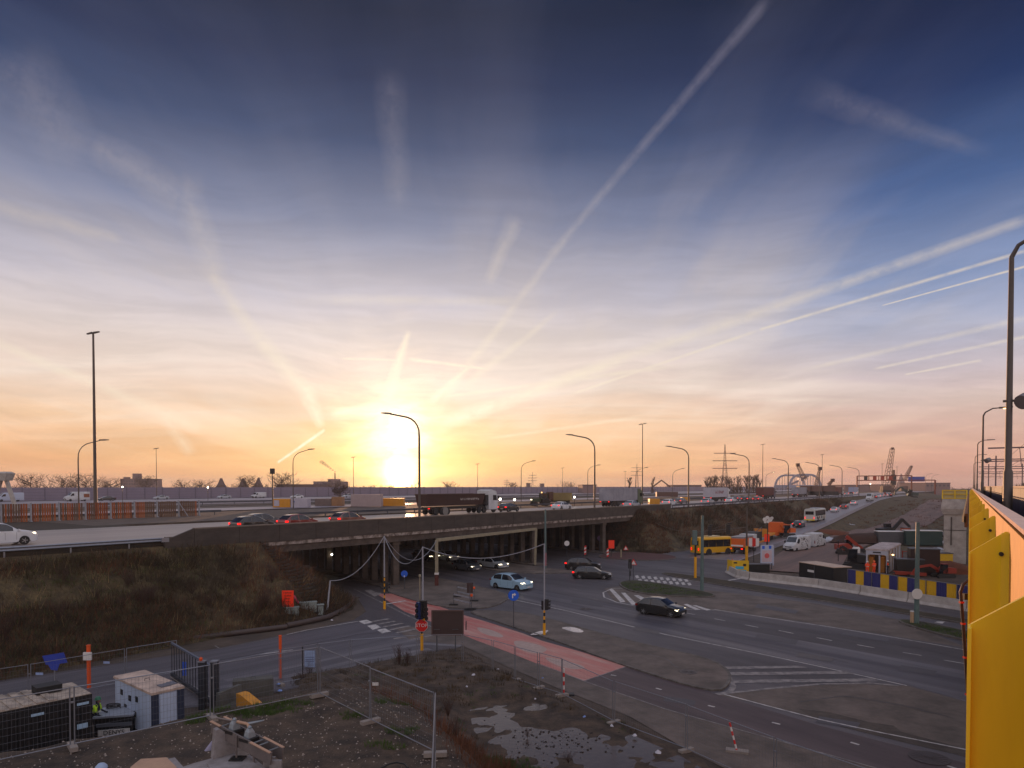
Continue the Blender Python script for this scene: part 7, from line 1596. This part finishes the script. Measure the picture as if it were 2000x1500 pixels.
for f in (.30,.56):
    c=d*f; cl_=P('clamp_body',MB().loft([[tuple(c+u_*x+n_*y+Vector((0,0,-.02))) for x,y in ((-.07,-.09),(.07,-.09),(.07,.09),(-.07,.09))],[tuple(c+u_*x+n_*y+Vector((0,0,.09))) for x,y in ((-.055,-.065),(.055,-.065),(.055,.065),(-.055,.065))],[tuple(c+u_*x+n_*y+Vector((0,0,.15))) for x,y in ((-.03,-.035),(.03,-.035),(.03,.035),(-.03,.035))]]),gal2,t)
    P('clamp_cap',MB().lathe([(.035,0),(.04,.02),(.022,.045),(0,.05)],tuple(c+Vector((0,0,.15))),10),gal2,cl_); P('clamp_foot',MB().box(tuple(c-Vector((0,0,.05))),(.26,.30,.06),math.atan2(u_.y,u_.x)),blk,t)
P('cross_rod',MB().tube([tuple(d*.30+Vector((.05,0,.12))),tuple(d*.42+Vector((.10,.05,.13))),tuple(d*.56+Vector((0,0,.12)))],.03,8),pier_lit,t,60)
P('tap_handle',MB().tube([tuple(d*.42+Vector((.1,.05,.13))),tuple(d*.46+Vector((.34,.12,.2)))],[.03,.012],8),gal2,t); P('threaded_rod',MB().tube([tuple(Vector((-.03,.05,.0))),tuple(d*.26+Vector((-.02,.06,.09)))],.018,6),brz,t)
for f,l in ((.44,.25),(.98,.45),(.88,.5)): P('support_leg',MB().bar(tuple(d*f-Vector((0,0,.2))),tuple(d*f-Vector((0,0,.2+l))),.06,.22),pier,t)
t=T('white_rag','white cloth hanging at the left side of the tapered plate','cloth',tuple(C(412,1455,13.2))); P('cloth',MB().loft([[(.08,-.02,.16),(.10,.02,.16),(.11,.02,.14),(.09,-.02,.13)],[(-.02,-.03,.03),(.06,.03,.03),(.07,.03,-.06),(.0,-.03,-.05)],[(-.12,-.02,-.10),(-.04,.02,-.10),(-.02,.02,-.12),(-.10,-.02,-.12)]]),mat('white_cloth',(170,170,200),.9),t,50)
t=T('concrete_block','pale beige-topped concrete block cut off by the bottom edge','concrete block',tuple(G(300,1500,5.7))); q=[G(u,v,5.7) for u,v in [(255,1500),(275,1484),(325,1481),(345,1500),(330,1560),(240,1560)]]
P('top_face',MB().prism([(p.x,p.y) for p in q],5.5,5.72),pier_lit,t,world=True); q=[G(u,v,5.7) for u,v in [(325,1481),(341,1477),(362,1500),(350,1560),(332,1560),(345,1500)]]; P('side_face',MB().prism([(p.x,p.y) for p in q],5.45,5.68),pier,t,world=True)
t=T('round_lid','small round white and blue cap at the very bottom of the picture','cap',tuple(G(198,1500,4.2))); P('dome',MB().lathe([(.14,0),(.13,.05),(.07,.11),(0,.13)],n=14),mat('cap_white_blue',(150,170,200),.4),t,50); P('ring',MB().lathe([(.14,-.03),(.155,-.03),(.155,0),(.14,0)],n=14),blk,t)
# ================================================================== YELLOW RAILWAY BRIDGE (right)
DX,DY=.5566,.8308
def BW(tt,l,z): return Vector((DX*tt+DY*l,DY*tt-DX*l,z))
BA=math.atan2(DY,DX)
ylw=mat('bridge_yellow',(240,208,24),.45,.10,.5,(222,182,22),bump=.15,stretch=(3,3,.6),cut=(.35,.7)); ylw2=mat('bridge_web_peach_lit',(216,150,60),.6,.15,1)  # web copy: peach light put into the yellow paint's colour
cope=mat('coping_pale',(234,200,182),.9,.12,3,spec=.15)
yb=T('yellow_bridge','yellow steel railway bridge girder with tall tapered ribs and a pale coping on the right','bridge',tuple(BW(10,.3,8)),BA)
def yp(name,mb,m,sm=None): return P(name,mb,m,yb,sm,world=True)
TS=[3.25+3.6*i for i in range(30)]
for i,tt in enumerate(TS):
    pts=[(0.0,8.3),(.26,8.3),(.26,10.63),(.235,10.63),(0.0,10.455)]
    o=BW(tt,.01,0); yp('rib',MB().plate(pts,tuple(o),(DY,-DX,0),(0,0,1),.03),ylw)
    f=P('outer_flange',MB().bar(tuple(BW(tt,.008,8.3)),tuple(BW(tt,.008,10.445)),.012,.10,up=(DX,DY,0)),mat('bridge_yellow_edge',(244,214,50),.5),yb,world=True)
    yp('weld_line',MB().bar(tuple(BW(tt-.017,.13,8.9+.4*(i%3))),tuple(BW(tt-.017,.24,8.9+.4*(i%3))),.004,.006),mat('rust',(96,52,24),.8)) if i<5 else None; yp('inner_edge',MB().bar(tuple(BW(tt-.02,.25,8.3)),tuple(BW(tt-.02,.25,10.62)),.06,.035,up=(DX,DY,0)),mat('bridge_yellow_edge',(244,214,50),.5))
    if i<12: yp('bolt',MB().cyl(tuple(BW(tt-.05,.222,10.45)),tuple(BW(tt-.01,.222,10.45)),.018,n=8),blk); yp('slot',MB().bar(tuple(BW(tt+.3,.262,10.2)),tuple(BW(tt+.3,.262,10.56)),.02,.06),blk)
for i in range(31):
    t0=1.0+3.6*i if i else 1.0; t1=t0+3.58
    yp('web_panel',MB().bar(tuple(BW(t0,.30,9.5)),tuple(BW(t1,.30,9.5)),.05,2.36),ylw2); yp('coping',MB().bar(tuple(BW(t0,.335,10.72)),tuple(BW(t1,.335,10.72)),.115,.03),cope)
yp('lower_flange',MB().bar(tuple(BW(1,.26,8.2)),tuple(BW(112,.26,8.2)),.44,.06),ylw)
yp('deck',MB().bar(tuple(BW(0,3.6,9.5)),tuple(BW(330,3.6,9.5)),6.5,.5),conc)
ct=yp('cable_tray',MB().bar(tuple(BW(30,-.09,9.75)),tuple(BW(105,-.09,9.75)),.10,.5),mat('tray_brown',(96,66,40),.7))
for i in range(34): yp('tray_bracket',MB().box(tuple(BW(30+i*2.2,-.15,9.8)),(.08,.10,.22)),blk)
t=T('drain_pipe','brown pipe with red clips bending down along the edge of the yellow bridge','pipe',tuple(V(1880,1150,11))); q=Vector(t.location); pts=[V(a,b,11)-q for a,b in [(1910,1128),(1896,1130),(1882,1140),(1876,1156),(1879,1190),(1884,1260),(1889,1340),(1893,1420)]]
P('pipe',MB().tube([tuple(x) for x in pts],.024,8),mat('brown_pipe',(58,36,30),.5),t,60)
for f in (3.6,4.4,5.3,6.2): i=int(f); c=pts[i].lerp(pts[i+1],f-i); P('clip',MB().box(tuple(c),(.055,.055,.03)),red,t)
P('valve',MB().box(tuple(V(1890,1165,11)-q),(.14,.06,.1)),blk,t)
# screen wall behind the coping
scr=mat('screen_blue_grey',(44,54,84),.55,.15,1.5,(30,38,62),stretch=(4,4,.2),spec=.25); hrl=mat('handrail_brown',(128,104,92),.5)
t=T('screen_wall','blue-grey corrugated screen with a brown handrail behind the yellow girder','screen',tuple(BW(10,.55,9.75)),BA)
for i in range(26):
    t0=4+i*3; k=MB(); m_=24
    for j in range(m_):
        x0_=t0+3*j/m_*.99; x1_=t0+3*(j+1)/m_*.99; y0_=1.1+.03*(j%2); y1_=1.1+.03*((j+1)%2)
        a,b=BW(x0_,y0_,9.75),BW(x1_,y1_,9.75); k.add([a,b,b+Vector((0,0,1.2)),a+Vector((0,0,1.2))],[(0,1,2,3)])
    P('panel',k,scr,t,world=True)
P('handrail',MB().bar(tuple(BW(3,1.1,10.985)),tuple(BW(82,1.1,10.985)),.07,.05),hrl,t,world=True)
for tt in (12,31,50,69): P('post',MB().bar(tuple(BW(tt,1.05,9.75)),tuple(BW(tt,1.05,11.0)),.09,.07),blk,t,world=True)
# lamps on the bridge
def blamp(label,tt,l,h,r,head=True,horn=False,lit=False):
    t=T('bridge_lamp',label,'lamp post',tuple(BW(tt,l,9.7)),BA-R(90))
    H_=h-9.7; P('pole',MB().tube([(0,0,0),(0,0,H_*.25),(0,0,H_*.26),(0,0,H_)],[r,r*.95,r*.72,r*.5],12),polem,t,40)
    P('arm',MB().tube([(0,0,H_),(.12,0,H_+.25),(.55,0,H_+.5),(1.0,0,H_+.52)],[r*.5,r*.45,r*.4,r*.3],8),polem,t,40)
    P('lamp_head',MB().loft([[(.9,-.1,H_+.46),(.9,.1,H_+.46),(.9,.08,H_+.58),(.9,-.08,H_+.58)],[(1.7,-.12,H_+.50),(1.7,.12,H_+.50),(1.7,.05,H_+.58),(1.7,-.05,H_+.58)]]),polem,t)
    if lit: P('bulb',MB().box((1.35,0,H_+.455),(.4,.14,.04)),mat('warm_lamp',(255,200,120),.3,emit=8),t)
    if horn:
        z=H_*.5; P('bracket',MB().bar((-.12,0,z),(.28,0,z),.05),polem,t); P('horn',MB().tube([(.22,-.1,z-.06),(.3,0,z),(.46,.05,z+.06)],[.17,.17,.15],14),mat('horn_grey',(120,112,112),.5),t,40)
    return t
blamp('nearest lamp post on the yellow bridge with a round loudspeaker','' or 19.3,.73,16.2,.10,True,True)
for tt,lb,ht_ in ((59,'second lamp post on the yellow bridge with a lit lamp',1),(99,'third lamp post on the yellow bridge',0),(144,'fourth lamp post on the yellow bridge',0),(190,'fifth, most distant lamp post on the yellow bridge',0)): blamp(lb,tt,.75,16.0,.11,True,tt==59,bool(ht_))
# overhead line portals
cat_=mat('catenary_steel',(110,92,96),.6)
for i,(tt,lb) in enumerate(((95,'nearest overhead-line portal above the tracks'),(135,'second overhead-line portal above the tracks'),(185,'third overhead-line portal above the tracks'),(250,'most distant overhead-line portal above the tracks'))):
    t=T('line_portal',lb,'overhead line portal',tuple(BW(tt,2,9.75)),BA-R(90)); 
    for x in (1.5,7.5,13): P('mast',MB().bar((x,0,0),(x,0,6.2),.2),cat_,t)
    P('cross_beam',MB().bar((-.3,0,5.6),(13.4,0,5.6),.16),cat_,t); P('lower_beam',MB().bar((-.3,0,4.1),(13.4,0,4.1),.12),cat_,t)
    for x in (2.6,5.4,9.5): P('drop_arm',MB().bar((x,0,5.6),(x+.2,0,3.4),.07),cat_,t)
for l,z in ((3.5,13.3),(6.3,13.3),(3.5,14.4),(6.3,14.6)):
    t=T('contact_wire','thin overhead wire running above the railway at the right edge','overhead wire',tuple(BW(30,l,z)),0,'overhead wires above the railway'); q=Vector(t.location); P('wire',MB().tube([tuple(BW(30,l,z)-q),tuple(BW(95,l,z-.2)-q),tuple(BW(330,l,z-.1)-q)],.02,4),cat_,t)
# far pier with yellow railing
t=T('bridge_pier','large pale concrete pier of the railway bridge with a yellow railing on top','bridge pier',tuple(BW(118,-1.9,0)),BA-R(90))
P('shaft',MB().bbox(-1.1,1.6,-2,2,0,7.0),concm,t); P('cap',MB().loft([[(-1.2,-2.2,7.0),(1.7,-2.2,7.0),(1.7,2.2,7.0),(-1.2,2.2,7.0)],[(-1.5,-2.4,7.8),(1.7,-2.4,7.8),(1.7,2.4,7.8),(-1.5,2.4,7.8)],[(-1.3,-2.2,9.2),(1.7,-2.2,9.2),(1.7,2.2,9.2),(-1.3,2.2,9.2)]]),concm,t); P('joint_line',MB().bbox(-1.13,1.6,-2.04,-2,4.7,4.78),blk,t); P('downpipe',MB().bar((-.2,-2.08,2.6),(-.2,-2.08,6.6),.12),blk,t)
for z in (9.3,9.9,10.45): P('rail',MB().bar((-1.3,-2.1,z),(1.6,-2.1,z),.09),ylw,t)
for x in (-1.3,.2,1.6): P('rail_post',MB().bar((x,-2.1,9.2),(x,-2.1,10.5),.16),ylw,t)
P('parapet_panel',MB().bbox(-1.2,1.5,-2.0,-1.95,9.2,10.4),mat('cream_panel',(176,160,110),.7),t)
# ================================================================== SMALL GROWTH, STONES, LITTER
rn=random.Random(21)
def onmound(): 
    while True:
        x=rn.uniform(-22,-1); y=rn.uniform(13,32)
        if pdist(x,y,MC)<.5: return x,y
st=MB()
for i in range(3800):
    x,y=onmound(); z=mz(x,y); r=rn.choice((.012,.016,.02,.03,.045)); a=rn.uniform(0,3.1)
    q=[(x+r*math.cos(a+k*2.1)*rn.uniform(.7,1.3),y+r*math.sin(a+k*2.1)*rn.uniform(.7,1.3),z-.005) for k in range(3)]
    st.add(q+[(x,y,z+r*.8)],[(0,1,3),(1,2,3),(2,0,3)])
tag(S('loose_pebbles',st,mat('pale_pebbles',(168,156,146),.7,.3,9)),kind='stuff')
g1=mat('dry_grass',(88,70,44),.95,.3,4); g2=mat('green_weed',(72,96,36),.9,.3,4); g3=mat('dark_scrub',(72,60,42),.95,.4,3); g4=mat('russet_scrub',(108,68,46),.95,.3,3)
def tufts(name,pts,m,h=(.1,.3),n=9,sp=.15,wd=.012,lean=.5):
    mb=MB()
    for x,y,z,sc in pts:
        for k in range(n):
            a=rn.uniform(0,6.28); r=sp*sc*math.sqrt(rn.random()); hh=rn.uniform(*h)*sc; bx,by=x+r*math.cos(a),y+r*math.sin(a); l=hh*lean*rn.random(); b=rn.uniform(0,6.28); w=wd*sc*rn.uniform(.7,1.4)
            mb.add([(bx-w*math.sin(b),by+w*math.cos(b),z-.02),(bx+w*math.sin(b),by-w*math.cos(b),z-.02),(bx+l*math.cos(a),by+l*math.sin(a),z+hh)],[(0,1,2)])
    tag(S(name,mb,m),kind='stuff')
P1=[];P2=[];P3=[]
for i in range(2600):
    x=rn.uniform(-22,13); y=rn.uniform(20,47)
    bd=pdist(x,y,BANK); md=pdist(x,y,MC); pd_=pdist(x,y,PUD)
    if pd_<.1: continue
    if bd<-.1 and md>.3:
        nn_=fbm(x,y,.35,7)
        (P1 if nn_<.1 else P3 if nn_<.35 else P2).append((x,y,mz(x,y),rn.uniform(.6,1.2)))
tufts('bank_dry_grass',P1,g1,(.08,.22),22,.28); tufts('bank_weeds',P2,g2,(.05,.14),20,.22); tufts('bank_scrub',P3,g3,(.10,.3),22,.28)
P4=[]
for (u,v,r,n_) in [(540,1382,.9,60),(500,1390,.6,30),(410,1392,.5,20),(775,1370,.5,24),(790,1430,.4,16),(1000,1470,.8,60),(985,1455,.6,30),(385,1408,.4,14),(755,1455,.35,10),(690,1400,.3,8)]:
    p=G(u,v,2.6 if u<900 else .9)
    for k in range(n_): a=rn.uniform(0,6.28); d=r*math.sqrt(rn.random()); x,y=p.x+d*math.cos(a)*1.6,p.y+d*math.sin(a); P4.append((x,y,max(0,mz(x,y)),rn.uniform(.6,1.3)))
tufts('green_clumps',P4,g2,(.06,.17),26,.16)
P5=[]
for i in range(520):
    x=rn.uniform(-6,1); y=rn.uniform(17,30)
    d=pdist(x,y,MC)
    if .3<d<3.4: P5.append((x,y,mz(x,y),rn.uniform(.7,1.5)))
tufts('slope_scrub',P5,g4,(.15,.45),20,.3,.01,.8)
# clods in the muddy water
cd=MB()
for i in range(230):
    f=rn.random(); u=rn.gauss(1085,60); v=rn.gauss(1440,26); p=G(u,v)
    if pdist(p.x,p.y,PUD)>-.15: continue
    r=rn.choice((.02,.03,.04,.06)); cd.lathe([(r,0),(r*.8,r*.5),(0,r*.7)],(p.x,p.y,.06),5)
tag(S('mud_clods',cd,mat('clod_mud',(48,40,36),.9)),kind='stuff')
# scrub on the banks
def bank(name,s0,s1,o0,o1,n,m,h,side,sd,lean=.9,wd=.02,cond=None,sp=.5,nb=10):
    pts=[]
    for i in range(n):
        s=rn.uniform(s0,s1); o=rn.uniform(o0,o1); z=terr(s,o)
        if z<=.05 and side<0: continue
        if noise.noise(Vector((s*.12,o*.25,sd)))<-.05: continue
        if cond and not cond(s,o): continue
        p=HW(s,o,z); pts.append((p.x,p.y,p.z,rn.uniform(.6,1.4)))
    tufts(name,pts,m,h,nb,sp,wd,lean)
bank('bank_grass_left',-40,6,-8,-.2,2800,mat('olive_weed',(84,90,46),.9,.3,4),(.08,.3),-1,1.0,cond=lambda s,o:s<-4+rn.uniform(-4,10))
bank('bank_tan_left',-40,12,-8,-.2,1500,g1,(.2,.7),-1,12.0,wd=.012)
bank('bank_scrub_left',-40,12,-8,-.4,5200,g3,(.2,.75),-1,2.0,wd=.02); bank('bank_straw_left',-38,12,-8,-.4,700,mat('pale_straw',(150,124,84),.9),(.3,.9),-1,14.0,wd=.01,nb=6); bank('bank_russet_left',-30,12,-8,-.4,2400,g4,(.25,.8),-1,3.0,wd=.014)
bank('bank_top_grass_left',-50,4,-1.5,-.1,1500,g1,(.1,.35),-1,4.0,wd=.015)
bank('bank_scrub_right',84,260,-9,-.3,3600,g3,(.3,1.2),1,5.0,wd=.04,nb=12,sp=.9,cond=lambda s,o:o>rampat(s)[0]+4.6); bank('bank_russet_right',84,230,-9,-.3,2200,g4,(.3,1.3),1,6.0,wd=.03,nb=10,sp=.8,cond=lambda s,o:o>rampat(s)[0]+4.6)
bank('end_slope_scrub',72.5,84,-8,4,2600,g3,(.15,.6),1,9.0,wd=.025,nb=12,sp=.6); bank('end_slope_grass',72.5,84,-8,4,1500,g4,(.1,.4),1,10.0,wd=.025,nb=12,sp=.6)
bank('hill_scrub',112,330,-92,-50,3200,g3,(.4,1.6),1,7.0,wd=.06,nb=12,sp=1.0); bank('yard_edge_scrub',150,330,-46,-20,900,g4,(.2,.6),1,8.0,wd=.04)
P6=[]
for i in range(500):
    u=rn.uniform(1215,1385); v=rn.uniform(1136,1166); p=G(u,v,.13)
    P6.append((p.x,p.y,.12,rn.uniform(.6,1.2)))
gi=[(p.x,p.y) for p in pxs([(1212,1141),(1290,1143),(1380,1163),(1290,1163),(1230,1155)])]
P6=[q for q in P6 if pdist(q[0],q[1],gi)<0]; tufts('island_grass',P6,g2,(.05,.14),16,.35,.02)
gi=[(p.x,p.y) for p in pxs([(1750,1214),(1900,1240),(2000,1262),(2000,1278),(1900,1254),(1800,1230)])]; P7=[]
for i in range(900):
    p=G(rn.uniform(1745,1990),rn.uniform(1212,1280),.13)
    if pdist(p.x,p.y,gi)<0: P7.append((p.x,p.y,.12,rn.uniform(.6,1.2)))
tufts('strip_grass',P7,g2,(.06,.2),18,.3,.016)
# bare bushes and saplings
def bush(label,loc,h,wd,seed,m,name='bare_bush',n=26,group=None):
    r_=random.Random(seed); t=T(name,label,'bush',tuple(loc),0,group); k=MB()
    for i in range(n):
        a=r_.uniform(0,6.28); l=r_.uniform(.5,1); e=Vector((wd*math.cos(a)*l*r_.random(),wd*math.sin(a)*l*r_.random(),h*l)); mid=e*.5+Vector((r_.uniform(-.1,.1),r_.uniform(-.1,.1),0))*wd
        k.tube([(0,0,0),tuple(mid),tuple(e)],[.018*h*.5,.012*h*.5,.004],3,False)
        for j in range(5): b=Vector((0,0,0)).lerp(e,r_.uniform(.3,1)); c=b+Vector((r_.uniform(-1,1),r_.uniform(-1,1),r_.uniform(0,1)))*h*.18; k.tube([tuple(b),tuple(c)],[.008*h*.5,.003],3,False)
    P('twigs',k,m,t,kind='stuff'); P('stump',MB().cyl((0,0,-.1),(0,0,.15),.04*h*.5,.02*h*.5,6),m,t); return t
tw=mat('twig_brown',(70,50,42),.9)
for i,(u,v,z,h,lb) in enumerate([(590,1332,0,.7,'small bare bush behind the roadside fence left of the notice'),(605,1325,0,1.0,'dry reddish plant below the white notice sheet'),(780,1300,.3,1.3,'thin wavy sapling at the fence left of the STOP sign'),(795,1298,.3,1.0,'thin leaning sapling beneath the STOP sign'),(890,1440,2.0,.8,'brown twiggy bush at the right foot of the mound'),(875,1400,2.2,.9,'brown twiggy bush right of the last mound fence post'),(1110,1490,.1,.5,'small reddish twigs in the puddle at the bottom'),(1030,1440,.1,.4,'small twigs at the left shore of the puddle')]):
    bush(lb,G(u,v,z),h,.5,i,tw)
for i in range(10):
    s=rn.uniform(120,220); o=rn.uniform(-7,-1.5)
    bush('bare shrub on the dark right embankment below the lorries',HW(s,o,terr(s,o)),rn.uniform(1.6,3.0),1.6,50+i,tw,group='bare shrubs on the right embankment')
for i in range(24):
    s=rn.uniform(-26,6); o=rn.uniform(-6.5,-2)
    bush('dry shrub growing on the left embankment',HW(s,o,terr(s,o)),rn.uniform(1.0,1.9),1.0,80+i,tw,group='dry shrubs on the left embankment')
# litter
lt_=mat('litter_white',(190,188,196),.7); lb_=mat('litter_blue',(120,150,210),.6)
def litter(label,u,v,z,s_,m,seed):
    s_*=.6
    r_=random.Random(seed); t=T('litter',label,'litter',tuple(G(u,v,z)),r_.uniform(0,3),'bits of litter on the ground'); k=MB(); n=6
    ring=[(s_*math.cos(i*1.047)*r_.uniform(.6,1.2),s_*math.sin(i*1.047)*r_.uniform(.5,.9),r_.uniform(.01,.03)) for i in range(n)]; top_=[(a*.5,b*.5,.04+s_*r_.uniform(.2,.5)) for a,b,c in ring]
    P('wrapper',MB().loft([ring,top_]),m,t)
for i,(u,v,z,s_,m,lb) in enumerate([(648,1212,.05,.22,lt_,'white plastic bag on the kerb below the cabinets'),(545,1337,.1,.22,lb_,'blue and white plastic near the orange post foot'),(547,1350,.1,.25,lb_,'flat blue plastic lid near the grey block'),(925,1319,.4,.22,lt_,'pale bag in the weeds right of the dark board'),(973,1308,.3,.16,lt_,'white scrap at the foot of the corner fence'),(912,1342,.4,.14,lt_,'white scrap in the middle of the weedy bank'),(1060,1325,.3,.12,lb_,'light blue scrap near the red path fence'),(1045,1366,.4,.13,lt_,'small white scrap left of the fence joint'),(1141,1401,.3,.16,lb_,'blue plastic bottle by the fence foot'),(1195,1419,.2,.22,lt_,'pale rag at the foot of the roadside fence'),(1240,1438,.15,.22,lt_,'white bag by the fence beside the puddle'),(1285,1471,.1,.3,lt_,'white sheet in the shallow puddle')]): litter(lb,u,v,z,s_,m,i)
for sx_ in ():
    pass
t=T('black_hose','black hose end lying at the fence corner on the mound','hose',tuple(G(790,1492,2.7))); q=Vector(t.location); P('hose',MB().tube([tuple(G(u,v,2.72)-q) for u,v in [(745,1500),(760,1492),(775,1489),(790,1492),(797,1500)]],.025,6),blk,t,60)
# tyre-worn roof gear on the container

# ---------------------------------------------------------------- air
hz_=MB().bbox(-3400,3400,-90,3400,-1,46); ho=S('haze',hz_,None); ho['kind']='stuff'
hm=bpy.data.materials.new('haze'); hm.use_nodes=True; n_=hm.node_tree; n_.nodes.clear(); pv=n_.nodes.new('ShaderNodeVolumePrincipled'); ou=n_.nodes.new('ShaderNodeOutputMaterial'); n_.links.new(pv.outputs[0],ou.inputs['Volume'])
pv.inputs['Color'].default_value=(.92,.88,.9,1); pv.inputs['Density'].default_value=.0002; pv.inputs['Anisotropy'].default_value=.1
ho.data.materials.append(hm)
